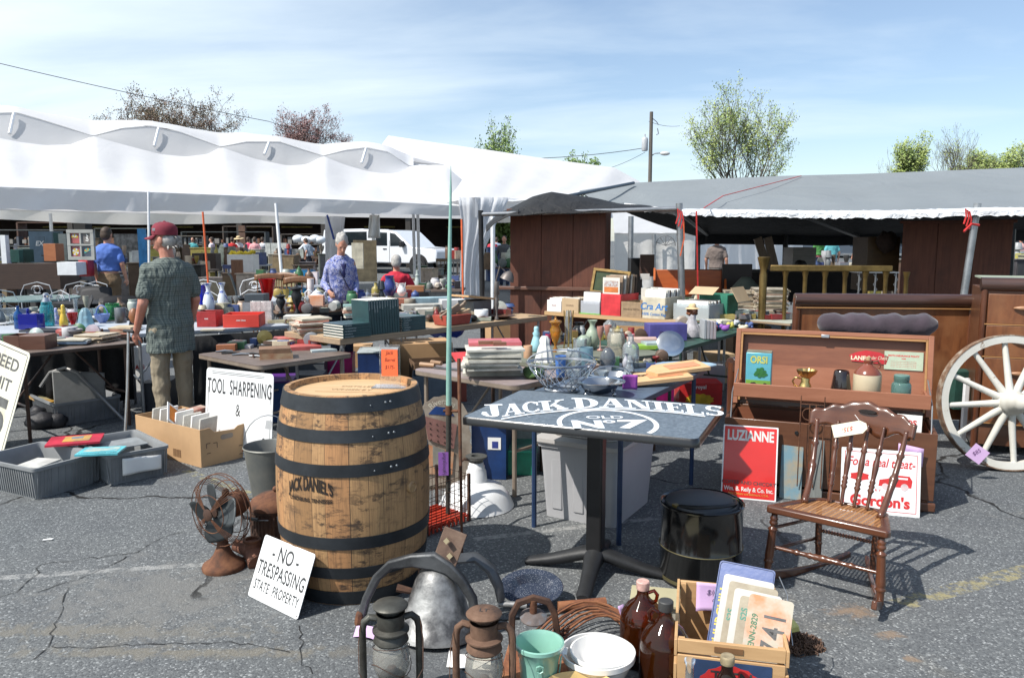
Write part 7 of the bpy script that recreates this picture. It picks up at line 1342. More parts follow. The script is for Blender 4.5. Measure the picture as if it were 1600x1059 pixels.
for i,(c,cn) in enumerate((((.62,.55,.12),'yellow'),((.08,.2,.6),'blue'),((.66,.62,.5),'cream'),((.3,.1,.45),'purple'),((.62,.55,.12),'mustard'),((.5,.52,.56),'grey'),((.65,.6,.45),'ivory'),((.1,.15,.35),'navy'))):
    r=random.Random(i); q=at(1106+i*9,518-(i%3)*4,.75); m=MB(); m.ell((0,0,.03),(.035,.03,.028)); m.ell((.03,-.01,.045),.02); m.ell((-.025,.0,.05),.014); m.ell((.01,-.03,.02),.014); tag(m.build('soft_toy',plain(c,.8),loc=q,rot=(0,0,i),smooth=180),'%s plush toy, %s from the left on the green table by the newspapers'%(cn,ORD[i]),'toy','small toys on the green table')
t=gbox('soda_carton','red soft drink carton with yellow burst under the green table','carton',1061,632,0,66,34,.3,-.05,plain((.62,.03,.03),.45),txt='royal',tm=WPAPER,ts=.05,ty=.75); m=MB(); m.prism([((.10+.016*(i%2))*cos(2*PI*i/24)*1.2+.19,(.05+.01*(i%2))*sin(2*PI*i/24)+.05) for i in range(24)],0,.002); m.v=[Vector((v.x,-.004-v.z,v.y)) for v in m.v]; m.build('yellow_burst',plain((.8,.5,.03)),t,smooth=0)
gbox('storage_tub','grey plastic box standing on the red soft drink carton','tub',1072,598,.16,60,26,.3,-.05,mat('tub_pale',(.38,.38,.40),.5)); gbox('storage_tub','magenta tub under the blue grey table','tub',1006,640,0,50,50,.35,.3,plain((.42,.01,.16),.4))

Pm=lambda a,b,z:at(a,b,z)
jumble('the front of the brown magazine table',0,0,6,Z1,20,101,6,20,10,28,.6,Pm(12,543,Z1),Pm(168,534,Z1),.5)
jumble('the glassware table behind the bottles',0,0,7,.74,20,102,14,38,9,19,.1,Pm(-10,505,.74),Pm(205,500,.74),.3)
jumble('the grey table around the red trays',0,0,7,.74,20,103,10,32,9,20,.25,Pm(235,500,.74),Pm(445,494,.74),.35)
jumble('the back of the leather book card table',0,0,5,Zk,18,104,5,18,10,26,.6,Pm(345,546,Zk),Pm(505,545,Zk),.35)
jumble('the urn table edge',0,0,8,.8,20,105,8,32,9,20,.3,Pm(440,492,.8),Pm(620,486,.8),.4)
jumble('the far half of the green table',0,0,6,.745,20,106,6,22,10,26,.6,Pm(1030,535,.745),Pm(1140,512,.745),.3)
jumble('the back of the olive board table',0,0,6,.731,18,107,10,30,8,16,.2,Pm(850,542,.731),Pm(1010,532,.731),.3)
jumble('the middle of the blue grey table',0,0,5,.736,20,108,6,24,9,20,.3,Pm(905,590,.736),Pm(1080,574,.736),.3)
jumble('the shelf behind the record crates',0,0,8,.765,15,109,14,30,10,24,.6,Pm(880,478,.765),Pm(1130,488,.765),.3)
jumble('the white topped table by the newspapers',0,0,8,.765,14,110,6,16,12,30,.8,Pm(1120,498,.765),Pm(1235,500,.765),.3)

BCL=mat('black_cloth',(.010,.010,.011),.9,0,.4,4,bp=.5,bsc=6,bd=.03)
for i,(a,b,lb_) in enumerate(((at(-60,525,.74),at(203,514,.74),'glassware table'),(at(300,519,.74),at(452,509,.74),'grey table of red trays'))):
    d=(b-a); d.z=0; m=MB(); q=Vector((-d.y,d.x,0)).normalized(); m.grid(lambda u,v:a+d*u+q*(.03+.018*sin(u*46+v)*v)+Vector((0,0,-.04-.62*v)),80,4); tag(m.build('table_drape',BCL,smooth=180,solid=.004),'black cloth hanging down the front of the '+lb_,'cloth')
DKC=mat('dark_carton',(.16,.095,.055),.85,0,.25,6)
for i,(px,py,w_,h_,rz,mt,nm,lb_) in enumerate(((668,610,60,44,.3,DKC,'carton','dark brown carton beside the big box under the wooden table'),(820,548,54,50,.3,DKC,'carton','dark brown carton under the right end of the wooden table'),(735,585,34,36,.2,mat('black_box',(.02,.02,.022),.5),'box','black box under the middle of the wooden table'),
 (900,560,60,46,.0,DKC,'carton','dark carton under the record crate table'),(968,556,70,44,-.2,CARD,'carton','tan carton under the record crate table, right of the dark one'),(1120,600,50,46,.2,CARD2,'carton','pale carton under the green table beside the footboard'),(1165,560,60,50,.1,DKC,'carton','dark carton below the newspaper stacks'),
 (560,575,40,34,.1,CARD,'carton','small tan carton behind the navy tub under the wooden table'),(855,640,50,50,.2,mat('dark_bin',(.04,.05,.06),.5),'bin','dark grey bin below the glassware, behind the grey tote'),(480,620,44,34,.1,mat('slate_bin',(.07,.08,.09),.5),'bin','slate bin under the right of the leather book card table'),
 (15,600,44,50,.1,mat('dark_bin2',(.03,.035,.04),.5),'bin','dark bin under the left end of the brown table'),(150,620,30,30,.3,DKC,'carton','small dark carton behind the folded chair'))):
    gbox('cardboard_'+nm if nm=='carton' else nm,lb_,nm,px-20,py,0,w_,h_,.3,rz,mt,open_=i%2==0)
# ================= bins, boxes and signs on the left =================
BING=mat('grey_bin_plastic',(.24,.25,.255),.5,0,.2,6,bp=.08)
def bin_(label,P0,Pr,Pl,h,mt,name='storage_bin',rib=True,lid=None,taper=.93,cat='bin',deep=.7,wall=.008):
    X=(Pr-P0); X.z=0; w_=X.length; rz=math.atan2(X.y,X.x); d_=abs((Pl-P0).dot(Vector((-sin(rz),cos(rz),0)))) or .4
    t=thing(name,label,cat,P0,rz); m=MB(); ring=lambda s,z,o=0,r=.03:[(x,y,z) for x,y in rrect(w_*s+2*o,d_*s+2*o,r,4,w_*(1-s)/2-o,d_*(1-s)/2-o)]
    R_=[ring(taper,0),ring(1,h-.02),ring(1,h-.02,.012),ring(1,h,.012),ring(1,h,-wall*.6),ring(1-.02,h-.02,-wall),ring(1-(1-taper)*.9,.02 if not lid else h-.03,-wall)]
    k=len(R_[0]); vs=[v for r_ in R_ for v in r_]; fs=[(a*k+i,a*k+(i+1)%k,(a+1)*k+(i+1)%k,(a+1)*k+i) for a in range(len(R_)-1) for i in range(k)]+[tuple((len(R_)-1)*k+i for i in range(k)),tuple(range(k))[::-1]]
    m.add(vs,fs)
    if rib:
        e=(1-taper)/2
        for i in range(int(w_/.022)):
            x=.02+i*.022
            if .3*w_<x<.62*w_ and i%2: continue
            for y0,y1 in ((d_*e-.002,-.002),(d_*(1-e)+.002,d_+.002)): m.box((x,(y0+y1)/2,h*.46),(.005,.007,h*.80),rx=math.atan2(y0-y1,h))
        for i in range(int(d_/.022)):
            y=.02+i*.022
            for x0,x1 in ((w_*e-.002,-.002),(w_*(1-e)+.002,w_+.002)): m.box(((x0+x1)/2,y,h*.46),(.007,.005,h*.80),ry=math.atan2(x1-x0,h))
    m.build('body',mt,t,smooth=35)
    if lid:
        m=MB(); m.prism(rrect(w_+.06,d_+.06,.05,5,-.03,-.03),h+.001,h+.03); m.build('lid',lid,t,bev=.01,seg=3); m=MB(); m.prism(rrect(w_*.8,d_*.76,.04,5,w_*.1,d_*.12),h+.031,h+.042); m.build('lid_panel',lid,t,bev=.006)
    return t,w_,d_,rz
b1=bin_('grey ribbed plastic bin with the red album resting on its rim, left of the pair',at(57,783),at(157,753),at(57,783)+(at(204,672,.2)-at(268,694,.2)),.20,BING)
b2=bin_('grey ribbed plastic bin with a torn white label, right of the pair',at(170,760),at(264,741),at(170,760)+(at(204,672,.2)-at(268,694,.2)),.20,BING)
M1=b1[0].matrix_basis; M2=b2[0].matrix_basis
def put(Mx,x,y,z): q=Mx@Vector((x,y,0)); return Vector((q.x,q.y,z))
for i in range(4): book('%s white photo envelope from the left in the left grey bin'%ORD[i],put(M1,b1[1]*(.30+.05*i),b1[2]*.45,.12+.008*i),.20,.17,.012,b1[3]+.1*i,(.62,.61,.57),name='envelope',cat='envelope',group='envelopes in the left grey bin')
t=book('red and yellow photo album lying across the two grey bins',at(118,689,.215),.32,.24,.014,b1[3]-.75,plain((.62,.035,.07),.35)); m=MB(); m.box((.01,.01,.0155),(.16,.15,.0012)); m.build('cover_photo',mat('album_photo',(.75,.38,.06),.35,0,.5,14,c2=(.35,.25,.12)),t); m=MB(); m.box((.01,.03,.0167),(.07,.05,.0008)); m.build('print',plain((.2,.24,.3),.4),t)
t=book('turquoise printed magazine overlapping the red album on the right bin',at(158,706,.222),.25,.18,.012,b1[3]-.95,plain((.12,.55,.62),.4)); m=MB(); m.box((0,.02,.0128),(.2,.09,.0008)); m.build('cover_art',mat('cover_art',(.55,.5,.38),.4,0,.5,20,c2=(.15,.4,.45)),t); m=MB(); m.text('CONCORDE AIR LINES',.022,M=TM(0,-.07,.0132)); m.build('title',plain((.02,.06,.1)),t,smooth=0)
book('flat sheet of dark grey card inside the right grey bin',put(M2,b2[1]*.5,b2[2]*.6,.17),.30,.24,.006,b2[3],(.28,.30,.31))
m=MB(); q=put(M2,b2[1]*.22,-.012,.06); m.M=TM(q.x,q.y,.055)@RM(rz=b2[3]); m.grid(lambda u,v:(u*.24,-.012*(v)-.006*sin(u*9),.115*v-.02*u*sin(v*2)),8,6); o=m.build('torn_label',WPAPER,smooth=60,solid=.001); tag(o,'torn white paper label hanging on the front of the right grey bin','label')
b3=bin_('light grey ribbed bin full of papers beneath the brown magazine table',at(88,668),at(190,652),at(60,630),.20,mat('pale_bin',(.24,.25,.26),.5)); M3=b3[0].matrix_basis
for i,(c,cn) in enumerate((((.6,.33,.06),'orange'),((.45,.38,.2),'olive'),((.7,.69,.66),'white'),((.3,.27,.22),'brown'),((.66,.6,.4),'cream'))): 
    q=put(M3,b3[1]*(.2+.13*i),b3[2]*.5,.15); book('%s folder sticking out of the bin under the brown table'%cn,q,.24,.2,.012,b3[3]+.5-.25*i,c,rx=R(20+8*i),name='folder',cat='folder')
t=thing('folding_chair','grey folded metal chair leaning under the right end of the brown table','folded chair',at(195,660)+Vector((0,.1,0)),R(20)); m=MB(); m.tube([(-.05,0,.0),(-.40,.12,.42),(-.50,.16,.46),(-.62,.2,.42),(-.70,.2,.30)],.014,8); m.build('frame',mat('grey_tube',(.30,.29,.28),.4,.4),t); m=MB(); m.prism([(-.6,.02),(-.2,.02),(-.2,.40),(-.6,.44)],-.008,.008); m.v=[Vector((v.x,v.z+.16,v.y)) for v in m.v]; m.build('seat',mat('grey_seat',(.26,.26,.25),.5),t,bev=.01)
gbox('white_carton','white carton with red writing, under the brown table','carton',168,612,.0,52,70,.3,.1,WPAPER,txt='FREIGHT GLASS|SOLID STATE',tm=REDINK,ts=.06); gbox('white_carton','white panel carton behind the folded chair under the brown table','carton',128,598,0,40,64,.3,.1,plain((.6,.6,.62)))
gbox('tv_set','dark boxy television under the left of the brown table','television',85,640,0,34,58,.35,.25,mat('dark_tv',(.05,.05,.05),.4)); m=MB(); p=at(66,668,0); m.ell((0,0,.06),(.13,.11,.08),n=18,k=10); m.ell((.1,.03,.05),(.09,.08,.07),n=14); m.ell((-.05,.04,.12),(.07,.06,.06),n=12); m.v=[v*(1+.07*sin(v.x*50)*cos(v.z*60+v.y*40)) for v in m.v]; tag(m.build('black_bag',mat('black_bag',(.02,.02,.025),.6,0,.3,9,bp=.8),loc=p,smooth=180),'black bag slumped on the ground below the brown table','bag')
# cardboard box with papers
P0=at(315,731); Pr=at(388,712); Pl=at(238,697); X=(Pr-P0); rz=math.atan2(X.y,X.x); w_=X.length; d_=abs((Pl-P0).dot(Vector((-sin(rz),cos(rz),0)))); hb=.265
t=thing('cardboard_box','open brown cardboard box of papers with hand hole in front of the sharpening sign','box',P0,rz); th=.005
for nm,P in (('front_flap',None),): pass
m=MB(); 
def wallp(m,pts,holes=None): m.prism(pts,-th,0)
m.prism([(0,0),(w_,0),(w_,hb-.02),(w_*.8,hb-.025),(w_*.72,hb-.045),(w_*.3,hb-.035),(w_*.2,hb),(0,hb)],0,th); m.v=[Vector((v.x,v.z,v.y)) for v in m.v]
k0=MB(); k0.prism([(0,0),(w_,0),(w_,hb),(0,hb)],0,th); m.add([Vector((v.x,v.z+d_-th,v.y)) for v in k0.v],k0.f)
for x in (0,w_-th): m.box((x+th/2,d_/2,hb/2),(th,d_-2*th,hb))
m.box((w_/2,d_/2,th/2),(w_-2*th,d_-2*th,th)); m.build('body',CARD,t,bev=.0015)
m=MB(); P=rrect(.10,.035,.016,4,w_*.42,hb*.62); m.prism(P,0,.0008); m.v=[Vector((v.x,-v.z-.0005,v.y)) for v in m.v]; m.build('hand_hole',mat('hole_dark',(.30,.24,.19),.9),t,smooth=0)
m=MB(); 
for i in range(9): m.box((-.0012,d_*.30+i*.011,.06),(.0008,.004 if i%3 else .007,.055))
m.build('printed_panel',plain((.22,.12,.06)),t,smooth=0)
m=MB(); strokes(m,[((w_*.12,hb*.6),(w_*.2,hb*.6)),((w_*.12,hb*.6),(w_*.12,hb*.48)),((w_*.26,hb*.58),(w_*.34,hb*.58)),((w_*.34,hb*.58),(w_*.34,hb*.44)),((w_*.12,hb*.34),(w_*.2,hb*.34)),((w_*.8,hb*.35),(w_*.88,hb*.35)),((w_*.8,hb*.12),(w_*.88,hb*.12))],.006,M=RM(rx=R(90))); m.v=[Vector((v.x,-.0012,v.z)) for v in m.v]; m.build('printed_marks',plain((.2,.12,.07)),t,smooth=0)
Mb=t.matrix_basis
r=random.Random(8)
for i in range(7):
    q=put(Mb,.05,d_*(.12+.12*i),hb-.10); m=MB(); m.box((.075,0,.075),(.15,.012,.16+.02*(i%2)),rx=R(10),rz=R(8)); tag(m.build('paper_bundle',WPAPER if i%2 else IV,loc=q,rot=(0,0,rz)),'%s bundle of white papers from the front left in the cardboard box'%ORD[i],'papers','paper bundles in the cardboard box')
q=put(Mb,.13,d_*.50,hb-.06); t=thing('record_sleeve','orange and white seven inch sleeve tilted on its corner in the cardboard box','sleeve',q,rot=(R(62),R(0),rz+R(35))); m=MB(); m.M=RM(rz=R(40)); m.box((.04,.08,0),(.18,.18,.004)); m.build('sleeve',WPAPER,t); m=MB(); m.M=RM(rz=R(40)); m.box((.04,.08,.003),(.14,.14,.001)); m.build('orange_print',plain((.80,.27,.04),.5),t); m=MB(); m.M=RM(rz=R(40)); m.box((.05,.06,.0042),(.06,.06,.001)); m.build('picture',plain((.6,.45,.3)),t)
q=put(Mb,.26,d_*.55,hb-.07); gb2=thing('small_box','maroon and cream card box standing in the cardboard box','box',q,rz+.3); m=MB(); m.box((0,0,.06),(.15,.06,.13),rx=R(12)); m.build('box',mat('maroon_cream',(.30,.07,.05),.6,0,.5,9,c2=(.6,.5,.4)),gb2)
# sharpening sign
BRs=at(423,722); BLs=BRs+Vector((-.585,.31,0)); t=board('sharpening_sign','big white TOOL SHARPENING sign standing on the ground behind the cardboard box','sign',BLs,BRs,BLs+Vector((.03,.05,.62)),.665,.62,ENAMW,.004,.03)
m=MB(); strokes(m,[((.06,.595),(.58,.595)),((.06,.583),(.58,.583)),((.025,.48),(.025,.08)),((.64,.54),(.64,.40)),((.645,.30),(.645,.06)),((.06,.03),(.52,.03)),((.06,.02),(.52,.02))],.0035); m.build('border_lines',INK,t,smooth=0)
letters(t,[('TOOL  SHARPENING',.3325,.44,.150,.44,dict(bold=.012,sp=1.05)),('&',.33,.29,.125,.62,dict(bold=.0)),('S',.585,.07,.13,.62,dict(bold=.012))],INK)
# speed limit sign
BRp=at(3,713); TRp=up(51,541,5.62); Uv=TRp-BRp; Xd=Vector((.89,-.46,0)); Xd=(Xd-Uv*(Xd.dot(Uv)/Uv.length_squared)).normalized(); BLp=BRp-Xd.normalized()*.58; t=board('speed_limit_sign','weathered cream SPEED LIMIT sign cut by the left edge','sign',BLp,BRp,BLp+(TRp-BRp),.58,.77,mat('weathered_sign',(.70,.68,.56),.5,0,.2,5,c2=(.52,.46,.33),lo=.5,hi=.75),.004,.035)
GINK=mat('faded_grey_ink',(.13,.13,.125),.6,0,.4,20); letters(t,[('SPEED',.30,.60,.125,1.12,dict(bold=.02)),('LIMIT',.29,.445,.125,1.15,dict(bold=.02)),('35',.31,.12,.37,1.0,dict(bold=.05))],GINK)
m=MB(); strokes(m,[((.03,.745),(.55,.745)),((.558,.74),(.558,.03)),((.03,.022),(.55,.022))],.007); m.build('border_line',GINK,t,smooth=0)
for x,y in ((.30,.75),(.30,.02)): pass
# ---- totes under the tables ----
GT=mat('warm_grey_tote',(.40,.40,.41),.45,0,.1,3,bp=.06); LT=mat('warm_grey_lid',(.46,.44,.42),.45,0,.1,3,bp=.06)
T0=at(842,806); Tr=at(963,830); t,w_,d_,rz=bin_('large grey storage tote with a lid under the lettered table','%s'%'' or T0,Tr,T0+Vector((.22,.55,0)),.43,GT,rib=False,lid=LT,name='storage_tote',cat='tote',taper=.90)
for x in (.22,.5,.78): m=MB(); m.box((w_*x,.022,.20),(w_*.14,.02,.30),rx=R(3)); m.build('moulded_rib',GT,t,bev=.008,seg=3)
t=gbox('storage_tub','navy blue plastic tub with a white label behind the spear','tub',737,748,0,54,86,.4,-.1,plain((.012,.045,.16),.4),lid=plain((.012,.045,.16),.4)); m=MB(); m.box((.15,-.003,.24),(.085,.002,.08)); m.build('label',WPAPER,t); m=MB(); m.box((.155,-.0045,.232),(.04,.001,.045)); m.build('label_print',plain((.03,.05,.25)),t)
gbox('storage_tub','flat translucent green plastic tub beside the navy tub','tub',790,742,0,48,36,.35,-.05,plain((.02,.28,.17),.3),lid=plain((.05,.5,.33),.3)); gbox('storage_tub','white plastic lidded tub between the navy tub and the grey tote','tub',789,700,0.1,46,26,.3,-.05,plain((.62,.62,.60),.4),lid=plain((.7,.7,.68),.4))
# ---- enamel lampshade ----
p=at(743,800); t=thing('enamel_lampshade','white enamel barn lampshade standing mouth down beside the wire rack','lampshade',(p.x,p.y+.12,0)); m=MB(); m.lathe([(.215,.0),(.222,.004),(.218,.012),(.19,.075),(.155,.115),(.10,.135),(.065,.15),(.058,.21),(.050,.225),(.050,.24),(.044,.245),(.044,.258),(.04,.262)],48); m.build('shade',ENAMW,t,smooth=55); m=MB(); m.lathe([(.04,.262),(.04,.275),(.062,.292),(.064,.298),(.03,.300),(.028,.285),(0,.285)],24); m.build('collar',mat('collar_iron',(.12,.12,.11),.5,.4),t); m=MB(); m.tube([(-.03,0,.27),(-.07,-.02,.285),(-.09,-.03,.27)],.008,6); m.build('bracket',RUSTD,t)
# ---- wire rack with red mesh, spear and rod ----
A=at(667,838); B=at(733,813); X=(B-A); rz=math.atan2(X.y,X.x); w_=X.length; t=thing('wire_basket','square rusty wire rack with a red mesh floor behind the bell','wire rack',A,rz); d_=.26; h_=.27
for x,y in ((0,0),(w_,0),(w_,d_),(0,d_)): m=MB(); m.box((x,y,h_/2),(.014,.014,h_)); m.build('corner_post',RUSTD,t)
m=MB()
for i in range(1,9):
    for (x0,y0,x1,y1) in ((0,0,w_,0),(w_,0,w_,d_),(0,d_,w_,d_),(0,0,0,d_)): x=x0+(x1-x0)*i/9;y=y0+(y1-y0)*i/9; m.tube([(x,y,.02),(x+.004*sin(i*5),y+.004*cos(i*3),h_)],.0014,4)
for z in (.06,.13,.20,.265): m.tube([(0,0,z),(w_,0,z),(w_,d_,z),(0,d_,z)],.002,4,closed=True)
m.build('wire_grid',RUSTD,t)
m=MB(); r=random.Random(3)
for i in range(16):
    m.box((w_/2,d_*(i+.5)/16,.03+.004*(i%2)),(w_,.006,.012)); m.box((w_*(i+.5)/16,d_/2,.028),(.004,d_,.010))
for x in range(11):
    m.box((w_*(x+.5)/11,-.003,.025),(.012,.004,.04))
m.build('red_mesh',mat('red_plastic_mesh',(.55,.05,.02),.5),t)
p=at(703,812); t=thing('spear','tall tapering verdigris copper lightning rod rising beside the barrel','lightning rod',(p.x-.0,p.y,0)); zt=up(709,261,4.3)[2]
m=MB(); m.tube([(0,0,.62),(.003,0,.9),(.014,0,1.5),(.022,0,zt-.12),(.024,0,zt)],[.0155,.0145,.0105,.006,.001],12); m.build('shaft',mat('verdigris',(.22,.42,.36),.6,.2,.25,12,c2=(.30,.50,.43)),t); m=MB(); m.tube([(-.012,0,0),(-.006,0,.3),(0,0,.63)],[.012,.013,.0155],10); m.build('lower_shaft',mat('dark_shaft',(.07,.07,.06),.6,.3,.4,15),t); m=MB(); m.tube([(-.03,0,.62),(.05,-.01,.62)],.008,8); m.tube([(.0,0,.60),(.0,0,.65)],.019,10); m.build('clamp',RUST,t)
q=Vector((p.x-.03,p.y-.03,.0)); o=MB(); o.box((0,0,.33),(.055,.002,.13),rz=.1); t2=thing('price_tag','violet handwritten tag tied to the copper lightning rod','tag',q); o.build('card',mat('violet_card',(.36,.15,.55),.7),t2); m=MB(); m.text('Lightning Rod',.022,M=TM(.008,-.0035,.33)@RM(rx=R(90))@RM(rz=R(90)),shear=.2); m.build('handwriting',INK,t2,smooth=0)
p2=at(722,866); t=thing('iron_rod','thin rusty iron rod standing just right of the copper lightning rod','rod'); m=MB(); a=up(717,560,4.15); m.tube([(p2.x,p2.y,0),(a.x+.01,4.05,.45),a],[.006,.009,.010],8); m.build('shaft',RUST,t)
# ---- painted iron plaque ----
P=at(655,776)+Vector((0,.12,0)); Q=at(738,770)+Vector((0,.16,0)); t=board('painted_plaque','scalloped painted iron plaque lettered along its arched top behind the wire rack','plaque',P,Q,P+Vector((.0,.12,.6)),.32,.02,plain((.2,.15,.1)),.004)
m=MB(); PP=[(.0,.0),(.32,.0),(.33,.12)]+[(.33-.0+.012*(i%2),.12+.04*i) for i in range(8)]+[(.165+.165*cos(R(a)),.42+.155*sin(R(a))+(.008 if (a//12)%2 else 0)) for a in range(0,181,12)]+[(-.0,.42-.05*i) for i in range(1,8)]; m.prism(PP,-.004,.0); m.build('backing',mat('weathered_cream',(.36,.31,.25),.8,0,.4,8,c2=(.20,.15,.11)),t)
m=MB(); m.text('Riverama',.055,sx=.95,warp=lambda X,Y:(.165+(.105+Y)*sin(X/.13),.42+(.105+Y)*cos(X/.13),.001),bold=.01); m.build('lettering',plain((.62,.56,.44),.8),t,smooth=0)
m=MB(); m.prism([(.07,.47),(.24,.445),(.20,.50),(.12,.515)],.001,.003); m.build('blue_opening',plain((.01,.05,.2)),t)
m=MB(); m.prism([(.04,.46),(.25,.39),(.22,.24),(.06,.31)],.002,.012); o=m.build('riveted_panel',mat('rosy_rust',(.25,.12,.10),.8,0,.3,9),t)
for i in range(4):
    for j in range(4): m=MB(); m.ell((.075+.043*i,.415-.012*i-.035*j,.013),.005,n=8,k=4); m.build('rivet',RUSTD,o)
m=MB(); m.prism([(.03,.29),(.22,.22),(.20,.08),(.04,.10)],.002,.008); m.build('orange_panel',mat('orange_rusty',(.50,.17,.06),.8,0,.4,9,c2=(.45,.33,.22)),t); m=MB(); m.prism([(.085,.27),(.16,.24),(.15,.12),(.08,.14)],.009,.014); m.build('grey_panel',mat('grey_wood_panel',(.27,.26,.22),.8,0,.3,12),t)
# ================= right hand furniture =================
CED=wood('cedar_inside',(.23,.085,.042),(.15,.05,.026),0,3,.5,coat=.15,k=6); CEDL=wood('cedar_light',(.33,.135,.075),(.25,.095,.05),0,3,.55,k=6); WVN=wood('walnut_front',(.14,.058,.028),(.085,.033,.017),0,3,.4,coat=.3,k=5); GLD=wood('pale_moulding',(.42,.22,.08),(.33,.16,.06),0,4,.5)
ax=Vector((.925,-.38,0)); C0=Vector((2.40,4.33,0))-ax*1.17; rzc=math.atan2(-.38,.925); W_=1.17; D_=.47; Hc=.46
t=thing('cedar_chest','open walnut cedar chest with raised tray of bottles and tins inside its lid','chest',C0,rzc); CH=t
m=MB(); m.box((W_/2,.01,.07+(Hc-.07)/2),(W_,.02,Hc-.07)); m.box((W_/2,D_-.01,.07+(Hc-.07)/2),(W_,.02,Hc-.07))
for x in (.01,W_-.01): m.box((x,D_/2,.07+(Hc-.07)/2),(.02,D_-.04,Hc-.07))
m.box((W_/2,D_/2,.09),(W_-.04,D_-.04,.02)); m.build('case',WVN,t,bev=.003)
m=MB(); m.box((W_/2,.0265,.28),(W_-.045,.004,.32)); m.box((W_/2,D_-.0265,.28),(W_-.045,.004,.32))
for x in (.0265,W_-.0265): m.box((x,D_/2,.28),(.004,D_-.06,.32))
m.build('cedar_lining',CED,t)
m=MB(); m.box((W_/2,-.002,.035),(W_+.02,.024,.05)); m.build('plinth',WVN,t,bev=.006)
for x in (.06,W_-.06): m=MB(); m.tube([(x,.03,0),(x,.03,.07)],[.022,.04],12); m.build('foot',WVN,t)
m=MB(); m.M=TM(W_*.36,-.002,.40)@RM(rx=R(90)); m.lathe([(0,0),(.012,0),(.010,.006),(0,.006)],14); m.build('lock',DARKM,t)
lidM=TM(0,D_,Hc)@RM(rx=R(-10))
def inl(m): m.M=lidM; return m
lh=.50
m=inl(MB()); m.box((W_/2,.02,lh/2),(W_+.02,.02,lh)); m.build('lid_panel',WVN,t,bev=.004)
m=inl(MB()); m.box((.012,-.02,lh/2),(.03,.06,lh)); m.box((W_-.012,-.02,lh/2),(.03,.06,lh)); m.box((W_/2,-.02,lh-.012),(W_-.052,.06,.026)); m.build('lid_frame',CEDL,t,bev=.003)
m=inl(MB()); m.box((.035,-.045,lh/2),(.012,.008,lh-.05)); m.box((W_-.035,-.045,lh/2),(.012,.008,lh-.05)); m.box((W_/2,-.045,lh-.032),(W_-.07,.008,.012)); m.build('lid_moulding',GLD,t)
m=inl(MB()); m.box((W_/2,.006,lh*.68),(W_-.06,.006,.30)); m.build('lid_lining',CED,t); m=inl(MB()); m.box((W_/2,.004,lh*.30),(W_-.06,.006,.24)); m.build('lid_lower_board',CEDL,t)
m=inl(MB()); m.box((W_*.47,-.052,lh-.03),(.05,.008,.022)); m.build('lock_plate',STEEL,t,bev=.003)
tz=.60
m=MB(); m.box((W_/2,.10,tz+.02),(W_-.07,.014,.085)); m.build('tray_front',CEDL,t,bev=.003); m=MB(); m.box((W_/2,.27,tz-.015),(W_-.07,.33,.012)); m.box((.042,.27,tz+.01),(.014,.33,.05)); m.box((W_-.042,.27,tz+.01),(.014,.33,.05)); m.build('tray',CEDL,t,bev=.002)
for x in (.028,W_-.028): m=MB(); m.tube([(x,.06,Hc-.01),(x,.10,tz),(x,D_-.06,tz+.1)],.004,6); m.build('lid_stay',STEEL,t)
m=inl(MB()); m.M=lidM@TM(W_*.695,-.001,lh*.70)@RM(rx=R(90)); P=[(-.10,-.028),(.10,-.040),(.115,.01),(.06,.035),(-.02,.045),(-.08,.028),(-.115,.01)]; m.prism(P,0,.002); m.build('red_label',plain((.55,.02,.03),.5),t); m=inl(MB()); m.M=lidM@TM(W_*.695,-.0035,lh*.70)@RM(rx=R(90)); m.text('LANE',.036,M=TM(-.062,-.018,0),bold=.04); m.text('Cedar Chest',.030,M=TM(.045,-.010,0),shear=.3,sx=.75); m.build('label_lettering',mat('cream_print',(.75,.68,.5),.6),t,smooth=0)
m=inl(MB()); m.M=lidM@TM(W_*.865,-.001,lh*.68)@RM(rx=R(90)); m.prism(rrect(.22,.115,.003,2,-.11,-.0575),0,.002); m.build('policy_paper',mat('green_policy',(.42,.50,.38),.7,0,.1,20),t); m=inl(MB()); m.M=lidM@TM(W_*.865,-.0035,lh*.68)@RM(rx=R(90)); m.text('MOTH INSURANCE POLICY',.015,M=TM(0,.025,0),bold=.04,sx=.95); m.text('$500',.012,M=TM(0,.008,0),bold=.03)
for i in range(4): m.text('the owner of this chest is insured against moth damage',.0065,M=TM(0,-.008-.011*i,0))
m.build('policy_lettering',REDINK,t,smooth=0)
Mch_=CH.matrix_basis
def onc(u,v,z=tz-.008): q=Mch_@Vector((u,v,0)); return Vector((q.x,q.y,z))
def vat(name,label,cat,p,w_,h_,k,mt,handle=None,flute=0,n=32):
    t=thing(name,label,cat,p,rzc); m=MB(); r_=w_/2; pr=[(a*r_,b*h_) for a,b in PROF[k]]; pr=([(0,pr[0][1])] if pr[0][0]>0 else [])+pr; m.lathe(pr,n)
    if flute: m.v=[Vector((v.x*(1+.08*cos(flute*math.atan2(v.y,v.x))),v.y*(1+.08*cos(flute*math.atan2(v.y,v.x))),v.z)) for v in m.v]
    m.build('body',mt,t,smooth=55)
    if handle: sg=-1 if handle=='l' else 1; m=MB(); m.tube([(sg*r_*.5,0,h_*.86),(sg*r_*1.1,0,h_*.9),(sg*r_*1.35,0,h_*.7),(sg*r_*1.1,0,h_*.45),(sg*r_*.7,0,h_*.4)],r_*.1,8); m.build('handle',mt,t,smooth=180)
    return t
t=thing('olive_oil_tin','blue and green rectangular tin with a tree and bear lettered ORSI in the chest tray','tin',onc(.17,.26),rzc); m=MB(); m.box((0,0,.125),(.155,.09,.25)); m.build('tin',mat('tin_blue',(.13,.45,.55),.35,.2,.1,8),t,bev=.006); m=MB(); m.box((0,-.0465,.04),(.15,.002,.07)); m.build('grass_print',plain((.20,.40,.07),.4),t)
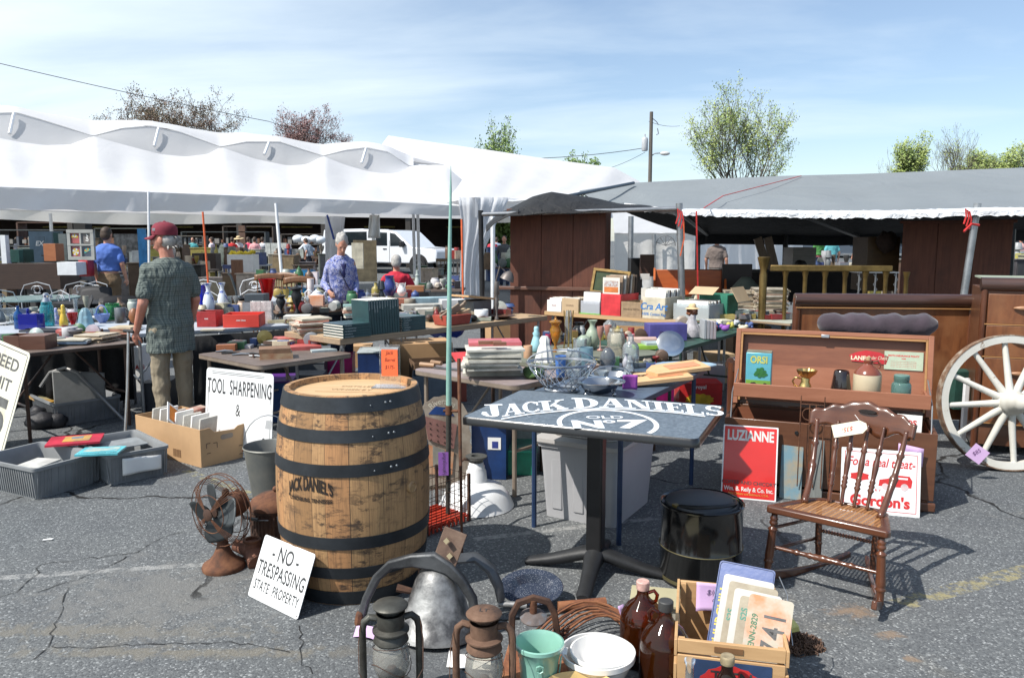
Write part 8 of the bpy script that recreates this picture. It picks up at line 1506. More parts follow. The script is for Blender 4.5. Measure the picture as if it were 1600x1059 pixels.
m=MB(); m.text('ORSI',.062,M=TM(0,-.0475,.185)@RM(rx=R(90)),sx=.8,bold=.03); m.build('lettering',plain((.55,.55,.12),.4),t,smooth=0)
m=MB(); r=random.Random(4)
for i in range(16): a=r.uniform(0,6.28); q=r.random()**.5; m.prism([(.012+.042*q*cos(a)+.014*cos(b),.125+.026*q*sin(a)+.010*sin(b)) for b in (0,1,2,3,4,5)],.0000+.0001*i,.0008+.0001*i)
m.v=[Vector((v.x,-.0468-v.z,v.y)) for v in m.v]; m.build('tree_print',plain((.03,.16,.04),.5),t,smooth=0); m=MB(); m.prism([(-.045,.03),(-.01,.03),(-.005,.05),(-.02,.062),(-.04,.06),(-.055,.045)],0,.001); m.prism([(.03,.045),(.05,.045),(.052,.058),(.035,.06)],0,.001); m.v=[Vector((v.x,-.0482-v.z,v.y)) for v in m.v]; m.build('bear_print',plain((.02,.02,.02),.5),t,smooth=0)
m=MB(); m.box((0,0,.253),(.15,.085,.008)); m.build('tin_top',mat('rusty_tin_top',(.35,.33,.24),.5,.4,.4,14),t)
vat('brass_vase','small brass fluted pitcher with scrolled handle in the chest tray','pitcher',onc(.45,.22),.11,.12,'cone',BRASS,handle='l'); t_=vat('brass_cup','flared brass cup resting on the brass fluted pitcher','cup',onc(.455,.22,tz+.10),.12,.05,'bowl',BRASS,flute=9)
vat('vase','dark glossy brown tapered pottery vase in the chest tray','vase',onc(.655,.24),.13,.165,'taper',mat('dark_brown_glaze',(.018,.012,.012),.12,0,.3,6,coat=.7))
t=thing('stoneware_jug','cream and brown stoneware jug with a loop handle in the chest tray','jug',onc(.80,.24),rzc); m=MB(); m.lathe([(0,0),(.076,0),(.08,.006),(.08,.145),(.078,.152)],36); m.build('base',mat('cream_stoneware',(.56,.47,.32),.35,0,.12,7,coat=.3),t); m=MB(); m.lathe([(.078,.1525),(.074,.165),(.052,.19),(.032,.203),(.024,.215),(.026,.22),(.026,.235),(.018,.238),(.0,.238)],36); m.build('shoulder',mat('brown_slip',(.20,.055,.03),.2,0,.3,7,coat=.5),t); m=MB(); m.tube([(.02,0,.225),(.05,0,.235),(.066,0,.215),(.06,0,.19)],.007,8); m.build('handle',_m['brown_slip'],t); m=MB(); m.tube([(0,0,.235),(0,0,.255)],[.014,.016],10); m.build('cork',mat('cork',(.5,.36,.2),.9,0,.2,40),t)
t=vat('mason_jar','aqua green glass canning jar with zinc lid in the chest tray','jar',onc(.985,.22),.11,.135,'jar',glass('aqua_glass',(.25,.48,.44),.05,.3)); m=MB(); m.lathe([(.042,.133),(.044,.136),(.044,.158),(.04,.162),(0,.162)],24); m.build('lid',mat('aqua_lid',(.15,.28,.25),.3,.3),t)
for i in range(7): q=onc(1.035+.02*(i%4)+.025*(i//4),.17+.03*(i%3),tz+.0); m=MB(); m.ell((0,0,.014),(.016,.012,.014),n=10,k=6); tag(m.build('porcelain_knob',MILK,loc=q,smooth=180),'%s small white porcelain knob from the left in the chest tray'%ORD[i],'knob','white porcelain knobs in the chest tray')
q=onc(1.03,.10,.40); t=thing('paper_card','white card with red letters LDS poking out of the open chest','card',q,rzc-.1); m=MB(); m.box((0,0,.06),(.13,.012,.16)); m.build('card',WPAPER,t); m=MB(); m.text('LDS',.045,M=TM(.0,-.0075,.08)@RM(rx=R(90)),bold=.03); m.text('LIMITED',.015,M=TM(0,-.0075,.055)@RM(rx=R(90))); m.build('lettering',REDINK,t,smooth=0)
q=onc(.97,-.018,.36); m=MB(); m.grid(lambda u,v:(u*.13,-.02*v,-.07+.11*v-.02*u),4,4); tag(m.build('price_tag',mat('lilac_paper',(.62,.42,.68)),loc=q,rot=(0,0,rzc),smooth=60,solid=.001),'lilac tag hanging over the front right of the open chest','tag')
q=onc(.83,.25,.30); m=MB(); m.M=RM(rx=R(15)); m.lathe([(0,0),(.07,.0),(.10,.012),(.10,.016),(.06,.006),(0,.006)],28); tag(m.build('white_plate',WCER,loc=q,rot=(0,0,rzc),smooth=60),'white china plate lying low inside the open chest','plate')
# cushion
p=up(1372,527,5.45); m=MB(); m.grid(lambda u,v:(Vector(((u-.5)*.80,cos(2*PI*v)*.10*(1-abs(2*u-1)**6)**.5*(1+.05*sin(u*31)),sin(2*PI*v)*.085*(1-abs(2*u-1)**6)**.5*(1+.10*sin(u*23)+.05*sin(u*51)))) +Vector((0,0,-.02*sin(PI*u)))),70,24)
tag(m.build('cushion',mat('plum_cushion',(.052,.035,.048),.9,0,.3,7,bp=.6,bsc=9,bd=.02,sheen=.3),loc=(p.x,5.48,.965),rot=(0,0,R(-9)),smooth=180),'long wrinkled plum grey cushion between the chest lid and the headboard','cushion')
# headboard and footboard
HB=wood('burl_veneer',(.24,.09,.034),(.10,.035,.016),2,3.2,.35,coat=.4,k=4,dirt=(.24,.11,.05)); HBD=wood('dark_roll',(.075,.035,.025),(.045,.022,.016),0,3,.35,coat=.5,k=7)
def bedboard(name,label,p,rz,w_,h_,th=.07):
    t=thing(name,label,'bed panel',p,rz); m=MB(); m.box((w_/2,0,h_/2+.06),(w_-.09,.03,h_-.15)); m.build('panel',HB,t)
    for x in (.025,w_-.025): m=MB(); m.tube([(x,0,0),(x,0,h_-.03)],.034,12); m.build('post',WAL,t)
    m=MB(); m.tube([(.0,-.005,h_-.045),(w_,-.005,h_-.045)],.052,20); m.build('rolled_top',HBD,t,bev=.003); m=MB(); m.box((w_/2,-.035,h_-.105),(w_-.02,.012,.008)); m.build('bead',GLD,t); return t
p=up(1241,470,6.25); bedboard('headboard','wide walnut veneer headboard with rolled top behind the cedar chest',(p.x,6.25,0),R(-6),1.37,1.12)
p=up(1131,600,5.5); bedboard('footboard','matching lower walnut footboard showing just left of the cedar chest',(p.x,5.35,0),R(30),.20,.74)
# chest of drawers
p=at(1515,705); t=thing('chest_of_drawers','tall walnut chest of drawers with rolled top at the right edge behind the wheel','chest of drawers',(p.x,p.y,0),R(-23)); w_=.92; h_=1.285
m=MB(); m.box((w_/2,.235,.06+(h_-.14)/2),(w_,.46,h_-.14)); m.build('case',WVN,t,bev=.004); m=MB(); m.box((w_/2,.24,h_-.014),(w_-.02,.44,.012)); m.build('top_panel',mat('pale_worn_top',(.32,.36,.27),.6,0,.2,6),t); m=MB(); m.tube([(-.005,.02,h_-.055),(w_+.005,.02,h_-.055)],.05,20); m.build('rolled_top',HBD,t)
for x in (.02,w_-.02): m=MB(); m.tube([(x,.005,.0),(x,.005,h_-.09)],.022,12); m.build('post',WAL,t)
z=h_-.115
for i,hh in enumerate((.225,.235,.24,.245)):
    m=MB(); m.box((w_/2,-.006,z-hh/2),(w_-.09,.02,hh-.012)); o=m.build('drawer',HB,t,bev=.003); m=MB(); m.loft([((.20+.02*k,-.028-.01*sin(PI*k/6),z-hh*.45),(0,.006+.006*sin(PI*k/6),0),(0,0,.004+.012*sin(PI*k/6))) for k in range(7)],10); m.build('handle',wood('pull',(.40,.22,.12),(.3,.15,.08)),o,smooth=180)
    m=MB(); m.loft([((w_-.32+.02*k,-.028-.01*sin(PI*k/6),z-hh*.45),(0,.006+.006*sin(PI*k/6),0),(0,0,.004+.012*sin(PI*k/6))) for k in range(7)],10); m.build('handle',_m['pull'],o,smooth=180); m=MB(); m.box((w_/2,-.008,z-hh+.002),(w_-.06,.02,.007)); m.build('drawer_rail',GLD,t); z-=hh
t=gbox('pegboard','white perforated metal panel standing between the headboard and drawers','panel',1496,640,.05,24,132,.02,0,PAINTW,Y=6.15); m=MB()
for i in range(4):
    for j in range(18): m.box((.02+.03*i,-.005,.06+.032*j),(.010,.004,.010))
m.build('holes',plain((.05,.06,.07)),t,smooth=0)
gbox('green_bundle','dark green bundle behind the wagon wheel spokes','bundle',1490,640,0,30,60,.2,0,mat('green_bundle',(.01,.06,.045),.8,0,.4,9,bp=.8),Y=5.95); gbox('white_post','white wooden post leaning behind the wheel','post',1502,690,0,7,100,.03,0,PAINTW,Y=5.75)
# wagon wheel
WW=mat('chipped_white_paint',(.58,.57,.52),.6,0,.25,7,c2=(.42,.38,.31),bp=.5,bsc=26,lo=.5,hi=.72); RR=.455
def peel():
    m,nt,p=newmat('peeling_white_paint'); v=coords(nt); n=noise(nt,v,9,8,.7,.5); c=mixc(nt,ramp(nt,n,[(.60,(0,0,0)),(.64,(1,1,1))]),ramp(nt,noise(nt,v,3),[(.3,(.64,.63,.58)),(.7,(.50,.48,.42))]),(.20,.12,.07)); nt.links.new(c,p.inputs['Base Color']); p.inputs['Roughness'].default_value=.65; bump(nt,p,n,.5,.006); return m
PEEL=peel()
t=thing('wagon_wheel','large white wooden wagon wheel leaning on the chest of drawers','wheel',(3.37,5.24,RR+.0),rot=(R(-9),0,R(-6)))
m=MB(); m.M=RM(rx=R(90)); m.lathe([(RR-.052,-.03),(RR-.004,-.034),(RR-.004,.034),(RR-.052,.03),(RR-.052,-.03)],72); m.build('felloe',PEEL,t,smooth=40); m=MB(); m.M=RM(rx=R(90)); m.lathe([(RR-.004,-.036),(RR+.004,-.036),(RR+.004,.036),(RR-.004,.036)],72); m.build('iron_tyre',rust('tyre_rust',(.22,.13,.08),(.12,.07,.05),(.4,.35,.28)),t,smooth=40)
for i in range(12): a=R(30*i+4); m=MB(); m.tube([(.075*cos(a),-.02,.075*sin(a)),(.17*cos(a),-.012,.17*sin(a)),((RR-.045)*cos(a),0,(RR-.045)*sin(a))],[.026,.022,.0175],10,sq=1.0); m.build('spoke',PEEL,t,smooth=60)
m=MB(); m.M=RM(rx=R(90)); m.lathe([(0,-.09),(.07,-.09),(.085,-.05),(.095,-.03),(.098,0),(.094,.03),(.082,.045),(.085,.055),(.08,.08),(.066,.10),(.068,.11),(.055,.135),(.06,.19),(.062,.205),(.058,.225),(.050,.27),(.046,.30),(.030,.30),(.028,.24),(0,.24)],32); m.build('hub',PEEL,t,smooth=50)
m=MB(); m.box((0,-.045,0),(.10,.002,.10),ry=R(35)); o=m.build('card',mat('lilac_paper',(.62,.42,.68)),None); tag(o,'square lilac price tag stuck low on the wagon wheel rim','tag'); o.name='price_tag'; q=up(1525,706,4.98); o.location=(q.x,q.y,q.z); o.rotation_euler=(0,0,R(-20)); mm_=MB(); mm_.text('$85',.035,M=TM(0,-.0475,0)@RM(rx=R(90))@RM(rz=R(40)),shear=.2); mm_.build('handwriting',plain((.15,.05,.2)),o,smooth=0)
# ---- enamel advertising signs ----
BLl=at(1126,776); BRl=at(1214,786); BRl.y+=.02; w_=(BRl-BLl).length; t=board('coffee_sign','bright red enamel LUZIANNE coffee sign leaning on the left front of the chest','sign',BLl,BRl,BLl+Vector((.02,.10,.42)),w_,.44,ENAMW,.003,.006)
m=MB(); m.prism(rrect(w_-.016,.424,.005,3,.008,.008),.0,.0008); m.build('red_field',chipped('red_enamel',(.62,.025,.02),20,.70,.2),t); 
letters(t,[('LUZIANNE',w_/2,.352,.085,.66,dict(bold=.035)),('Wm. B. Reily & Co. Inc.',w_/2,.048,.036,.82,dict(bold=.02))],plain((.80,.80,.76),.3),z=.0016); letters(t,[('COFFEE AND CHICORY',w_/2,.088,.030,.98,dict(bold=.02))],INK,'product_line',z=.0016); letters(t,[('New Orleans and Baltimore, U.S.A.',w_/2,.025,.019,.85,{})],plain((.6,.4,.05)),'address_line',z=.0016)
BLg=at(1312,797); BRg=at(1437,809); w_=(BRg-BLg).length; t=board('treat_sign','white enamel sign reading For a real treat Gordon\'s behind the rocking chair','sign',BLg,BRg,BLg+Vector((.02,.07,.36)),w_,.365,ENAMW,.003,.005)
m=MB(); strokes(m,[((.02,.02),(w_-.02,.02)),((w_-.02,.02),(w_-.02,.345)),((w_-.02,.345),(.02,.345)),((.02,.345),(.02,.02))],.003); m.build('red_border',REDINK,t,smooth=0)
letters(t,[('For a real treat-',w_/2,.268,.070,.78,dict(shear=.25,bold=.015)),('Gordon\'s',w_/2,.045,.082,1.0,dict(bold=.04)),('T R Y',w_/2-.02,.128,.018,1.2,dict(bold=.02))],REDINK)
m=MB(); m.prism([(.20,.16),(.37,.16),(.375,.20),(.36,.225),(.27,.228),(.25,.205),(.205,.195)],0,.0007); m.prism([(.10+.045*cos(a*.5236)*(1+.25*(a%2)),.205+.022*sin(a*.5236)*(1+.25*(a%2))) for a in range(12)],0,.0007); m.build('red_van_picture',REDINK,t,smooth=0)
m=MB(); m.prism([(.335+.02*cos(R(a)),.162+.02*sin(R(a))) for a in range(0,360,24)],.0008,.0012); m.build('van_wheel',plain((.75,.6,.6)),t,smooth=0); m=MB(); m.prism([(.235+.017*cos(R(a)),.16+.017*sin(R(a))) for a in range(0,360,24)],.0008,.0012); m.build('van_wheel',plain((.75,.6,.6)),t,smooth=0); m=MB(); m.prism([(.285,.205),(.35,.205),(.352,.215),(.288,.215)],.0009,.0012); m.build('van_window',ENAMW,t,smooth=0)
p=at(1224,786); t=thing('old_board','faded blue painted board standing on end beside the red sign','board',(p.x,p.y+.10,0),rot=(R(-10),0,R(-22))); m=MB(); m.box((.07,0,.18),(.125,.02,.36)); m.build('board',mat('faded_blue_paint',(.14,.24,.29),.8,0,.4,6,c2=(.30,.25,.17),lo=.45,hi=.6),t,bev=.003)
p=at(1274,792); t=thing('old_board','grey weathered timber post standing just right of the blue board','board',(p.x,p.y+.10,0),rot=(R(-10),0,R(-22))); m=MB(); m.box((.035,0,.185),(.07,.04,.37)); m.build('board',wood('grey_timber',(.20,.21,.20),(.12,.125,.12),2,5,.9),t,bev=.003)
p=onc(.44,-.06,.37); t=thing('wire_stand','slim rusty wire trellis stand in front of the chest behind the chair','wire stand',p,rzc); m=MB(); 
for x in (0,.05,.085,.13): m.tube([(x,0,-.28),(x,0,.27 if x in (0,.13) else .22)],.0035,6)
for z in (.10,.22): m.tube([(0,0,z),(.13,0,z)],.003,6)
m.tube([(.045+.035*cos(R(a)),0,.16+.035*sin(R(a))) for a in range(0,360,30)],.003,5,closed=True); m.build('wires',RUST,t)
# ---- brass bed frame and shelves behind ----
BR2=mat('tarnished_brass',(.24,.16,.055),.35,.7,.5,9); pA=up(1192,450,7.8); pB=up(1385,450,7.6); t=thing('brass_bed_frame','tarnished brass bed frame with flared post standing behind the newspapers','bed frame',(pA.x,7.8,0),math.atan2(-.2,pB.x-pA.x)); L_=(pB-pA).length
m=MB(); m.lathe([(0,0),(.03,0),(.035,.6),(.038,1.2),(.03,1.24),(.045,1.30),(.06,1.36),(.062,1.375),(.05,1.38),(0,1.38)],20); m.build('corner_post',BR2,t)
m=MB(); m.box((L_/2+.05,0,1.27),(L_-.02,.06,.06)); m.build('top_rail',BR2,t,bev=.008)
for i in range(7): m=MB(); x=.21+i*.185; m.tube([(x,0,.4),(x,0,1.05),(x,0,1.18),(x,0,1.24)],[.020,.020,.021,.034],12); m.build('rail_post',BR2,t)
t=thing('wire_shelf','chrome wire shelf unit beside the plank cupboard','shelf',(up(1345,450,7.9)[0],7.95,0),R(-4)); m=MB()
for x in (0,.16,.36): m.tube([(x,0,0),(x,0,1.22)],.008,6); 
for x in (0,.16,.36): m.tube([(x+.02*(1 if k%2 else -1),0,.5+.05*k) for k in range(15)],.004,4)
m.build('uprights',STEEL,t); m=MB(); m.box((.18,.1,1.22),(.40,.24,.012)); m.build('top_shelf',STEEL,t)
gbox('wooden_shelf','dark old wooden shelf unit crowded behind the wire shelf','shelf',1352,455,.3,50,84,.4,0,wood('dark_shelf',(.09,.05,.02),(.05,.03,.015)),Y=9.0); m=MB(); p=up(1385,378,8.9); m.ell((0,0,0),(.11,.10,.12)); m.v=[v*(1+.12*sin(v.x*60+v.z*40)) for v in m.v]; tag(m.build('wicker_ball',mat('dark_wicker',(.03,.015,.01),.9,0,.4,30,bp=1),loc=p,smooth=180),'dark brown woven wreath hanging by the plank cupboard top','wreath')
gbox('grey_cabinet','small grey wooden cabinet with sloping top beyond the brass bed frame','cabinet',1238,425,.1,36,38,.5,0,wood('grey_cab',(.25,.22,.19),(.16,.14,.12)),Y=14); gbox('plywood_sheet','dark brown square panel leaning left of the flared brass post','panel',1128,457,.35,46,44,.05,0,wood('dark_panel',(.03,.018,.012),(.02,.012,.01)),Y=9.5)
m=MB(); p=up(1165,450,9.2); m.M=TM(p.x,p.y,p.z-.02); m.lathe([(.19,0),(.14,.05),(.08,.12),(.05,.15),(0,.15)],24); tag(m.build('lampshade',mat('dull_green_shade',(.10,.115,.09),.6),smooth=60),'dull grey green cone lampshade on the dark goods beside the newspapers','lampshade')
for i,(px,py,w_,h_,a) in enumerate(((1200,405,8,62,.35),(1212,405,8,62,.28))): p=up(px,py,12); m=MB(); m.box((0,0,.35),(.12,.04,1.0),ry=-a); tag(m.build('timber_board',wood('tan_timber',(.30,.22,.16),(.2,.14,.1),2),loc=(p.x,p.y,.75)),('left','right')[i]+' of two pale boards leaning behind the brass post','board')
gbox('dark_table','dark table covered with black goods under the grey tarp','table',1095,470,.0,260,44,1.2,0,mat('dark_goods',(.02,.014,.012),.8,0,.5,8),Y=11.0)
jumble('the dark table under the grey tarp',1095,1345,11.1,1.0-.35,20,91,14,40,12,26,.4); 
m=MB(); p=up(1117,434,11.0); m.ell((0,0,0),(.10,.06,.09)); m.ell((.06,0,-.10),(.08,.05,.10)); tag(m.build('yellow_gloves',plain((.62,.62,.05),.7),loc=p,smooth=180),'bright yellow gloves hung up near the man in the straw hat','gloves')
# ================= white pickup truck =================
Yt=33; t=thing('pickup_truck','white pickup truck with a black windowed cap parked beyond the tent','truck',(up(703,430,36)[0],35.4,0),R(-27)); CW=mat('white_car_paint',(.72,.74,.77),.25,0,.04,3,bp=.0,coat=.8); GLS=mat('dark_car_glass',(.012,.018,.022),.08,0,.2,2,bp=0,coat=.5); TYR=mat('tyre',(.015,.015,.016),.8)
P=[(0,.55),(0,1.0),(-.1,1.12),(-1.35,1.22),(-2.15,1.88),(-2.6,1.97),(-3.9,2.0),(-4.0,2.03),(-6.25,2.0),(-6.4,1.25),(-6.45,.6),(-5.9,.5),(-1.75,.48),(-.4,.5)]
m=MB(); m.prism(P,-1.0,1.0); m.v=[Vector((v.x,v.z,v.y)) for v in m.v]; m.build('body',CW,t,bev=.06,seg=3)
for nm,Q in (('windshield_side',[(-1.55,1.27),(-2.2,1.80),(-2.45,1.84),(-2.45,1.25)]),('rear_door_window',[(-2.62,1.27),(-2.62,1.85),(-3.2,1.87),(-3.3,1.27)]),('cap_window',[(-3.75,1.28),(-3.75,1.90),(-6.1,1.88),(-6.15,1.28)])):
    m=MB(); m.prism(Q,-1.012,-.99); m.v=[Vector((v.x,v.z,v.y)) for v in m.v]; m.build(nm,GLS,t)
m=MB(); 
m.box((-2.5,-1.004,1.0),(.015,.004,1.0)); m.build('door_gap',DARKM,t); m=MB(); m.box((-3.45,-1.004,1.1),(.015,.004,1.1)); m.build('door_gap',DARKM,t); m=MB(); m.box((-2.75,-1.01,1.12),(.2,.03,.05)); m.build('door_handle',DARKM,t,bev=.01); m=MB(); m.box((-1.75,-1.12,1.34),(.16,.22,.26)); m.build('wing_mirror',DARKM,t,bev=.03)
m=MB(); m.box((.02,0,.56),(.14,2.0,.22)); m.build('bumper',mat('chrome_bumper',(.6,.6,.6),.2,.9),t,bev=.03)
for x in (-.95,-5.15):
    for y in (-.93,.93):
        m=MB(); m.M=TM(x,y,.41)@RM(rx=R(90)); m.lathe([(.25,-.13),(.38,-.13),(.41,-.08),(.41,.08),(.38,.13),(.25,.13)],32); o=m.build('tyre',TYR,t); m=MB(); m.M=TM(x,y,.41)@RM(rx=R(90)); m.lathe([(0,.08),(.07,.12),(.1,.06),(.20,.07),(.25,.12),(.255,-.1),(0,-.1)],24); o2=m.build('wheel_rim',STEEL,o)
    m=MB(); m.M=TM(x,-1.0,.41)@RM(rx=R(90)); m.lathe([(0,0),(.50,0),(.50,.006),(0,.006)],28,a0=0,a1=2*PI); m.v=[v for v in m.v]; m.build('wheel_arch',plain((.02,.02,.02)),t)
# ================= background goods on the left =================
BLKI=mat('black_wire_iron',(.02,.02,.022),.6,.4); WHI=mat('white_wire_iron',(.45,.47,.50),.5,.2)
def patio_chair(label,px,Y,rz,mt,group=None,kind='wire'):
    t=thing('patio_chair' if kind=='wire' else 'chair',label,'chair',(up(px,450,Y)[0],Y,0),R(rz),group)
    for x,y in ((-.2,-.2),(.2,-.2),(.2,.2),(-.2,.2)): m=MB(); m.tube([(x*1.05,y*1.05,0),(x,y,.44)],.011,6); m.build('leg',mt,t)
    if kind=='wire':
        m=MB(); m.lathe([(0,.44),(.22,.44),(.23,.45),(.22,.46),(0,.46)],20); m.build('seat',mt,t); m=MB(); m.tube([(-.22,.2,.44),(-.25,.24,.7),(-.2,.26,.83),(0,.27,.88),(.2,.26,.83),(.25,.24,.7),(.22,.2,.44)],.008,6); m.build('back_frame',mt,t); m=MB()
        for s_ in (-1,1): m.tube([(s_*.02+s_*.07*cos(R(a)),.26,.76+.06*sin(R(a))) for a in range(0,330,30)],.007,5); m.tube([(s_*.22,.22,.60),(s_*.1,.25,.68),(0,.255,.66)],.007,5)
        m.build('scrollwork',mt,t)
    elif kind=='mesh':
        m=MB(); m.grid(lambda u,v:((u-.5)*.56,-.22+.46*v,.44-.02*sin(PI*v)),6,6); m.build('seat',mt,t,solid=.01); m=MB(); m.grid(lambda u,v:((u-.5)*.56*(1-.2*v*v),.24+.18*v,.44+.42*v-.03*(2*u-1)**2),8,6); m.build('backrest',mt,t,solid=.012,smooth=180)
    else:
        m=MB(); m.box((0,0,.44),(.44,.44,.03)); m.build('seat',mt,t,bev=.01)
        for i in range(6): m=MB(); m.tube([(-.17+.068*i,.2,.45),(-.19+.076*i,.26,.9)],.009,6); m.build('spindle',mt,t)
        m=MB(); m.grid(lambda u,v:((u-.5)*.46,.25+.015*v,.88+.10*v+.03*sin(PI*u)),10,3); m.build('crest_rail',mt,t,solid=.02,smooth=180)
    return t
for i,(px,Y,rz) in enumerate(((12,10.5,60),(42,12.2,0),(62,10.2,-30),(115,12.3,10),(132,12.4,-10))): patio_chair('%s white scrolled wire chair from the left around the patio table'%ORD[i],px,Y,rz,WHI,'white wire patio chairs')
t=thing('patio_table','round pale green patio table among the white wire chairs','table',(up(55,450,11.2)[0],11.2,0)); m=MB(); m.lathe([(0,.70),(.55,.70),(.56,.71),(.56,.73),(0,.735)],40); m.build('tabletop',mat('pale_teal_glass',(.25,.36,.36),.2,0,.1),t)
for a in (45,135,225,315): m=MB(); m.tube([(.4*cos(R(a)),.4*sin(R(a)),0),(.36*cos(R(a)),.36*sin(R(a)),.70)],.012,6); m.build('leg',DARKM,t)
for i,(px,Y,rz,lb_) in enumerate(((82,9.6,-60,'black mesh chair tipped sideways left of the black patio table'),(130,11.4,5,'black mesh chair with curved back behind the black patio table'),(190,9.4,30,'black mesh chair close behind the man in the cap'))): patio_chair(lb_,px,Y,rz,BLKI,'black mesh patio chairs','mesh')
t=thing('patio_table','round black mesh patio table between the black chairs','table',(up(150,450,10.2)[0],10.2,0)); m=MB(); m.lathe([(0,.70),(.52,.70),(.53,.72),(.53,.75),(.50,.745),(0,.745)],36,sy=.8); m.build('tabletop',BLKI,t); m=MB()
for a in (30,150,270): m.tube([(.3*cos(R(a)),.3*sin(R(a)),0),(.1*cos(R(a)),.1*sin(R(a)),.35),(.3*cos(R(a)),.3*sin(R(a)),.70)],.014,6)
m.build('curved_base',BLKI,t)
# stained window
p=up(108,404,11.6); t=thing('stained_glass_window','grey framed four pane window with beach pictures held up beside the man in blue','window',(p.x,11.6,p.z-.02),R(-8)); s_=mpp(p); w_=45*s_; h_=47*s_; FRG=mat('grey_window_frame',(.36,.36,.34),.6)
m=MB(); 
for x in (.025,w_/2,w_-.025): m.box((x,0,h_/2),(.05 if x!=w_/2 else .025,.04,h_))
m.build('stiles',FRG,t); m=MB()
for z in (.025,h_/2,h_-.025): m.box((w_/2,-.003,z),(w_,.04,.05 if z!=h_/2 else .025))
m.build('rails',FRG,t)
for i,(cx,cz,c,lb_) in enumerate(((.27,.73,(.45,.12,.12),'umbrella'),(.73,.73,(.20,.18,.17),'lighthouse'),(.27,.27,(.42,.13,.15),'pinwheel'),(.73,.27,(.10,.12,.16),'parasol'))):
    m=MB(); m.box((w_*cx,.005,h_*cz),(w_*.36,.008,h_*.36)); o=m.build('pane',plain(c,.3),t); q=MB(); cxx=w_*cx; czz=h_*cz; rr=w_*.13
    if i==1:
        for k in range(5): q.box((cxx+.01*(k%2),-.002,czz-rr*.8+k*rr*.4),(rr*(.8-.12*k),.004,rr*.22),ry=.3)
        q.build('white_stripes',WPAPER,o)
    else:
        cols=[(.7,.5,.05),(.7,.7,.7)] if i!=3 else [(.1,.45,.4),(.7,.35,.05)]
        for k in range(8 if i==2 else 5):
            n_=8 if i==2 else 10; a=2*PI*k/n_+(0 if i!=3 else .5); b=a+2*PI/n_*.9; q.add([(cxx,-.003-.0002*k,czz),(cxx+rr*cos(a),-.003-.0002*k,czz+rr*sin(a)),(cxx+rr*cos(b),-.003-.0002*k,czz+rr*sin(b))],[(0,1,2)],k%2)
        q.build(lb_+'_picture',[plain(c_,.3) for c_ in cols],o,smooth=0)
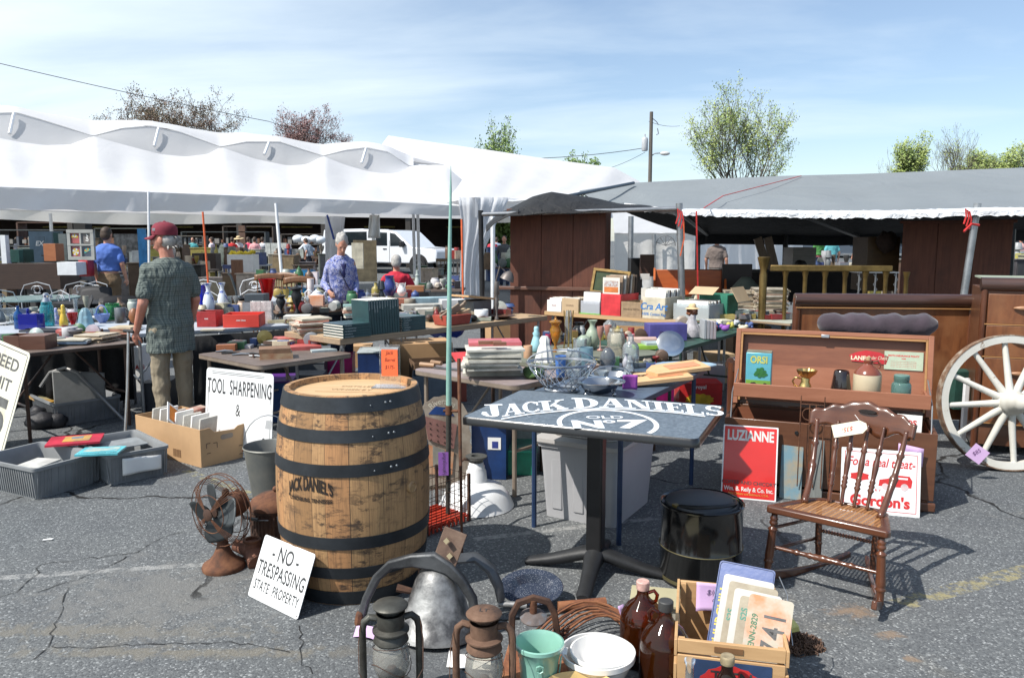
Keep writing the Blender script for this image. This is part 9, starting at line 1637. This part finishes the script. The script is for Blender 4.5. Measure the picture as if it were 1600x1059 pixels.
# assorted single background things
for (nm,lb_,cat,px,py,z,w_,h_,dep,mt,Y) in (
 ('shutter','grey green louvred shutter left of the stained glass window','shutter',94,412,.2,12,46,.05,mat('grey_shutter',(.12,.15,.15),.7,0,.3,4,stretch=(1,1,20)),13.6),('shutter','dark green shutter behind the grey one','shutter',86,412,.2,9,48,.05,mat('green_shutter',(.03,.08,.07),.7),13.9),
 ('small_cabinet','orange brown small cabinet near the tent pole at far left','cabinet',69,408,.5,19,27,.25,wood('orange_cab',(.40,.15,.06),(.3,.1,.04)),13.2),('blue_door','tall sky blue door panel behind the tent pole','door',218,424,.2,12,66,.06,plain((.04,.26,.56),.5),15),
 ('framed_sign','small framed blue sign with letters EX in the far left background','sign',56,398,1.0,14,28,.04,plain((.10,.16,.22),.4),14.5),('blue_cabinet','slate blue cupboard behind the framed sign','cupboard',48,412,.2,36,50,.4,mat('slate_blue',(.10,.16,.22),.6,0,.3,3),15.5),
 ('brown_sideboard','long dark brown sideboard table at the far left','table',-20,452,.0,115,40,.6,wood('dark_sideboard',(.055,.03,.02),(.035,.02,.015),0),13.0),('green_box','dark green square box on the brown sideboard','box',17,410,.95,20,20,.3,plain((.01,.07,.06),.6),13.2),
 ('white_radiator','white louvred panel on the brown sideboard at the left edge','panel',3,412,.95,8,44,.1,PAINTW,13.0),('red_cooler','red box with white tape beside the stained glass window','box',124,432,.4,14,26,.2,plain((.5,.04,.05),.5),12.9),
 ('brown_armchair','dark brown armchair back behind the orange marker pole','armchair',301,424,.2,18,28,.4,mat('dark_brown_leather',(.035,.018,.014),.5),22),('brown_armchair','second dark brown armchair back right of the orange marker pole','armchair',320,424,.2,18,28,.4,_m.get('dark_brown_leather') or DARKM,22),
 ('white_cabinet','white painted open cabinet carrying yellow flowers','cabinet',356,432,.1,40,34,.5,PAINTW,20),('brown_easel','brown tapered wooden panel in front of the white cabinet','panel',362,440,.1,18,34,.05,wood('brown_easel',(.22,.10,.05),(.14,.06,.03),2),17),
 ('metal_shelf','grey wire shelving with goods behind the man in blue','shelf',180,410,.1,40,44,.5,mat('grey_goods',(.22,.23,.24),.6,0,.6,7,c2=(.04,.04,.04)),22),('yellow_bench','pale yellow slatted bench behind the wooden chairs','bench',408,448,.2,52,18,.4,plain((.50,.42,.22),.6),14.5),
 ('white_board_sign','white folding panel chair frame behind the floral cardigan','panel',550,420,.3,18,40,.05,plain((.6,.55,.42),.6),16),('tan_board','large tan board leaning beside the white pickup truck','board',553,440,.1,36,64,.05,plain((.50,.38,.22),.6),18),
 ('orange_chest','black flat case under brown tray near the blue vase','case',632,470,.8,38,14,.3,DARKM,10.6),('wooden_box','orange brown wooden box on the black flat case','box',634,456,.95,28,9,.2,wood('orange_box',(.34,.15,.06),(.25,.1,.04)),10.6),('green_tin','olive green flat tin beside the spear','tin',662,476,.8,30,8,.2,plain((.07,.09,.03),.5),10.0),
 ('white_bin','white plastic crate with papers beside the dark cupboard far left','crate',90,430,.3,30,20,.3,PAINTW,12.6),('dark_cupboard','tall dark cupboard just right of the far left tent pole','cupboard',118,400,.3,18,56,.4,mat('dark_cup',(.02,.02,.018),.8),24),('wood_chair_frame','tall brown door frame in the dark shed','door frame',374,395,.2,10,42,.2,plain((.16,.09,.06),.7),38)):
    gbox(nm,lb_,cat,px,py,z,w_,h_,dep,0,mt,Y=Y,txt='EX' if nm=='framed_sign' else None,tm=WPAPER,ts=.12)
for i,(px,Y,rz,lb_) in enumerate(((418,12.5,10,'brown spindle backed wooden chair left of the leaning tent pole'),(434,12.8,-12,'brown spindle backed wooden chair behind the leaning tent pole'),(463,11.5,5,'brown wooden chair with wide crest rail before the blue drum'))): patio_chair(lb_,px,Y,rz,wood('golden_chair',(.20,.09,.035),(.12,.05,.02),2,4,.45),'brown wooden chairs under the tent','wood')
patio_chair('white metal lawn chair frame beside the orange marker pole',318,13,20,PAINTW,None,'wire'); patio_chair('white plastic lattice chair in front of the white cabinet',390,13.5,0,PAINTW,None,'wire')
t=thing('plastic_drum','bright blue plastic drum behind the wooden chair','drum',(up(472,450,16)[0],16,0)); m=MB(); m.lathe([(0,0),(.28,0),(.29,.03),(.31,.3),(.315,.33),(.31,.36),(.31,.6),(.315,.63),(.31,.66),(.29,.9),(.27,.93),(0,.93)],28); m.build('drum',plain((.03,.25,.50),.35),t); m=MB(); m.lathe([(0,.935),(.24,.935),(.24,.945),(0,.945)],20); m.build('lid',plain((.03,.22,.45),.35),t)
t=thing('marker_pole','tall orange fibreglass marker pole beside the man in the cap','pole',(up(324,450,8.6)[0],8.6,0)); m=MB(); m.tube([(.02,0,.74),(-.01,0,up(323,331,8.6)[2])],.011,8); m.build('shaft',ORANGE,t); 
t=thing('marker_pole','thin orange rod inside the gathered tent curtain','pole',(up(724,450,14)[0],14,0)); m=MB(); m.tube([(0,0,0),(-.02,0,1.9)],.02,6); m.build('shaft',ORANGE,t)
m=MB(); r=random.Random(6); p=up(373,400,20)
for i in range(60): m.ell((r.uniform(-.3,.3),r.uniform(-.15,.15),r.uniform(-.08,.1)),r.uniform(.03,.06),n=6,k=4)
tag(m.build('yellow_flowers',plain((.75,.58,.02),.6),loc=(p.x,20.2,p.z),smooth=180),'mass of bright yellow flowers on the white cabinet','flowers')
for i,px in enumerate((466,478,492,500)): p=up(px,373+(i%2)*2,32); m=MB(); m.ell((0,0,0),(.24,.2,.16),n=16); tag(m.build('white_lampshade',MILK,loc=p,smooth=180),'%s round white lampshade from the left hanging in the shed'%ORD[i],'lampshade','white lampshades hanging in the shed')
for i,px in enumerate((415,424,432,440)): gbox('white_bag','%s pale plastic bag from the left on the shed table'%ORD[i],'bag',px,400,.75,8,20,.2,0,plain((.6,.62,.58),.5),Y=33,group='pale bags on the shed table')
# far tables with goods
FT=[('the far left sideboard',-5,68,13.1,.95,16),('the long table deep under the tent',20,100,17,.78,18),('the shelf table behind the man in blue',172,228,21,.9,14),('the table left of the orange pole',258,322,20,.78,16),('the table before the distant shoppers',325,410,24,.78,18),('the shed table beside the leaning pole',340,430,34,.8,20),('the shed table under the white lampshades',430,508,32,.8,18),('the low table behind the wooden chairs',400,500,14.6,.7,18),('the goods table right of the curtain pole',756,800,24,.7,12),('the table beyond the white truck bonnet',700,722,30,.8,4),('the goods table far right',1575,1612,24,.8,5),('the table behind the bending person',1255,1345,18,.8,18),('the bench in front of the white truck',640,720,15,.6,14)]
for i,(wh,x0,x1,Y,z,n) in enumerate(FT):
    a=up(x0-4,450,Y); b=up(x1+4,450,Y); t=thing('market_table','plain table of small goods, '+wh,'table',(a.x,Y,0)); L_=b.x-a.x; m=MB(); m.box((L_/2,.4,z-.02),(L_,.8,.04)); m.build('tabletop',(TOPB,TOPG,wood('mid_wood',(.2,.12,.07),(.12,.07,.045)))[i%3],t)
    for x in (.06,L_-.06):
        for y in (.06,.74): m=MB(); m.tube([(x,y,0),(x,y,z-.04)],.02,6); m.build('leg',DARKM,t)
    jumble(wh,x0,x1,Y,z,n,40+i,12,34 if Y<26 else 22,7,15 if Y<26 else 10,.35)
for i,(px,Y,w_,h_,c) in enumerate(((0,30,3,1.9,(.09,.10,.10)),(30,31,2.5,2.2,(.13,.07,.05)),(150,33,3,2.0,(.10,.11,.09)),(215,36,3,1.7,(.16,.14,.11)),(285,38,4,1.9,(.07,.08,.08)),(350,40,2.5,2.2,(.12,.09,.07)),(440,39,4,1.8,(.14,.12,.10)),(520,40,3,2.0,(.08,.06,.05)))):
    p=up(px,400,Y); t=thing('goods_rack','%s tall rack of furniture and junk from the left in the dark shed'%ORD[i],'rack',(p.x,Y,0),group='racks of junk in the shed'); m=MB(); r=random.Random(i)
    for z in (.3,.8,1.3,h_): m.box((w_/2,.3,z),(w_,.6,.04))
    for x in (0,w_): m.box((x,.3,h_/2),(.06,.6,h_))
    m.build('shelving',plain(c,.7),t); m=MB()
    for z in (.32,.82,1.32):
        for k in range(int(w_/.25)): m.box((.15+k*.25,.25,z+.15),(r.uniform(.08,.22),.3,r.uniform(.12,.4)),r.randrange(3))
    m.build('shelf_goods',[plain((.3,.28,.25),.7),plain((.12,.13,.15),.7),plain((.25,.12,.07),.7)],t)

def furn(where,x0,x1,Y,n,seed,h0=.5,h1=1.3):
    r=random.Random(seed)
    for i in range(n):
        px=x0+(x1-x0)*(i+.5)/n; Yi=Y+r.uniform(-.6,.6); c,cn=r.choice(colz[3:]); k=r.random(); h_=r.uniform(h0,h1); w_=r.uniform(.35,.8); nm='cupboard' if k<.4 else 'crate' if k<.6 else 'chair'
        t=thing('cupboard' if nm=='cupboard' else 'wooden_'+nm,'%s %s, %s piece from the left in %s'%(cn,nm,ORD[i],where),nm,(up(px,450,Yi)[0],Yi,0),r.uniform(-.5,.5),'furniture in '+where); mt=plain(tint(c,r),.6)
        if nm=='chair':
            for a,b in ((-1,-1),(1,-1),(1,1),(-1,1)): m=MB(); m.tube([(a*.2,b*.2,0),(a*.19,b*.19,.44)],.018,6); m.build('leg',mt,t)
            m=MB(); m.box((0,0,.45),(.44,.44,.03)); m.build('seat',mt,t); m=MB()
            for x in (-.18,-.06,.06,.18): m.box((x,.2,.68),(.025,.02,.44))
            m.box((0,.2,.92),(.42,.025,.09)); m.build('backrest',mt,t)
        else:
            m=MB(); m.box((0,0,h_/2),(w_,.4,h_)); m.build('body',mt,t,bev=.01); m=MB()
            for x in (-.25,.25): m.box((x*w_,-.207,h_*.5),(w_*.44,.014,h_*.86))
            m.build('front_panels',plain(tint(c,r),.6),t); m=MB(); m.box((0,0,h_+.012),(w_+.05,.44,.024)); m.build('top',mt,t)
furn('the row behind the wire patio chairs',-10,150,16,12,201); furn('the row behind the man in blue',190,300,18,10,202,.6,1.5); furn('the far row before the shed',-10,330,28,20,203,.8,1.8)
furn('the far row left of the truck',330,520,27.5,12,204,.7,1.3); furn('the row behind the blue plastic drum',330,500,17.5,10,205,.4,1.0); furn('the gap right of the tent curtain',757,797,30,5,206,.7,1.5)
furn('the row beyond the brass bed frame',1240,1400,21,10,207,.4,1.0); furn('the far right gap beside the plank cupboard',1572,1620,18,5,208,.6,1.2); furn('the row beside the truck bonnet',650,725,24,6,209,.5,.9)
